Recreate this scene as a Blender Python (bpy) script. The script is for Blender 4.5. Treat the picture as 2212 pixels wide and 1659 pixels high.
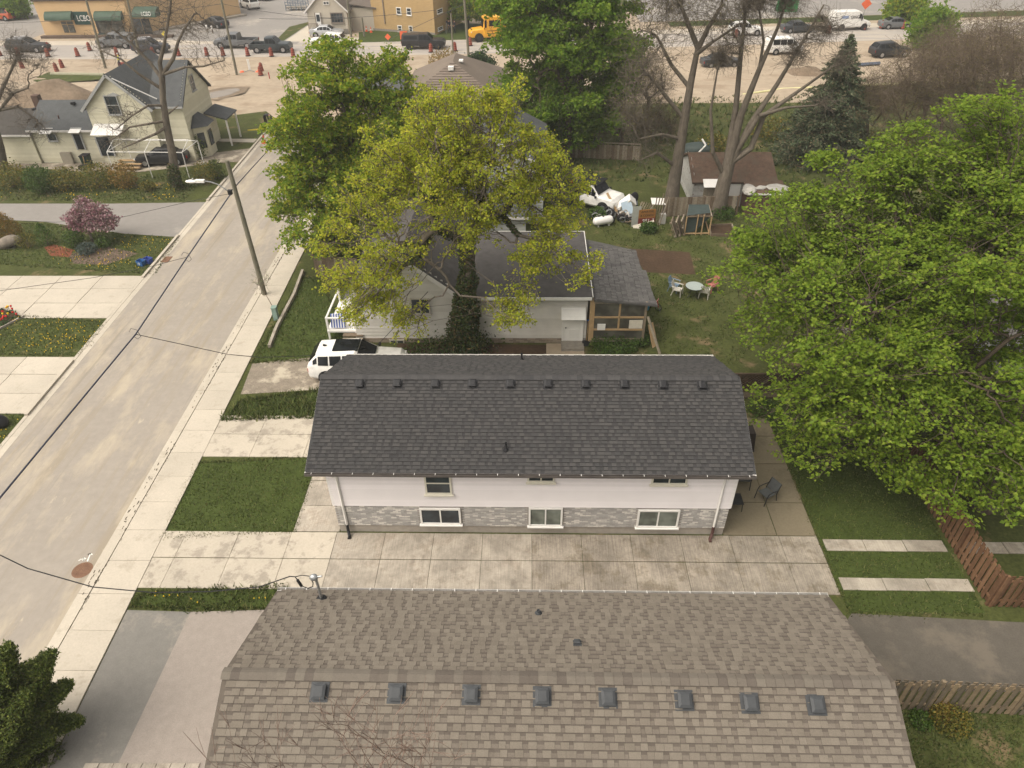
import bpy, bmesh, math, random
import numpy as np
from mathutils import Vector, Matrix
random.seed(7)
sc = bpy.context.scene
for o in list(bpy.data.objects): bpy.data.objects.remove(o)
COL = sc.collection
rad = math.radians

# ------------------------------------------------------------------ camera
F, PITCH, ROLL, YAW = 1524.773, 0.654, -0.0135, 0.02834
CAM = np.array([7.383, -18.436, 21.554])
W, H = 2212.0, 1659.0
_f = np.array([-math.sin(YAW)*math.cos(PITCH), math.cos(YAW)*math.cos(PITCH), -math.sin(PITCH)])
_r = np.array([math.cos(YAW), math.sin(YAW), 0.0]); _u = np.cross(_r, _f)
_rt = math.cos(ROLL)*_r + math.sin(ROLL)*_u; _up = -math.sin(ROLL)*_r + math.cos(ROLL)*_u
cd = bpy.data.cameras.new('camera'); cam = bpy.data.objects.new('camera', cd); COL.objects.link(cam)
cam.matrix_world = Matrix(((_rt[0], _up[0], -_f[0], CAM[0]), (_rt[1], _up[1], -_f[1], CAM[1]), (_rt[2], _up[2], -_f[2], CAM[2]), (0, 0, 0, 1)))
cd.sensor_width = 36.0; cd.lens = F/W*36.0; cd.clip_start = 0.1; cd.clip_end = 2000
sc.camera = cam

# ------------------------------------------------------------------ sky, sun, exposure
SUN_EL, SUN_AZ = rad(56), rad(-118)
world = bpy.data.worlds.new('World'); sc.world = world; world.use_nodes = True
wn = world.node_tree.nodes; wl = world.node_tree.links
bg = wn['Background']; sky = wn.new('ShaderNodeTexSky'); sky.sky_type = 'NISHITA'; sky.sun_disc = False
sky.sun_elevation = SUN_EL; sky.sun_rotation = SUN_AZ; sky.dust_density = 6.0; sky.air_density = 1.0; sky.ozone_density = 1.0
hs = wn.new('ShaderNodeHueSaturation'); hs.inputs['Saturation'].default_value = 0.22
tint = wn.new('ShaderNodeMix'); tint.data_type = 'RGBA'; tint.blend_type = 'MULTIPLY'; tint.inputs[0].default_value = 1.0
tint.inputs[7].default_value = (1.0, 0.945, 0.865, 1)
wl.new(sky.outputs[0], hs.inputs['Color']); wl.new(hs.outputs[0], tint.inputs[6]); wl.new(tint.outputs[2], bg.inputs['Color'])
bg.inputs['Strength'].default_value = 0.15
sd = bpy.data.lights.new('sun', 'SUN'); sd.energy = 0.95; sd.angle = rad(70); sd.color = (1.0, 0.95, 0.86)
sun = bpy.data.objects.new('sun', sd); COL.objects.link(sun)
_sd = Vector((math.sin(SUN_AZ)*math.cos(SUN_EL), math.cos(SUN_AZ)*math.cos(SUN_EL), math.sin(SUN_EL)))
sun.rotation_euler = _sd.to_track_quat('Z', 'Y').to_euler(); sun.location = (0, 0, 60)
sc.view_settings.view_transform = 'Standard'; sc.view_settings.look = 'None'
sc.view_settings.gamma = 1.0; sc.view_settings.use_curve_mapping = False
sc.view_settings.exposure = 0.70
sc.render.engine = 'CYCLES'

# ------------------------------------------------------------------ pixel -> place (photo scaled to 2212 x 1659)
def ray(px, py): return _f + _rt*(px-W/2)/F - _up*(py-H/2)/F
def U(px, py, z=0.0):
    d = ray(px, py); t = (z-CAM[2])/d[2]; return CAM + t*d
def UY(px, py, y):
    d = ray(px, py); t = (y-CAM[1])/d[1]; return CAM + t*d
def UX(px, py, x):
    d = ray(px, py); t = (x-CAM[0])/d[0]; return CAM + t*d
def mpp(p): return float((np.array(p)-CAM) @ _f)/F     # metres per pixel at a place

# ------------------------------------------------------------------ scene helpers
WORLD = {}
def setp(o, label=None, cat=None, group=None, kind=None):
    if label: o['label'] = label
    if cat: o['category'] = cat
    if group: o['group'] = group
    if kind: o['kind'] = kind
    return o
def thing(name, label, cat, loc=(0, 0, 0), rz=0.0, group=None, local=False):
    o = bpy.data.objects.new(name, None); COL.objects.link(o); o.empty_display_size = 0.2
    o.location = loc; o.rotation_euler = (0, 0, rz); setp(o, label, cat, group)
    WORLD[o.name] = not local
    if not local: assert rz == 0.0
    return o
def offs(o):
    v = Vector((0, 0, 0)); 
    while o is not None:
        v += o.location; o = o.parent
    return v
def link(name, me, mat, parent=None, loc=None):
    o = bpy.data.objects.new(name, me); COL.objects.link(o)
    if mat is not None:
        if len(me.materials) == 0: me.materials.append(mat)
    if parent is not None:
        o.parent = parent
        r = parent
        while r.parent is not None: r = r.parent
        if WORLD.get(r.name, False):
            if loc is None: o.location = -offs(parent)
            else: o.location = Vector(loc)-offs(parent)
        elif loc is not None: o.location = loc
    elif loc is not None: o.location = loc
    return o
class MB:
    def __init__(s): s.v = []; s.f = []
    def add(s, vs, fs):
        n = len(s.v); s.v.extend([tuple(map(float, a)) for a in vs]); s.f.extend([tuple(i+n for i in f) for f in fs]); return s
    def box(s, c, size, rz=0.0, rx=0.0, ry=0.0):
        hx, hy, hz = size[0]/2, size[1]/2, size[2]/2
        P = [(-hx,-hy,-hz),(hx,-hy,-hz),(hx,hy,-hz),(-hx,hy,-hz),(-hx,-hy,hz),(hx,-hy,hz),(hx,hy,hz),(-hx,hy,hz)]
        if rz or rx or ry:
            M = Matrix.Rotation(rz, 3, 'Z') @ Matrix.Rotation(ry, 3, 'Y') @ Matrix.Rotation(rx, 3, 'X'); P = [M @ Vector(p) for p in P]
        return s.add([(p[0]+c[0], p[1]+c[1], p[2]+c[2]) for p in P], [(0,3,2,1),(4,5,6,7),(0,1,5,4),(1,2,6,5),(2,3,7,6),(3,0,4,7)])
    def bar(s, a, b, w, h=None):       # square bar from a to b
        a = Vector(a); b = Vector(b); h = h or w; d = (b-a).normalized()
        up = Vector((0, 0, 1)) if abs(d.z) < .95 else Vector((1, 0, 0)); x = d.cross(up).normalized(); y = x.cross(d)
        P = []
        for e in (a, b):
            for sx, sy in ((-1,-1),(1,-1),(1,1),(-1,1)): P.append(e+x*sx*w/2+y*sy*h/2)
        return s.add(P, [(0,1,2,3),(7,6,5,4),(0,4,5,1),(1,5,6,2),(2,6,7,3),(3,7,4,0)])
    def prism(s, poly, z0, z1):
        n = len(poly); a = sum(poly[i][0]*poly[(i+1)%n][1]-poly[(i+1)%n][0]*poly[i][1] for i in range(n))
        if a < 0: poly = poly[::-1]
        vs = [(p[0], p[1], z0) for p in poly]+[(p[0], p[1], z1) for p in poly]
        fs = [tuple(range(n-1, -1, -1)), tuple(range(n, 2*n))]+[(i, (i+1) % n, n+(i+1) % n, n+i) for i in range(n)]
        return s.add(vs, fs)
    def face(s, vs): return s.add(vs, [tuple(range(len(vs)))])
    def slab(s, vs, t):               # thick sheet: polygon vs pushed down along its normal by t
        vs = [Vector(v) for v in vs]; n = len(vs); nm = (vs[1]-vs[0]).cross(vs[2]-vs[0]).normalized()
        lo = [v-nm*t for v in vs]
        return s.add(vs+lo, [tuple(range(n)), tuple(range(2*n-1, n-1, -1))]+[(i, n+i, n+(i+1) % n, (i+1) % n) for i in range(n)])
    def tube(s, pts, r, n=6, cap=True):
        pts = [Vector(p) for p in pts]; m = len(pts)
        if not hasattr(r, '__len__'): r = [r]*m
        vs = []; prev = None
        for i, p in enumerate(pts):
            d = (pts[min(i+1, m-1)]-pts[max(i-1, 0)]); d = d.normalized() if d.length > 1e-9 else Vector((0, 0, 1))
            if prev is None: x = d.cross(Vector((0, 0, 1)) if abs(d.z) < .9 else Vector((1, 0, 0))).normalized()
            else:
                x = prev-d*prev.dot(d); x = x.normalized() if x.length > 1e-6 else d.orthogonal().normalized()
            prev = x; y = d.cross(x)
            for k in range(n):
                a = 2*math.pi*k/n; vs.append(p+(x*math.cos(a)+y*math.sin(a))*r[i])
        fs = [(i*n+k, i*n+(k+1) % n, (i+1)*n+(k+1) % n, (i+1)*n+k) for i in range(m-1) for k in range(n)]
        if cap: fs += [tuple(range(n-1, -1, -1)), tuple((m-1)*n+k for k in range(n))]
        return s.add(vs, fs)
    def lathe(s, prof, c=(0, 0, 0), n=16):   # prof: (r, z)
        vs = []; m = len(prof)
        for r, z in prof:
            for k in range(n):
                a = 2*math.pi*k/n; vs.append((c[0]+r*math.cos(a), c[1]+r*math.sin(a), c[2]+z))
        fs = [(i*n+k, i*n+(k+1) % n, (i+1)*n+(k+1) % n, (i+1)*n+k) for i in range(m-1) for k in range(n)]
        fs += [tuple(range(n-1, -1, -1)), tuple((m-1)*n+k for k in range(n))]
        return s.add(vs, fs)
    def blob(s, c, r, seed=0, rough=.2, n=2):
        bm = bmesh.new(); bmesh.ops.create_icosphere(bm, subdivisions=n, radius=1.0); rg = random.Random(seed)
        q = [(rg.uniform(-2, 2), rg.uniform(-2, 2), rg.uniform(-2, 2), rg.uniform(0, 6)) for _ in range(5)]
        vs = []
        for v in bm.verts:
            k = 1+rough*sum(math.sin(v.co.x*a+v.co.y*b+v.co.z*d+e) for a, b, d, e in q)/3
            vs.append((c[0]+v.co.x*k*r[0], c[1]+v.co.y*k*r[1], c[2]+v.co.z*k*r[2]))
        fs = [tuple(v.index for v in f.verts) for f in bm.faces]; bm.free(); return s.add(vs, fs)
    def mesh(s, smooth=False, name='mesh'):
        me = bpy.data.meshes.new(name); me.from_pydata(s.v, [], s.f)
        if smooth:
            me.polygons.foreach_set('use_smooth', [True]*len(me.polygons))
            me.set_sharp_from_angle(angle=rad(38 if smooth is True else smooth))
        me.update(); return me
    def build(s, name, mat, parent=None, smooth=False, kind=None, label=None, loc=None):
        o = link(name, s.mesh(smooth, name), mat, parent, loc)
        return setp(o, label=label, kind=kind)
def np_mesh(name, verts, quads):
    me = bpy.data.meshes.new(name); nv = len(verts); nq, k = quads.shape
    me.vertices.add(nv); me.vertices.foreach_set('co', np.asarray(verts, dtype=np.float32).ravel())
    me.loops.add(nq*k); me.loops.foreach_set('vertex_index', quads.astype(np.int32).ravel())
    me.polygons.add(nq); me.polygons.foreach_set('loop_start', np.arange(0, nq*k, k, dtype=np.int32))
    me.update(calc_edges=True); me.shade_flat(); return me
def copy_tree(o, parent=None):
    c = o.copy(); COL.objects.link(c); c.parent = parent
    WORLD[c.name] = False
    for ch in list(o.children): copy_tree(ch, c)
    return c
def place(o, loc, rz=0.0, label=None, group=None, scale=None):
    o.location = loc; o.rotation_euler = (0, 0, rz)
    if scale: o.scale = (scale, scale, scale)
    return setp(o, label, None, group)

# ------------------------------------------------------------------ materials
MATS = {}
def nt_new(name):
    m = bpy.data.materials.new(name); m.use_nodes = True; nt = m.node_tree
    return m, nt, nt.nodes['Principled BSDF']
def mix(nt, a, b, fac, mode='MIX'):
    n = nt.nodes.new('ShaderNodeMix'); n.data_type = 'RGBA'; n.blend_type = mode; n.clamp_factor = True
    for s, v in ((n.inputs[6], a), (n.inputs[7], b), (n.inputs[0], fac)):
        if hasattr(v, 'links') or hasattr(v, 'is_linked'): nt.links.new(v, s)
        elif isinstance(v, (int, float)): s.default_value = v
        else: s.default_value = tuple(v)[:3]+(1,)
    return n.outputs[2]
def noise(nt, scale, detail=4, rough=.6, vec=None, stretch=None):
    n = nt.nodes.new('ShaderNodeTexNoise'); n.inputs['Scale'].default_value = scale; n.inputs['Detail'].default_value = detail; n.inputs['Roughness'].default_value = rough
    if vec is None:
        g = nt.nodes.new('ShaderNodeNewGeometry'); vec = g.outputs['Position']
    if stretch:
        mp = nt.nodes.new('ShaderNodeMapping'); mp.inputs['Scale'].default_value = stretch[:3]
        if len(stretch) > 3: mp.inputs['Rotation'].default_value = (0, 0, stretch[3])
        nt.links.new(vec, mp.inputs['Vector']); vec = mp.outputs[0]
    nt.links.new(vec, n.inputs['Vector']); return n.outputs['Fac']
def ramp(nt, fac, stops):
    n = nt.nodes.new('ShaderNodeValToRGB'); nt.links.new(fac, n.inputs[0]); e = n.color_ramp.elements
    while len(e) < len(stops): e.new(0.5)
    for i, (p, c) in enumerate(stops):
        e[i].position = p; e[i].color = (c, c, c, 1) if isinstance(c, (int, float)) else tuple(c)+(1,)
    return n.outputs[0]
def bump(nt, bs, h, strength=.3, dist=.02):
    b = nt.nodes.new('ShaderNodeBump'); b.inputs['Strength'].default_value = strength; b.inputs['Distance'].default_value = dist
    nt.links.new(h, b.inputs['Height']); nt.links.new(b.outputs[0], bs.inputs['Normal'])
def M(name, col, rough=.7, var=.25, scale=6.0, metal=0.0, bmp=0.0, rnd=None, rcols=None, spec=.3, streak=None, grime=None):
    """base colour broken by two scales of noise; rnd 'obj'/'island' varies it piece by piece"""
    if name in MATS: return MATS[name]
    m, nt, bs = nt_new(name); bs.inputs['Roughness'].default_value = rough; bs.inputs['Metallic'].default_value = metal
    bs.inputs['Specular IOR Level'].default_value = spec
    c = None
    if rnd:
        if rnd == 'obj': src = nt.nodes.new('ShaderNodeObjectInfo').outputs['Random']
        else: src = nt.nodes.new('ShaderNodeNewGeometry').outputs['Random Per Island']
        cs = rcols or [tuple(x*.75 for x in col), col, tuple(x*1.25 for x in col)]
        c = ramp(nt, src, [((i+.5)/len(cs), q) for i, q in enumerate(cs)])
    base = c if c is not None else col
    n1 = noise(nt, scale, 5, .65, stretch=streak); n2 = noise(nt, scale*.13+.05, 3, .6)
    f = ramp(nt, n1, [(.25, 1-var), (.75, 1+var*.35)]); out = mix(nt, base, f, 1.0, 'MULTIPLY')
    f2 = ramp(nt, n2, [(.3, 1-var*.7), (.7, 1.0)]); out = mix(nt, out, f2, 1.0, 'MULTIPLY')
    if grime:
        n3 = noise(nt, grime[1], 6, .7, stretch=grime[3] if len(grime) > 3 else None)
        out = mix(nt, out, grime[0], ramp(nt, n3, [(grime[2], 0.0), (min(grime[2]+.12, 1), 1.0)]))
    nt.links.new(out, bs.inputs['Base Color'])
    if bmp: bump(nt, bs, n1, bmp, .02)
    MATS[name] = m; return m
def leafmat(name, cols, trans=.3, rough=.55):
    if name in MATS: return MATS[name]
    m, nt, bs = nt_new(name); bs.inputs['Roughness'].default_value = rough; bs.inputs['Specular IOR Level'].default_value = .25
    src = nt.nodes.new('ShaderNodeNewGeometry').outputs['Random Per Island']
    c = ramp(nt, src, [((i+.5)/len(cols), q) for i, q in enumerate(cols)])
    n = noise(nt, .9, 3, .6); c = mix(nt, c, ramp(nt, n, [(.3, .82), (.7, 1.10)]), 1.0, 'MULTIPLY')
    tr = nt.nodes.new('ShaderNodeBsdfTranslucent'); mx = nt.nodes.new('ShaderNodeMixShader'); mx.inputs[0].default_value = trans
    nt.links.new(c, bs.inputs['Base Color']); nt.links.new(c, tr.inputs[0])
    nt.links.new(bs.outputs[0], mx.inputs[1]); nt.links.new(tr.outputs[0], mx.inputs[2]); nt.links.new(mx.outputs[0], nt.nodes['Material Output'].inputs[0])
    MATS[name] = m; return m
def glassmat(name, col=(.02, .025, .03), rough=.06, spec=.5):
    if name in MATS: return MATS[name]
    m, nt, bs = nt_new(name); bs.inputs['Base Color'].default_value = col+(1,); bs.inputs['Roughness'].default_value = rough; bs.inputs['Specular IOR Level'].default_value = spec
    n = noise(nt, 1.3, 2); nt.links.new(mix(nt, col, tuple(x*2.2 for x in col), ramp(nt, n, [(.4, 0.), (.65, 1.)])), bs.inputs['Base Color'])
    MATS[name] = m; return m
def paint(name, col, rough=.4, coat=.15, metal=0.0):
    if name in MATS: return MATS[name]
    m, nt, bs = nt_new(name); bs.inputs['Roughness'].default_value = rough; bs.inputs['Coat Weight'].default_value = coat; bs.inputs['Coat Roughness'].default_value = .08; bs.inputs['Metallic'].default_value = metal
    g = nt.nodes.new('ShaderNodeTexCoord').outputs['Object']
    n = noise(nt, 3.0, 4, vec=g); nt.links.new(mix(nt, col, tuple(x*.8+.012 for x in col), ramp(nt, n, [(.4, 0.), (.7, 1.)])), bs.inputs['Base Color'])
    MATS[name] = m; return m
def text_mesh(body, size, extrude=.004):
    cu = bpy.data.curves.new('lettering', 'FONT'); cu.body = body; cu.size = size; cu.align_x = 'CENTER'; cu.align_y = 'CENTER'; cu.extrude = extrude
    t = bpy.data.objects.new('lettering', cu); COL.objects.link(t); dg = bpy.context.evaluated_depsgraph_get(); dg.update()
    me = bpy.data.meshes.new_from_object(t.evaluated_get(dg)); bpy.data.objects.remove(t); bpy.data.curves.remove(cu); return me
# ------------------------------------------------------------------ shared materials
m_lawn = M('lawn_soil', (.082, .100, .028), .95, .5, 9.0, bmp=.5, spec=.1, grime=((.14, .12, .05), 1.1, .56))
m_yard = M('yard_grass', (.085, .098, .030), .95, .5, 7.0, bmp=.5, spec=.1, grime=((.17, .125, .07), .55, .55))
m_shade = M('dense_lawn', (.065, .088, .022), .95, .45, 9.0, bmp=.5, spec=.1)
m_dirt = M('site_dirt', (.40, .325, .24), .95, .22, 1.2, bmp=.5, spec=.1, grime=((.27, .21, .15), .16, .52, (1, 2.2, 1)))
m_soil = M('garden_soil', (.085, .055, .035), .95, .35, 6.0, bmp=.8, spec=.1)
m_gravel = M('gravel', (.30, .255, .20), .95, .45, 22.0, bmp=.8, spec=.15, grime=((.42, .37, .29), .8, .5))
m_road = M('road_asphalt', (.315, .28, .238), .9, .12, 3.0, bmp=.15, spec=.25, grime=((.275, .235, .18), .5, .52, (2.6, .16, 1, .05)))
def dusty(m):
    nt = m.node_tree; bs = nt.nodes['Principled BSDF']; src = bs.inputs['Base Color'].links[0].from_socket
    c = mix(nt, src, (.42, .36, .27), ramp(nt, noise(nt, .35, 6, .7, stretch=(1.5, .5, 1, .05)), [(.5, 0.), (.66, .8)]))
    c = mix(nt, c, (.50, .43, .32), ramp(nt, noise(nt, 1.6, 6, .75, stretch=(1.2, .35, 1, .1)), [(.62, 0.), (.70, .55)]))
    c = mix(nt, c, (.20, .175, .14), ramp(nt, noise(nt, .9, 4, .6, stretch=(3.5, .05, 1, .045)), [(.60, 0.), (.70, .5)])); nt.links.new(c, bs.inputs['Base Color'])
dusty(m_road)
m_main = M('main_road_asphalt', (.34, .31, .28), .9, .12, 2.0, spec=.25, grime=((.45, .39, .31), .5, .5, (.12, 2.5, 1)))
m_park = M('parking_asphalt', (.25, .232, .212), .9, .12, 2.0, spec=.25, grime=((.38, .34, .29), .12, .55))
m_asph = M('drive_asphalt_dark', (.205, .195, .175), .92, .18, 25.0, bmp=.3, spec=.25, grime=((.27, .245, .21), .6, .55))
m_asph2 = M('drive_asphalt_pale', (.315, .275, .24), .92, .18, 30.0, bmp=.4, spec=.25, grime=((.27, .24, .205), .4, .6))
m_asph3 = M('worn_asphalt', (.115, .102, .084), .92, .22, 20.0, bmp=.4, spec=.25, grime=((.14, .12, .095), .5, .52))
def concmat(name, a, b, th, sc_=1.5, var=.12, broom=0.0):
    if name in MATS: return MATS[name]
    m, nt, bs = nt_new(name); bs.inputs['Roughness'].default_value = .88; bs.inputs['Specular IOR Level'].default_value = .2
    r = nt.nodes.new('ShaderNodeObjectInfo').outputs['Random']; c = mix(nt, a, tuple(x*.9 for x in a), r)
    c = mix(nt, c, b, ramp(nt, noise(nt, sc_, 7, .72), [(th, 0.), (th+.09, 1.)]))
    c = mix(nt, c, ramp(nt, noise(nt, 14, 5, .7), [(.3, 1-var), (.7, 1.04)]), 1.0, 'MULTIPLY')
    c = mix(nt, c, ramp(nt, noise(nt, .45, 3, .6), [(.3, .86), (.7, 1.0)]), 1.0, 'MULTIPLY')
    if broom:
        c = mix(nt, c, ramp(nt, noise(nt, 1.0, 3, .6, stretch=(26, .9, 1)), [(.35, 1-broom), (.62, 1.08)]), 1.0, 'MULTIPLY'); c = mix(nt, c, ramp(nt, noise(nt, .75, 6, .72), [(.38, .66), (.62, 1.05)]), 1.0, 'MULTIPLY')
    nt.links.new(c, bs.inputs['Base Color']); bump(nt, bs, noise(nt, 40, 3), .15, .01); MATS[name] = m; return m
m_walk = concmat('sidewalk_concrete', (.53, .475, .39), (.44, .39, .315), .55)
m_drvL = concmat('spalled_concrete', (.51, .455, .37), (.34, .30, .245), .50, 1.1)  # spalling on a base lightened for the brighter light at left
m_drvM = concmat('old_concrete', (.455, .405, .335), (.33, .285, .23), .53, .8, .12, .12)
m_drvR = concmat('dimmed_stained_concrete', (.40, .35, .285), (.27, .23, .175), .5, .9, .2, .22)  # stained concrete, darkened further for the dimmer light on the right
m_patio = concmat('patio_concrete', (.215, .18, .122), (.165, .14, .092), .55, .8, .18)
m_white = M('white_paint', (.78, .76, .72), .5, .08, 3.0)
m_whites = M('white_vinyl', (.76, .71, .70), .45, .06, 1.0, rnd='obj', rcols=[(.73, .69, .68), (.78, .735, .73)])
m_trim = M('aluminium_trim', (.74, .72, .68), .4, .08, 3.0)
m_black = M('black_plastic', (.018, .018, .02), .45, .2, 5.0)
m_iron = M('dark_metal', (.035, .035, .038), .5, .2, 6.0, metal=.3)
m_galv = M('galvanised_metal', (.42, .43, .43), .4, .2, 6.0, metal=.7)
m_bark = M('bark', (.14, .11, .082), .95, .5, 9.0, bmp=.8, streak=(1, 1, .25), spec=.1)
m_barkg = M('grey_bark', (.195, .165, .13), .95, .45, 9.0, bmp=.8, streak=(1, 1, .25), spec=.1)
m_twig = M('twig_bark', (.17, .13, .095), .95, .35, 9.0, spec=.1)
m_wood = M('weathered_wood', (.235, .185, .125), .9, .35, 8.0, bmp=.4, rnd='obj', rcols=[(.17, .125, .085), (.25, .20, .14), (.33, .28, .21)])
m_cedar = M('stained_cedar', (.22, .10, .045), .8, .35, 5.0, bmp=.2, rnd='obj', rcols=[(.145, .076, .040), (.18, .097, .052), (.22, .122, .066)])
m_picket = M('grey_picket', (.22, .175, .12), .85, .35, 8.0, rnd='obj', rcols=[(.15, .125, .09), (.22, .17, .115), (.30, .225, .14)])
m_newwood = M('fresh_lumber', (.47, .32, .17), .8, .2, 6.0)
m_pole = M('utility_pole_wood', (.20, .185, .135), .9, .3, 10.0, streak=(1, 1, .15), bmp=.4)
m_tyre = M('rubber', (.02, .02, .021), .85, .25, 8.0)
m_rim = M('alloy', (.45, .45, .46), .35, .1, 8.0, metal=.8)
m_glass = glassmat('window_glass')
m_carglass = glassmat('car_glass', (.008, .009, .010), .12, .15)
m_orange = M('safety_orange', (.75, .10, .025), .6, .25, 6.0)
m_blade = leafmat('grass_blade', [(.05, .078, .018), (.07, .10, .024), (.098, .122, .034), (.14, .135, .055)], .25, .7)
m_bladeD = leafmat('grass_blade_deep', [(.052, .076, .017), (.078, .108, .024), (.105, .135, .033), (.145, .145, .05)], .25, .7)
m_yellow = M('dandelion_yellow', (.75, .50, .02), .7, .1)

# ------------------------------------------------------------------ ground
def sheet(name, pts, z, mat, kind='structure', label=None):
    mb = MB(); poly = [(p[0], p[1]) for p in pts]; n = len(poly)
    if sum(poly[i][0]*poly[(i+1) % n][1]-poly[(i+1) % n][0]*poly[i][1] for i in range(n)) < 0: poly = poly[::-1]
    mb.face([(x, y, z) for x, y in poly]); return mb.build(name, mat, kind=kind, label=label)
def pp(s, z=0.0): return [U(float(a.split(',')[0]), float(a.split(',')[1]), z)[:2] for a in s.split()]
mb = MB(); N = 40                                      # base ground, one sheet to the horizon
xs = sorted(set([-400, -200, -120]+list(np.linspace(-90, 90, N))+[120, 200, 400])); ys = sorted(set([-120, -60]+list(np.linspace(-30, 140, N))+[200, 400, 700]))
gv = [(x, y, 0) for y in ys for x in xs]; nx = len(xs)
mb.add(gv, [(j*nx+i, j*nx+i+1, (j+1)*nx+i+1, (j+1)*nx+i) for j in range(len(ys)-1) for i in range(nx-1)])
mb.build('ground', m_yard, kind='structure')

# construction site: one bare sheet, then the main road and the lots beyond it
site = [(-120, 50), (-40, 49), (-24, 53.5), (-19.5, 55.5), (-13.5, 56), (-9, 52), (4, 60), (22, 61.5), (30, 62), (51, 65), (110, 72), (110, 110), (-120, 110)]
sheet('construction_dirt', site, .004, m_dirt)
def mr(x): return 78.5+.03*max(x+45, 0)*(1 if x < 0 else 1)+(.085*x if x > 0 else 0)      # near edge of the main road
xsr = [-130, -80, -45, -20, 0, 20, 40, 60, 90, 130]
sheet('main_road', [(x, mr(x)-.3) for x in xsr]+[(x, mr(x)+7.8) for x in reversed(xsr)], .008, m_main)
sheet('far_pavement', [(x, mr(x)+7.8) for x in xsr]+[(x, mr(x)+10.4) for x in reversed(xsr)], .010, concmat('pavement_far', (.50, .44, .36), (.42, .37, .30), .55))
sheet('store_lot', [(-130, 89.6), (-64, 89.5), (-64, 140), (-130, 140)], .012, m_park)
sheet('store_lot', [(-50, 90.2)]+list(map(tuple, pp('640,96 667,75')))+[(-26, 140), (-50, 140)], .012, m_park)
sheet('lot_lawn', list(map(tuple, pp('595,88 613,88 668,52 668,47 625,58'))), .017, m_yard)
sheet('concrete_drive', list(map(tuple, pp('614,90 668,54 668,76 757,70 748,90'))), .016, m_walk)
sheet('far_lawn', list(map(tuple, pp('775,92 775,70 808,66 942,76 990,50 1060,52 1075,84 930,88'))), .014, m_shade)
sheet('far_lawn', [(28, 95.5), (95, 103), (95, 107), (28, 99)], .014, m_shade)
sheet('far_lot', [(24, 99), (95, 107), (95, 140), (24, 140)], .018, m_park)
sheet('site_grass', list(map(tuple, pp('70,176 105,160 225,163 250,172 190,178 90,184'))), .20, m_lawn)

# the side street
edgeR = np.array([U(*p)[:2] for p in ((102, 1404), (122, 1367), (147, 1327), (192, 1244), (225, 1179), (275, 1094), (372, 939), (437, 829), (490, 740), (553, 630), (612, 525))])
edgeL = np.array([U(*p)[:2] for p in ((0, 992), (60, 929), (117, 844), (140, 820), (232, 702), (288, 645), (362, 570), (425, 475), (475, 418), (512, 363), (553, 322), (585, 292))])
walkR = np.array([U(*p)[:2] for p in ((160, 1542), (200, 1469), (252, 1359), (280, 1314), (310, 1245), (350, 1164), (390, 1069), (430, 1002), (477, 907), (512, 829), (553, 757), (590, 682), (635, 600), (648, 547))])
def fit(e, deg=1):
    k = np.polyfit(e[:, 1], e[:, 0], deg); return lambda y: float(np.polyval(k, y))
_eR = fit(edgeR); _eL = fit(edgeL); _wR = fit(walkR)
xR = lambda y: _eR(y); xL = lambda y: _eL(y)
YR = [-40, -20, -8, 0, 10, 20, 30, 40, 50, 56]
sheet('road', [(xR(y), y) for y in YR]+[(xL(y), y) for y in reversed(YR)], .014, m_road)
sheet('road_end_dirt', [(xR(50), 50), (xR(56)+3, 58), (xL(56)-4, 58), (xL(52), 52)], .018, m_dirt)
mb = MB()
for i in range(26):                                    # right kerb in 2 m lengths
    y0 = -24+i*3.0; y1 = y0+2.985; a = xR(y0); b = xR(y1)
    mb = MB(); mb.prism([(a, y0), (a+.40, y0), (b+.40, y1), (b, y1)], -.1, .04)
    if i == 0: kr = mb.build('right_kerb', m_walk, kind='structure')
    else: mb.build('kerb_block', m_walk, kr)
wk = None; k = 0; y = -24.0
while y < 33:                                          # sidewalk slabs
    y1 = y+1.485; mb = MB(); rr = random.Random(int(y*7)); dz = rr.uniform(-.004, .004)
    mb.prism([(xR(y)+.445, y), (_wR(y), y), (_wR(y1), y1), (xR(y1)+.445, y1)], -.1, .05+dz)
    if wk is None: wk = mb.build('sidewalk', m_walk, kind='structure')
    else: mb.build('slab', m_walk, wk)
    y += 1.5
kl = None
for i in range(43):                                    # left kerb with its gutter, dipped at each driveway
    y0 = -14+i*1.5; y1 = y0+1.49; ym = (y0+y1)/2
    dip = any(a < ym < b for a, b in ((-4, 7.0), (11.9, 15.6), (20.6, 21.5) if 0 else (15.2, 21.0), (26.4, 32.2), (36.8, 38.6)))
    h = .035 if dip else .13
    mb = MB(); a, b = xL(y0), xL(y1)
    mb.prism([(a, y0), (a-.34, y0), (b-.34, y1), (b, y1)], -.1, .022); mb.prism([(a-.345, y0), (a-.52, y0), (b-.52, y1), (b-.345, y1)], -.1, h)
    if kl is None: kl = mb.build('left_kerb', m_walk, kind='structure')
    else: mb.build('kerb_block', m_walk, kl)
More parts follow.
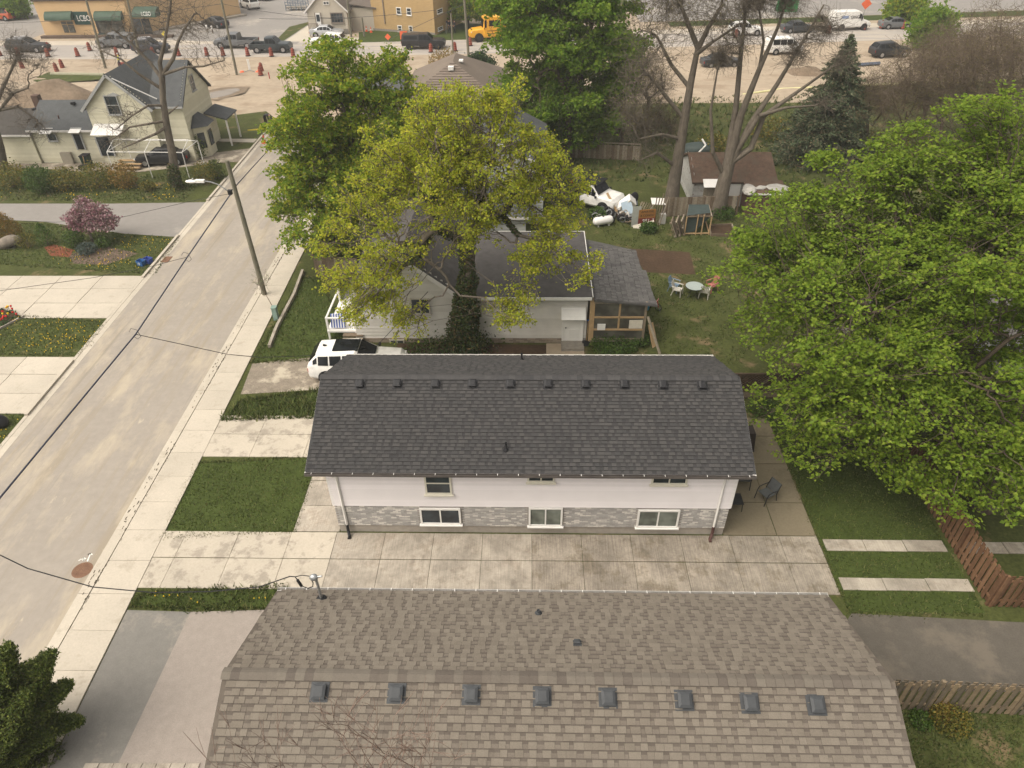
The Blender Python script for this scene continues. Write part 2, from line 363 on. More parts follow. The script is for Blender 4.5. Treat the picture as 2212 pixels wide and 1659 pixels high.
# marks on the road: manhole, catch basin, painted survey mark
p = U(178, 1232); mb = MB(); mb.lathe([(.37, .014), (.37, .022), (.32, .024), (.32, .020), (0.02, .020)], (p[0], p[1], 0), 24)
for i in range(-4, 5): mb.box((p[0]+i*.068, p[1], .024), (.03, 2*math.sqrt(max(.01, .088-(i*.068)**2)), .008))
setp(mb.build('manhole_cover', M('rusty_iron', (.24, .135, .085), .9, .35, 20.0)), 'rusty round manhole cover in the road beside the kerb', 'manhole')
p = U(360, 561); mb = MB(); mb.box((p[0], p[1], .02), (.5, .8, .03))
for i in range(5): mb.box((p[0], p[1]-.3+.15*i, .04), (.42, .05, .02))
setp(mb.build('storm_drain', M('rusty_iron', (.3, .13, .06))), 'rusty storm drain grate at the kerb by the blue bins', 'drain')
m_mark = M('survey_paint', (.80, .78, .70), .8, .3, 12.0)
mb = MB(); q = [U(a, b) for a, b in ((170, 1212), (176, 1208), (182, 1212), (180, 1205), (186, 1208))]
for a, b in zip(q[:-1], q[1:]): mb.bar((a[0], a[1], .017), (b[0], b[1], .017), .05, .004)
q = [U(a, b) for a, b in ((189, 1213), (196, 1196), (190, 1199), (196, 1196), (200, 1199))]
for a, b in zip(q[:-1], q[1:]): mb.bar((a[0], a[1], .017), (b[0], b[1], .017), .05, .004)
mb.build('survey_mark', m_mark, kind='structure')

# ------------------------------------------------------------------ drives, walks and lawns on this side
def slabs(name, cells, mats, z=.03):
    root = None
    for i, poly in enumerate(cells):
        cx = sum(p[0] for p in poly)/len(poly); cy = sum(p[1] for p in poly)/len(poly); rr = random.Random(i)
        q = [(cx+(p[0]-cx)*(1-.008/max(.4, abs(p[0]-cx))), cy+(p[1]-cy)*(1-.008/max(.4, abs(p[1]-cy)))) for p in poly]
        mb = MB(); mb.prism(q, -.08, z+rr.uniform(-.006, .006)); m = mats(cx, cy) if callable(mats) else mats
        if root is None: root = mb.build(name, m, kind='structure')
        else: mb.build('slab', m, root)
    return root
cells = []; xj = [-1.92, -.12]+[-.12+1.92*k for k in range(1, 10)]+[18.62]
xj = [_wR(-1), -6.1, -4.0]+xj
for a, b in zip(xj[:-1], xj[1:]):
    for y0, y1 in ((-1.32, -.03), (-2.72, -1.34)): cells.append([(a if a > -6.5 else _wR(y0), y0), (b, y0), (b, y1), (a if a > -6.5 else _wR(y1), y1)])
slabs('shared_driveway', cells, lambda x, y: m_drvL if x < -.3 else (m_drvM if x < 8 else m_drvR))  # slab tone drops left to right: uneven light put into colour, plus stains
cells = []
for a, b in ((None, -5.0), (-5.0, -2.6), (-2.6, -.05)):
    for y0, y1 in ((4.25, 5.75), (5.77, 7.1)): cells.append([(a if a else _wR(y0), y0), (b, y0), (b, y1), (a if a else _wR(y1), y1)])
slabs('house_driveway', cells, m_drvL)
slabs('house_walk', [[(-1.88, y0), (-.04, y0), (-.04, y1), (-1.88, y1)] for y0, y1 in ((0, 1.38), (1.4, 2.8), (2.82, 4.22))], m_drvM)
cells = []
for y0, y1 in ((0, 1.72), (1.74, 4.0), (4.02, 5.8), (5.82, 7.1)): cells += [[(15.04, y0), (17.1, y0), (17.1, y1), (15.04, y1)], [(17.12, y0), (18.62, y0), (18.62, y1), (17.12, y1)]]
slabs('patio', cells, m_patio)
cells = [[(18.8+i*1.52, -.72), (18.8+i*1.52+1.51, -.73), (18.8+i*1.52+1.51, -.18), (18.8+i*1.52, -.17)] for i in range(3)]
cells += [[(24.1+i*.76, -.78), (24.1+i*.76+.74, -.79), (24.1+i*.76+.74, -.24), (24.1+i*.76, -.23)] for i in range(4)]
slabs('paver_path', cells, m_drvM, .035)
slabs('paver_path', [[(18.8+i*1.56, -2.5), (18.8+i*1.56+1.55, -2.52), (18.8+i*1.56+1.55, -1.98), (18.8+i*1.56, -1.96)] for i in range(3)], m_drvM, .035)
dv = pp('283,1318 412,1322 560,1316 640,1316')
sheet('asphalt_drive', [(_wR(dv[0][1])+.03, dv[0][1]), dv[1], U(258, 1645)[:2], U(250, 1900)[:2], (_wR(-14)+.03, -14)], .010, m_asph)
sheet('asphalt_drive', [dv[1], dv[3], (-.5, -6), (-.5, -14), U(250, 1900)[:2], U(258, 1645)[:2]], .012, m_asph2)
cells = []
for i in range(8):
    a = U(186+i*31, 1650)[:2]; b = U(186+i*31+30, 1650)[:2]; cells.append([(a[0], a[1]), (b[0], b[1]), (b[0]-.02, b[1]-.5), (a[0]-.02, a[1]-.5)])
slabs('paver_edging', cells, m_drvM, .05)
sheet('rear_lot', list(map(tuple, pp('1840,1325 2212,1345')))+[(40, -3.5), (40, -6.3), (16, -6.3)], .008, m_asph3)
sheet('gravel_drive', list(map(tuple, pp('520,852 545,786 600,779 700,770 760,775 760,845 690,842'))), .010, m_gravel)
# left side of the street
def lsheet(name, s, z, mat): return sheet(name, list(map(tuple, pp(s))), z, mat)
cells = []
x0 = lambda y: xL(y)-.53
for yy in ((15.75, 17.4), (17.42, 19.1), (19.12, 20.75)):
    for i in range(5): 
        a = x0(yy[0])-i*2.6; cells.append([(a, yy[0]), (a-2.58, yy[0]), (a-2.58, yy[1]), (a, yy[1])])
slabs('concrete_drive', cells, m_walk, .035)
cells = []
for yy in ((7.15, 8.7), (8.72, 10.3), (10.32, 11.85)):
    for i in range(3): a = x0(yy[0])-i*2.6; cells.append([(a, yy[0]), (a-2.58, yy[0]), (a-2.58, yy[1]), (a, yy[1])])
slabs('concrete_drive', cells, m_walk, .035)
lsheet('asphalt_drive', '449,437 398,513 270,505 100,480 -60,472 -60,440 130,440 250,440', .010, m_park)
lsheet('left_lawn', '385,515 335,592 230,585 -120,563 -120,478 100,485 270,508', .006, m_lawn)
lsheet('left_lawn', '228,696 170,768 -120,765 -120,670', .006, m_lawn)
lsheet('left_lawn', '52,896 0,968 -150,1180 -150,890', .006, m_lawn)
lsheet('house_path', '400,338 560,318 548,348 470,352 300,372 190,372 60,362 -60,372 -60,352 190,352', .010, m_gravel)
lsheet('concrete_walk', '445,290 478,300 556,300 548,308 478,306 452,302', .014, m_walk)
# lawns around the white house
m1 = sheet('house_lawn', list(map(tuple, pp('430,1002 683,988 640,1146 352,1162'))), .008, m_shade)
sheet('grass_strip', list(map(tuple, pp('484,906 520,868 700,845 700,900'))), .010, m_shade)
sheet('grass_strip', list(map(tuple, pp('286,1308 310,1285 620,1270 600,1312 420,1318'))), .014, m_shade)
sheet('corner_lawn', list(map(tuple, pp('548,782 655,600 690,600 770,770 690,775 600,778'))), .008, m_shade)
sheet('rear_lawn', [(18.7, -3.4), (23.4, -3.4), (23.6, 8.4), (18.7, 8.4), (18.7, 7.2)], .006, m_shade)
sheet('garden_bed', list(map(tuple, pp('1360,537 1490,545 1502,593 1393,588'))), .008, m_soil)
sheet('bare_earth', list(map(tuple, pp('860,742 1262,746 1262,772 840,780'))), .006, m_soil)
sheet('bare_earth', list(map(tuple, pp('1180,742 1262,742 1262,778 1180,778'))), .009, m_dirt)
# grass blades
def inpoly(P, poly):
    x, y = P[:, 0], P[:, 1]; c = np.zeros(len(P), bool); n = len(poly); j = n-1
    for i in range(n):
        xi, yi = poly[i]; xj_, yj = poly[j]
        c ^= ((yi > y) != (yj > y)) & (x < (xj_-xi)*(y-yi)/(yj-yi+1e-12)+xi); j = i
    return c
def blades(poly, dens, h, mat, seed, z=.0, w=.022, name='grass', excl=(), clump=0.0, edge=0):
    rg = np.random.default_rng(seed); poly = [(p[0], p[1]) for p in poly]; A = np.array(poly); lo = A.min(0); hi = A.max(0)
    n = int((hi-lo).prod()*dens); P = lo+rg.random((n, 2))*(hi-lo); P = P[inpoly(P, poly)]
    if clump:
        k = np.sin(P[:, 0]*3.1+np.sin(P[:, 1]*2.3)*1.7)+np.sin(P[:, 1]*2.7+np.sin(P[:, 0]*1.9)*2); P = P[rg.random(len(P)) < .5+clump*k*.5]
    for e in excl: P = P[~inpoly(P, e)]
    if edge:                                   # ragged tufts spilling over the border
        for a, b in zip(poly, poly[1:]+poly[:1]):
            a, b = np.array(a), np.array(b); L = np.linalg.norm(b-a); m = int(L*edge); t = rg.random(m); g = (np.sin(t*L*5.3+a[0])+np.sin(t*L*2.1+a[1])+2)*.25; q = a+(b-a)*t[:, None]+rg.normal(0, 1, (m, 2))*(.03+.07*g)[:, None]; P = np.concatenate([P, q])
    n = len(P); a = rg.random(n)*2*np.pi; hh = h*(.45+.8*rg.random(n)); lean = rg.normal(0, .5, (n, 2))*hh[:, None]
    d = np.stack([np.cos(a), np.sin(a)], 1)*w*(.6+.8*rg.random((n, 1)))
    V = np.zeros((n, 3, 3)); V[:, 0, :2] = P-d; V[:, 1, :2] = P+d; V[:, 2, :2] = P+lean; V[:, :2, 2] = z; V[:, 2, 2] = z+hh
    o = link(name, np_mesh(name, V.reshape(-1, 3), np.arange(n*3).reshape(n, 3)), mat); o['kind'] = 'stuff'; return o
def tag_grass(o, label): return setp(o, label, 'grass')
tag_grass(blades(pp('427,1000 686,986 640,1149 348,1164'), 420, .085, m_bladeD, 1, edge=70, clump=.25), 'thick mown grass of the square lawn beside the dark roofed house')
tag_grass(blades(pp('480,908 522,866 700,842 700,902'), 420, .24, m_bladeD, 2, w=.03, edge=70, clump=.25), 'long tufted grass strip between the gravel and concrete drives')
tag_grass(blades(pp('284,1310 308,1283 620,1268 600,1314 420,1318'), 420, .17, m_bladeD, 3, w=.028, edge=70, clump=.25), 'ragged grass strip between the asphalt and concrete drives')
tag_grass(blades(pp('545,784 652,600 690,600 770,770 690,777 600,781'), 220, .13, m_bladeD, 4, w=.028, edge=70, clump=.25), 'grass of the corner lawn in front of the white sided bungalow')
pav = [[(18.75, -.76), (23.4, -.76), (23.4, -.15), (18.75, -.15)], [(18.75, -2.55), (23.5, -2.55), (23.5, -1.94), (18.75, -1.94)]]
tag_grass(blades([(18.66, -3.5), (23.3, -3.5), (23.5, 8.4), (18.66, 8.4)], 330, .09, m_bladeD, 5, excl=pav, edge=50, clump=.25), 'dark shaded lawn between the patio and the stained board fence')
bed = [tuple(p) for p in pp('1358,536 1492,543 1504,595 1391,590')]
tag_grass(blades(pp('1262,760 1410,690 1300,500 1260,480 1700,470 1720,560 1600,790'), 90, .10, m_blade, 6, w=.035, excl=[bed], clump=.5), 'patchy back yard grass round the plastic chairs and glass table')
tag_grass(blades(pp('385,515 335,592 230,585 -120,563 -120,478 100,485 270,508'), 90, .09, m_blade, 7, w=.035, edge=30), 'dandelion flecked lawn round the magnolia')
tag_grass(blades(pp('228,696 170,768 -120,765 -120,670'), 130, .09, m_blade, 8, w=.03, edge=40), 'dandelion flecked lawn between the two pale concrete drives')
tag_grass(blades(pp('52,896 0,968 -150,1180 -150,890'), 160, .09, m_blade, 9, w=.03), 'lawn corner with the black bin bag')
tag_grass(blades(pp('470,360 395,436 0,434 0,372 300,380'), 40, .14, m_blade, 10, w=.05), 'rough grass between the cream house and the asphalt drive')
tag_grass(blades(pp('1930,1530 2212,1545 2212,1659 1975,1659'), 250, .11, m_blade, 11, w=.025), 'grass in front of the weathered picket fence')
tag_grass(blades([(10, 36), (34, 36), (36, 60), (8, 58)], 14, .35, m_blade, 12, w=.09, clump=.7), 'rough meadow grass behind the shed')
def dots(poly, n, seed, z=.07, r=.028, label=''):
    rg = random.Random(seed); mb = MB(); poly = [tuple(p) for p in poly]; A = np.array(poly); lo = A.min(0); hi = A.max(0); cs = [(rg.uniform(lo[0], hi[0]), rg.uniform(lo[1], hi[1])) for _ in range(7)]
    while n > 0:
        c = rg.choice(cs); x = c[0]+rg.gauss(0, 1.0); y = c[1]+rg.gauss(0, .7)
        if not inpoly(np.array([[x, y]]), poly)[0]: n -= .02; continue
        n -= 1; mb.lathe([(.01, z-.05), (r*rg.uniform(.6, 1.1), z), (r*.5, z+.02)], (x, y, 0), 5)
    setp(mb.build('dandelions', m_yellow, kind='stuff'), label, 'flowers')
dots(pp('228,696 170,768 0,765 0,680'), 150, 1, label='yellow dandelions in the lawn between the pale concrete drives')
dots(pp('385,515 335,592 230,585 100,570 100,500'), 130, 2, label='yellow dandelions in the lawn by the magnolia')
dots(pp('50,898 0,960 -60,1000 0,895'), 25, 3, label='yellow dandelions near the black bin bag')
dots(pp('290,1308 310,1285 620,1270 600,1312'), 12, 4, z=.16, label='yellow dandelions in the narrow grass strip')
dots(pp('0,400 380,395 380,432 0,432'), 90, 5, r=.045, label='yellow dandelions along the hedge')

# grit in the gutter, ruts across the dirt
rgg = random.Random(8); mb = MB()
for i in range(900):
    y = rgg.uniform(-9, 24); k = math.sin(y*1.7)+math.sin(y*.6+1); 
    if rgg.random() > .35+.3*k: continue
    x = xR(y)+.43+rgg.gauss(0, .025) if rgg.random() < .6 else xR(y)+.2+rgg.gauss(0, .05); L = rgg.uniform(.03, .16); mb.box((x, y, .045), (rgg.uniform(.01, .035), L, .012), .06)
setp(mb.build('gutter_grit', M('dark_grit', (.10, .085, .06), .95, .3, 20), kind='stuff'), 'dark grit and moss along the right kerb joint', 'grit')
nxr, nyr = 170, 60; gx = np.linspace(-78, 40, nxr); gy = np.linspace(57.5, 77.5, nyr); mb = MB(); rn = np.random.default_rng(3); ph = rn.random((14, 3))*[6.28, 1.2, 1.0]
for y in gy:
    for x in gx:
        f = min(1, (x+78)/4, (40-x)/4, (y-57.5)/2, (77.5-y)/2); z = 0.0
        for p in ph: z += math.sin(p[0]+x*(.12+.5*p[2])+2.0*math.sin(y*.25*p[1]+p[0]))*math.sin(y*(.5+1.9*p[1])+p[0]*2)*.022
        yy = y-.03*x; z += -.05*math.exp(-((yy-70)/.35)**2)-.05*math.exp(-((yy-68.2)/.35)**2)-.04*math.exp(-((yy-64+.06*x)/.4)**2)-.04*math.exp(-((yy-62.2+.06*x)/.4)**2)
        mb.v.append((x, y, .006+max(0, f)*max(0.002, .085+z)))
mb.f = [(j*nxr+i, j*nxr+i+1, (j+1)*nxr+i+1, (j+1)*nxr+i) for j in range(nyr-1) for i in range(nxr-1)]
mb.build('rutted_dirt', m_dirt, kind='structure', smooth=80)
# ------------------------------------------------------------------ shingled roofs
def basis(o, u, v):
    u = Vector(u).normalized(); v = Vector(v).normalized(); n = u.cross(v)
    return Matrix(((u.x, v.x, n.x, o[0]), (u.y, v.y, n.y, o[1]), (u.z, v.z, n.z, o[2]), (0, 0, 0, 1)))
def wedge(w, e, t0, t1, vm):
    tm = t0+(t1-t0)*vm/e
    return MB().add([(0, 0, 0), (w, 0, 0), (w, e, 0), (0, e, 0), (0, 0, t0), (w, 0, t0), (w, e, t1), (0, e, t1), (0, vm, tm), (w, vm, tm)], [(4, 5, 9, 8), (0, 1, 5, 4), (1, 2, 6, 5), (3, 0, 4, 7), (8, 9, 6, 7)])
m_edge = M('shingle_cut_edge', (.028, .026, .025), .95, .2, 20)
TAB = {}
def tabmesh(w, raised, mats, exp):
    k = (w, raised, mats[0].name)
    if k not in TAB:
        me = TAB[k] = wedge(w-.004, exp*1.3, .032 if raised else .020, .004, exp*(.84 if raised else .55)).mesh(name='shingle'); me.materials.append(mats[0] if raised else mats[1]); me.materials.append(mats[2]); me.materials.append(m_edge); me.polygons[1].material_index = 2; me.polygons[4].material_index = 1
    return TAB[k]
def in_frame(p):
    d = np.array(p)-CAM; z = d @ _f
    return z > 0 and 0 < W/2+F*(d @ _rt)/z < W and 0 < H/2-F*(d @ _up)/z < H
def shingles(roof, faces, mo, mi, n_obj, seed, exp=.143, k=1.0):
    """faces: (lower-left corner, along, up-slope, width, slope length)"""
    rg = random.Random(seed); allt = []
    for o, u, v, wid, sl in faces:
        B = basis(o, u, v); rows = int(sl/exp)
        for r in range(rows):
            x = -rg.uniform(0, .2); ra = rg.random() < .5
            while x < wid:
                w = round(rg.choice((.14, .17, .20, .24) if ra else (.08, .11, .14))*k, 4); x0 = max(x, 0); ww = w
                if x < 0: x += w; continue
                if x+w > wid: break
                allt.append((B, x0, r*exp, ww, ra)); x += w
                ra = (not ra) if rg.random() < .88 else ra
    c = [(float(np.linalg.norm(np.array(B @ Vector((x, v, 0)))-CAM))+(0 if in_frame(B @ Vector((x, v, 0))) else 1e4), i) for i, (B, x, v, w, ra) in enumerate(allt)]
    c.sort(); near = set(i for _, i in c[:n_obj]); V = []; RA = []
    off = offs(roof)
    for i, (B, x, v, w, ra) in enumerate(allt):
        if i in near:
            o = bpy.data.objects.new('shingle', tabmesh(w, ra, mo, exp)); COL.objects.link(o); o.parent = roof
            Mx = B @ Matrix.Translation((x, v, .001)); Mx.translation -= off; o.matrix_basis = Mx
        else:
            t = .032 if ra else .020; a, b, e = x, x+w-.004, exp*1.3; vm = exp*(.84 if ra else .55); RA.append(0 if ra else 2)
            q = np.array([(a, v, 0), (b, v, 0), (b, v+e, 0), (a, v+e, 0), (a, v, t), (b, v, t), (b, v+e, .004), (a, v+e, .004), (a, v+vm, t+(.004-t)*vm/e), (b, v+vm, t+(.004-t)*vm/e)])
            m3 = np.array(B.to_3x3()); V.append(q @ m3.T+np.array(B.translation))
    V = np.array(V); n = len(V)
    fc = np.array([(4, 5, 9, 8), (0, 1, 5, 4), (1, 2, 6, 5), (3, 0, 4, 7), (8, 9, 6, 7)])
    fs = (np.arange(n)[:, None, None]*10+fc[None]).reshape(-1, 4)
    o = link('shingle_field', np_mesh('shingle_field', V.reshape(-1, 3), fs), mi[0], roof); o['kind'] = 'stuff'; o.data.materials.append(m_edge); o.data.materials.append(mi[1]); o.data.materials.append(mi[2]); mi_ = np.repeat(np.array(RA, dtype=np.int32)[:, None], 5, 1); mi_[:, 1] = 1; mi_[:, 4] = 3; o.data.polygons.foreach_set('material_index', mi_.ravel())
def ridge_caps(roof, a, b, slope, mat, seed, w=.165):
    rg = random.Random(seed); a = Vector(a); b = Vector(b); L = (b-a).length; d = (b-a)/L; n = int(L/.235); me = MB()
    s = math.tan(slope); p = [(-w, -w*s*.88), (-w*.45, -w*.45*s*.72), (0, 0), (w*.45, -w*.45*s*.72), (w, -w*s*.88)]
    for x, dz in ((0, .045), (.232, .03)):
        for y, z in p: me.v.append((x, y, z+dz+.012))
    me.f = [(i, i+1, i+6, i+5) for i in range(4)]+[(4, 3, 2, 1, 0)]; k = me.mesh(name='ridge_shingle'); k.materials.append(mat)
    off = offs(roof); ang = math.atan2(d.y, d.x)
    for i in range(n):
        o = bpy.data.objects.new('ridge_shingle', k); COL.objects.link(o); o.parent = roof
        o.location = a+d*(i*.235)-off; o.rotation_euler = (rg.gauss(0, .01), 0, ang)
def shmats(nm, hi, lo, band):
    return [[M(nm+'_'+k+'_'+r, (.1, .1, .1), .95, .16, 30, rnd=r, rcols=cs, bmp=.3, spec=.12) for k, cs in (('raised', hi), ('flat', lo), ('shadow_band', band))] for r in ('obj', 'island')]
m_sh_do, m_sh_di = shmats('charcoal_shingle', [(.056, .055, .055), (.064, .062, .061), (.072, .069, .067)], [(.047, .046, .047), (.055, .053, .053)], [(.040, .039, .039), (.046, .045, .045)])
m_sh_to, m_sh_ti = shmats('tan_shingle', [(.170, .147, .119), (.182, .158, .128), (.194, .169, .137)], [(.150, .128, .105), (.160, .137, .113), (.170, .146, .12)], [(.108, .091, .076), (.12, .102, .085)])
m_grey_sh = M('grey_shingle', (.105, .11, .112), .95, .3, 14, streak=(1, 1, 1), bmp=.3, spec=.15)
m_fascia = M('fascia_white', (.72, .69, .66), .5, .1, 2.0)
def hit(px, py, p0, n):
    d = Vector(ray(px, py)); o = Vector(CAM); n = Vector(n); t = (Vector(p0)-o).dot(n)/d.dot(n); return o+d*t
def roof_vent(root, p, B, s=.30, mat=m_black):
    R = B.to_3x3().to_4x4(); mb = MB()
    mb.box((0, 0, .008), (s*1.35, s*1.4, .012)); 
    h = s*.42
    mb.add([(-s*.42, -s*.45, .01), (s*.42, -s*.45, .01), (s*.42, s*.45, .01), (-s*.42, s*.45, .01), (-s*.42, -s*.45, h), (s*.42, -s*.45, h), (s*.42, s*.45, h), (-s*.42, s*.45, h)], [(0, 1, 5, 4), (1, 2, 6, 5), (2, 3, 7, 6), (3, 0, 4, 7)])
    mb.add([(-s*.5, -s*.54, h*.8), (s*.5, -s*.54, h*.8), (s*.5, s*.54, h*.8), (-s*.5, s*.54, h*.8), (-s*.5, -s*.54, h), (s*.5, -s*.54, h), (s*.5, s*.54, h), (-s*.5, s*.54, h), (-s*.3, -s*.34, h*1.22), (s*.3, -s*.34, h*1.22), (s*.3, s*.34, h*1.22), (-s*.3, s*.34, h*1.22)],
           [(3, 2, 1, 0), (0, 1, 5, 4), (1, 2, 6, 5), (2, 3, 7, 6), (3, 0, 4, 7), (4, 5, 9, 8), (5, 6, 10, 9), (6, 7, 11, 10), (7, 4, 8, 11), (8, 9, 10, 11)])
    o = mb.build('roof_vent', mat, root); Mx = B.to_3x3().to_4x4(); Mx.translation = Vector(p)+Mx.to_3x3() @ Vector((0, 0, .02))-offs(root); o.matrix_basis = Mx; return o
def vent_pipe(root, p, h=.28, r=.05, mat=m_black):
    mb = MB(); p = Vector(p); mb.lathe([(r*2.6, -.05), (r*2.2, .03), (r*1.3, .1), (r, .12), (r, h), (r*.8, h), (r*.8, h-.05)], p, 14); return mb.build('vent_pipe', mat, root, smooth=True)
def gutter(root, x0, x1, y, z, sgn=-1, mat=None, n=9, w=.12):
    mb = MB(); yo = y+sgn*w
    mb.box(((x0+x1)/2, yo, z-.04), (x1-x0, .012, .11)); mb.box(((x0+x1)/2, y+sgn*.006, z-.05), (x1-x0, .010, .10)); mb.box(((x0+x1)/2, y+sgn*w/2, z-.092), (x1-x0, w-.02, .012))
    for x in (x0+.003, x1-.003): mb.box((x, y+sgn*w/2, z-.045), (.008, w-.016, .08))
    g = mb.build('gutter', mat or m_trim, root)
    for i in range(n): MB().box((x0+.25+(x1-x0-.5)*i/(n-1), y+sgn*(w/2-.01), z+.024), (.016, w+.03, .010)).build('gutter_bracket', m_white, g)
    return g
def siding(root, x0, x1, y, z0, z1, exp, mat, name='siding_board', axis='x', sgn=-1, clip=None):
    n = max(1, round((z1-z0)/exp)); e = (z1-z0)/n
    for i in range(n):
        za = z0+i*e; zb = za+e-.002; a, b = x0, x1
        if clip: a, b = clip((za+zb)/2)
        if b-a < .1: continue
        mb = MB()
        if axis == 'x': P = [(a, y, za), (b, y, za), (b, y, zb), (a, y, zb), (a, y+sgn*.034, za), (b, y+sgn*.034, za), (b, y+sgn*.004, zb), (a, y+sgn*.004, zb)]
        else: P = [(y, a, za), (y, b, za), (y, b, zb), (y, a, zb), (y+sgn*.022, a, za), (y+sgn*.022, b, za), (y+sgn*.006, b, zb), (y+sgn*.006, a, zb)]
        mb.add(P, [(0, 1, 2, 3), (4, 7, 6, 5), (0, 4, 5, 1), (1, 5, 6, 2), (2, 6, 7, 3), (3, 7, 4, 0)]); mb.build(name, mat, root)
def window(root, x0, x1, z0, z1, y, fmat, kind='slide', axis='x', sgn=-1, sill=True, fw=.07, d=.05, gm=None, name='window'):
    def bx(a, b, c, e, o0, o1):
        mb_ = MB(); lo, hi = min(y+sgn*o0, y+sgn*o1), max(y+sgn*o0, y+sgn*o1)
        if axis == 'x': mb_.box(((a+b)/2, (lo+hi)/2, (c+e)/2), (b-a, hi-lo, e-c))
        else: mb_.box(((lo+hi)/2, (a+b)/2, (c+e)/2), (hi-lo, b-a, e-c))
        return mb_
    fr = MB()
    for q in (bx(x0, x1, z1-fw, z1, -.01, d), bx(x0, x1, z0, z0+fw, -.01, d), bx(x0, x0+fw, z0+fw, z1-fw, -.01, d), bx(x1-fw, x1, z0+fw, z1-fw, -.01, d)): fr.add(q.v, q.f)
    w = fr.build(name, fmat, root)
    xi0, xi1, zi0, zi1 = x0+fw, x1-fw, z0+fw, z1-fw; g = gm or m_glass
    if kind == 'slide':
        xm = (xi0+xi1)/2; bx(xm-.025, xm+.025, zi0, zi1, -.01, d*.8).build('mullion', fmat, w)
        bx(xi0, xm-.025, zi0, zi1, 0.0, d*.35).build('pane', g, w); bx(xm+.025, xi1, zi0, zi1, 0, d*.45).build('pane', g, w)
    elif kind == 'hung':
        zm = (zi0+zi1)/2; bx(xi0, xi1, zm-.025, zm+.025, -.01, d*.8).build('meeting_rail', fmat, w)
        bx(xi0, xi1, zi0, zm-.025, 0, d*.35).build('pane', g, w); bx(xi0, xi1, zm+.025, zi1, 0, d*.45).build('pane', g, w)
    elif kind == 'grid':
        for i in range(4):
            for j in range(3):
                a = xi0+(xi1-xi0)*i/4; b = xi0+(xi1-xi0)*(i+1)/4; c = zi0+(zi1-zi0)*j/3; e = zi0+(zi1-zi0)*(j+1)/3
                bx(a+.015, b-.015, c+.015, e-.015, 0, d*.35).build('pane', g, w)
        bx(xi0, xi1, zi0, zi1, -.01, .004).build('muntin', fmat, w)
    else: bx(xi0, xi1, zi0, zi1, 0, d*.35).build('pane', g, w)
    if sill: bx(x0-.05, x1+.05, z0-.05, z0-.002, -.01, d+.06).build('sill', fmat, w)
    return w

# ---- the house with the charcoal roof
EX0, EX1, EY, EZ, RY, RZ = -.60, 15.46, -.43, 3.757, 3.18, 5.318; BY = 2*RY-EY
sl = math.hypot(RY-EY, RZ-EZ); ang = math.atan2(RZ-EZ, RY-EY); ca, sa = math.cos(ang), math.sin(ang)
dh = thing('house', 'white sided and grey brick house under a long charcoal shingle roof', 'house', (7.5, 3.2, 0))
wb = 6.36-.35
MB().box((7.5, 3.18, 1.84), (14.94, wb-.1, 3.66)).build('wall', m_whites, dh)
zf = UY(1100, 1136, 0)[2]; zs = UY(1100, 1092.5, 0)[2]
MB().box((7.5, 3.1, zf/2), (15.0, 6.1, zf-.0)).build('foundation', M('foundation_concrete', (.40, .36, .31), .9, .2, 5.0), dh)
m_bro = M('grey_brick', (.4, .38, .35), .9, .15, 20, rnd='obj', rcols=[(.36, .345, .325), (.43, .41, .385), (.395, .38, .36), (.47, .445, .415), (.68, .645, .59)], bmp=.3)
m_bri = M('grey_brick_field', (.4, .38, .35), .9, .15, 20, rnd='island', rcols=[(.36, .345, .325), (.43, .41, .385), (.395, .38, .36), (.47, .445, .415), (.68, .645, .59)], bmp=.3)
mort = MB().box((7.5, .035, (zf+zs)/2), (14.98, .09, zs-zf)); bw = mort.build('brick_wall', M('mortar', (.36, .33, .30), .95, .2, 12), dh)
bk = MB().box((0, 0, 0), (.200, .03, .058)).mesh(name='brick'); bk.materials.append(m_bro); field = MB(); off = offs(bw)
rows = int((zs-zf-.01)/.068); nb = 0; lw = [(UY(a, 1120, 0)[0], UY(b, 1120, 0)[0]) for a, b in ((908, 996), (1142, 1215), (1377, 1467))]
for r in range(rows):
    z = zf+.036+r*.068; x = .11+(.105 if r % 2 else 0)
    while x < 14.9:
        if not (r > 1 and any(a-.05 < x < b+.05 for a, b in lw)):
            if (r*7+int(x*5)) % 3 == 0 and nb < 300:
                o = bpy.data.objects.new('brick', bk); COL.objects.link(o); o.parent = bw; o.location = Vector((x, -.012, z))-off-bw.location; nb += 1
                o.location = Vector((x, -.012, z))-Vector((0, 0, 0))
            else: field.box((x, -.012, z), (.200, .03, .058))
        x += .211
o = field.build('brick_field', m_bri, bw, kind='stuff')
siding(dh, -.02, 15.02, -.03, zs, 3.64, .115, m_whites)
siding(dh, -.0, 6.3, -.0, zs, 3.64, .115, m_whites, axis='y', sgn=-1)
for a, b in (((-.05, -.05), (.07, .07)), ((14.93, -.05), (15.05, .07))): MB().box(((a[0]+b[0])/2, (a[1]+b[1])/2, (zs+3.64)/2), (.12, .12, 3.64-zs)).build('corner_trim', m_trim, dh)
m_frame = M('window_frame_cream', (.66, .63, .53), .5, .08, 4)
for (a, b, t, u_, k) in ((915.5, 974, None, 1066, 'hung'), (1139, 1198.5, None, 1040, 'slide'), (1408, 1486, None, 1045, 'slide')):
    z0 = UY((a+b)/2, u_, -.05)[2]; window(dh, UY(a, 1030, -.05)[0], UY(b, 1030, -.05)[0], z0, 3.42, -.055, m_frame, k)
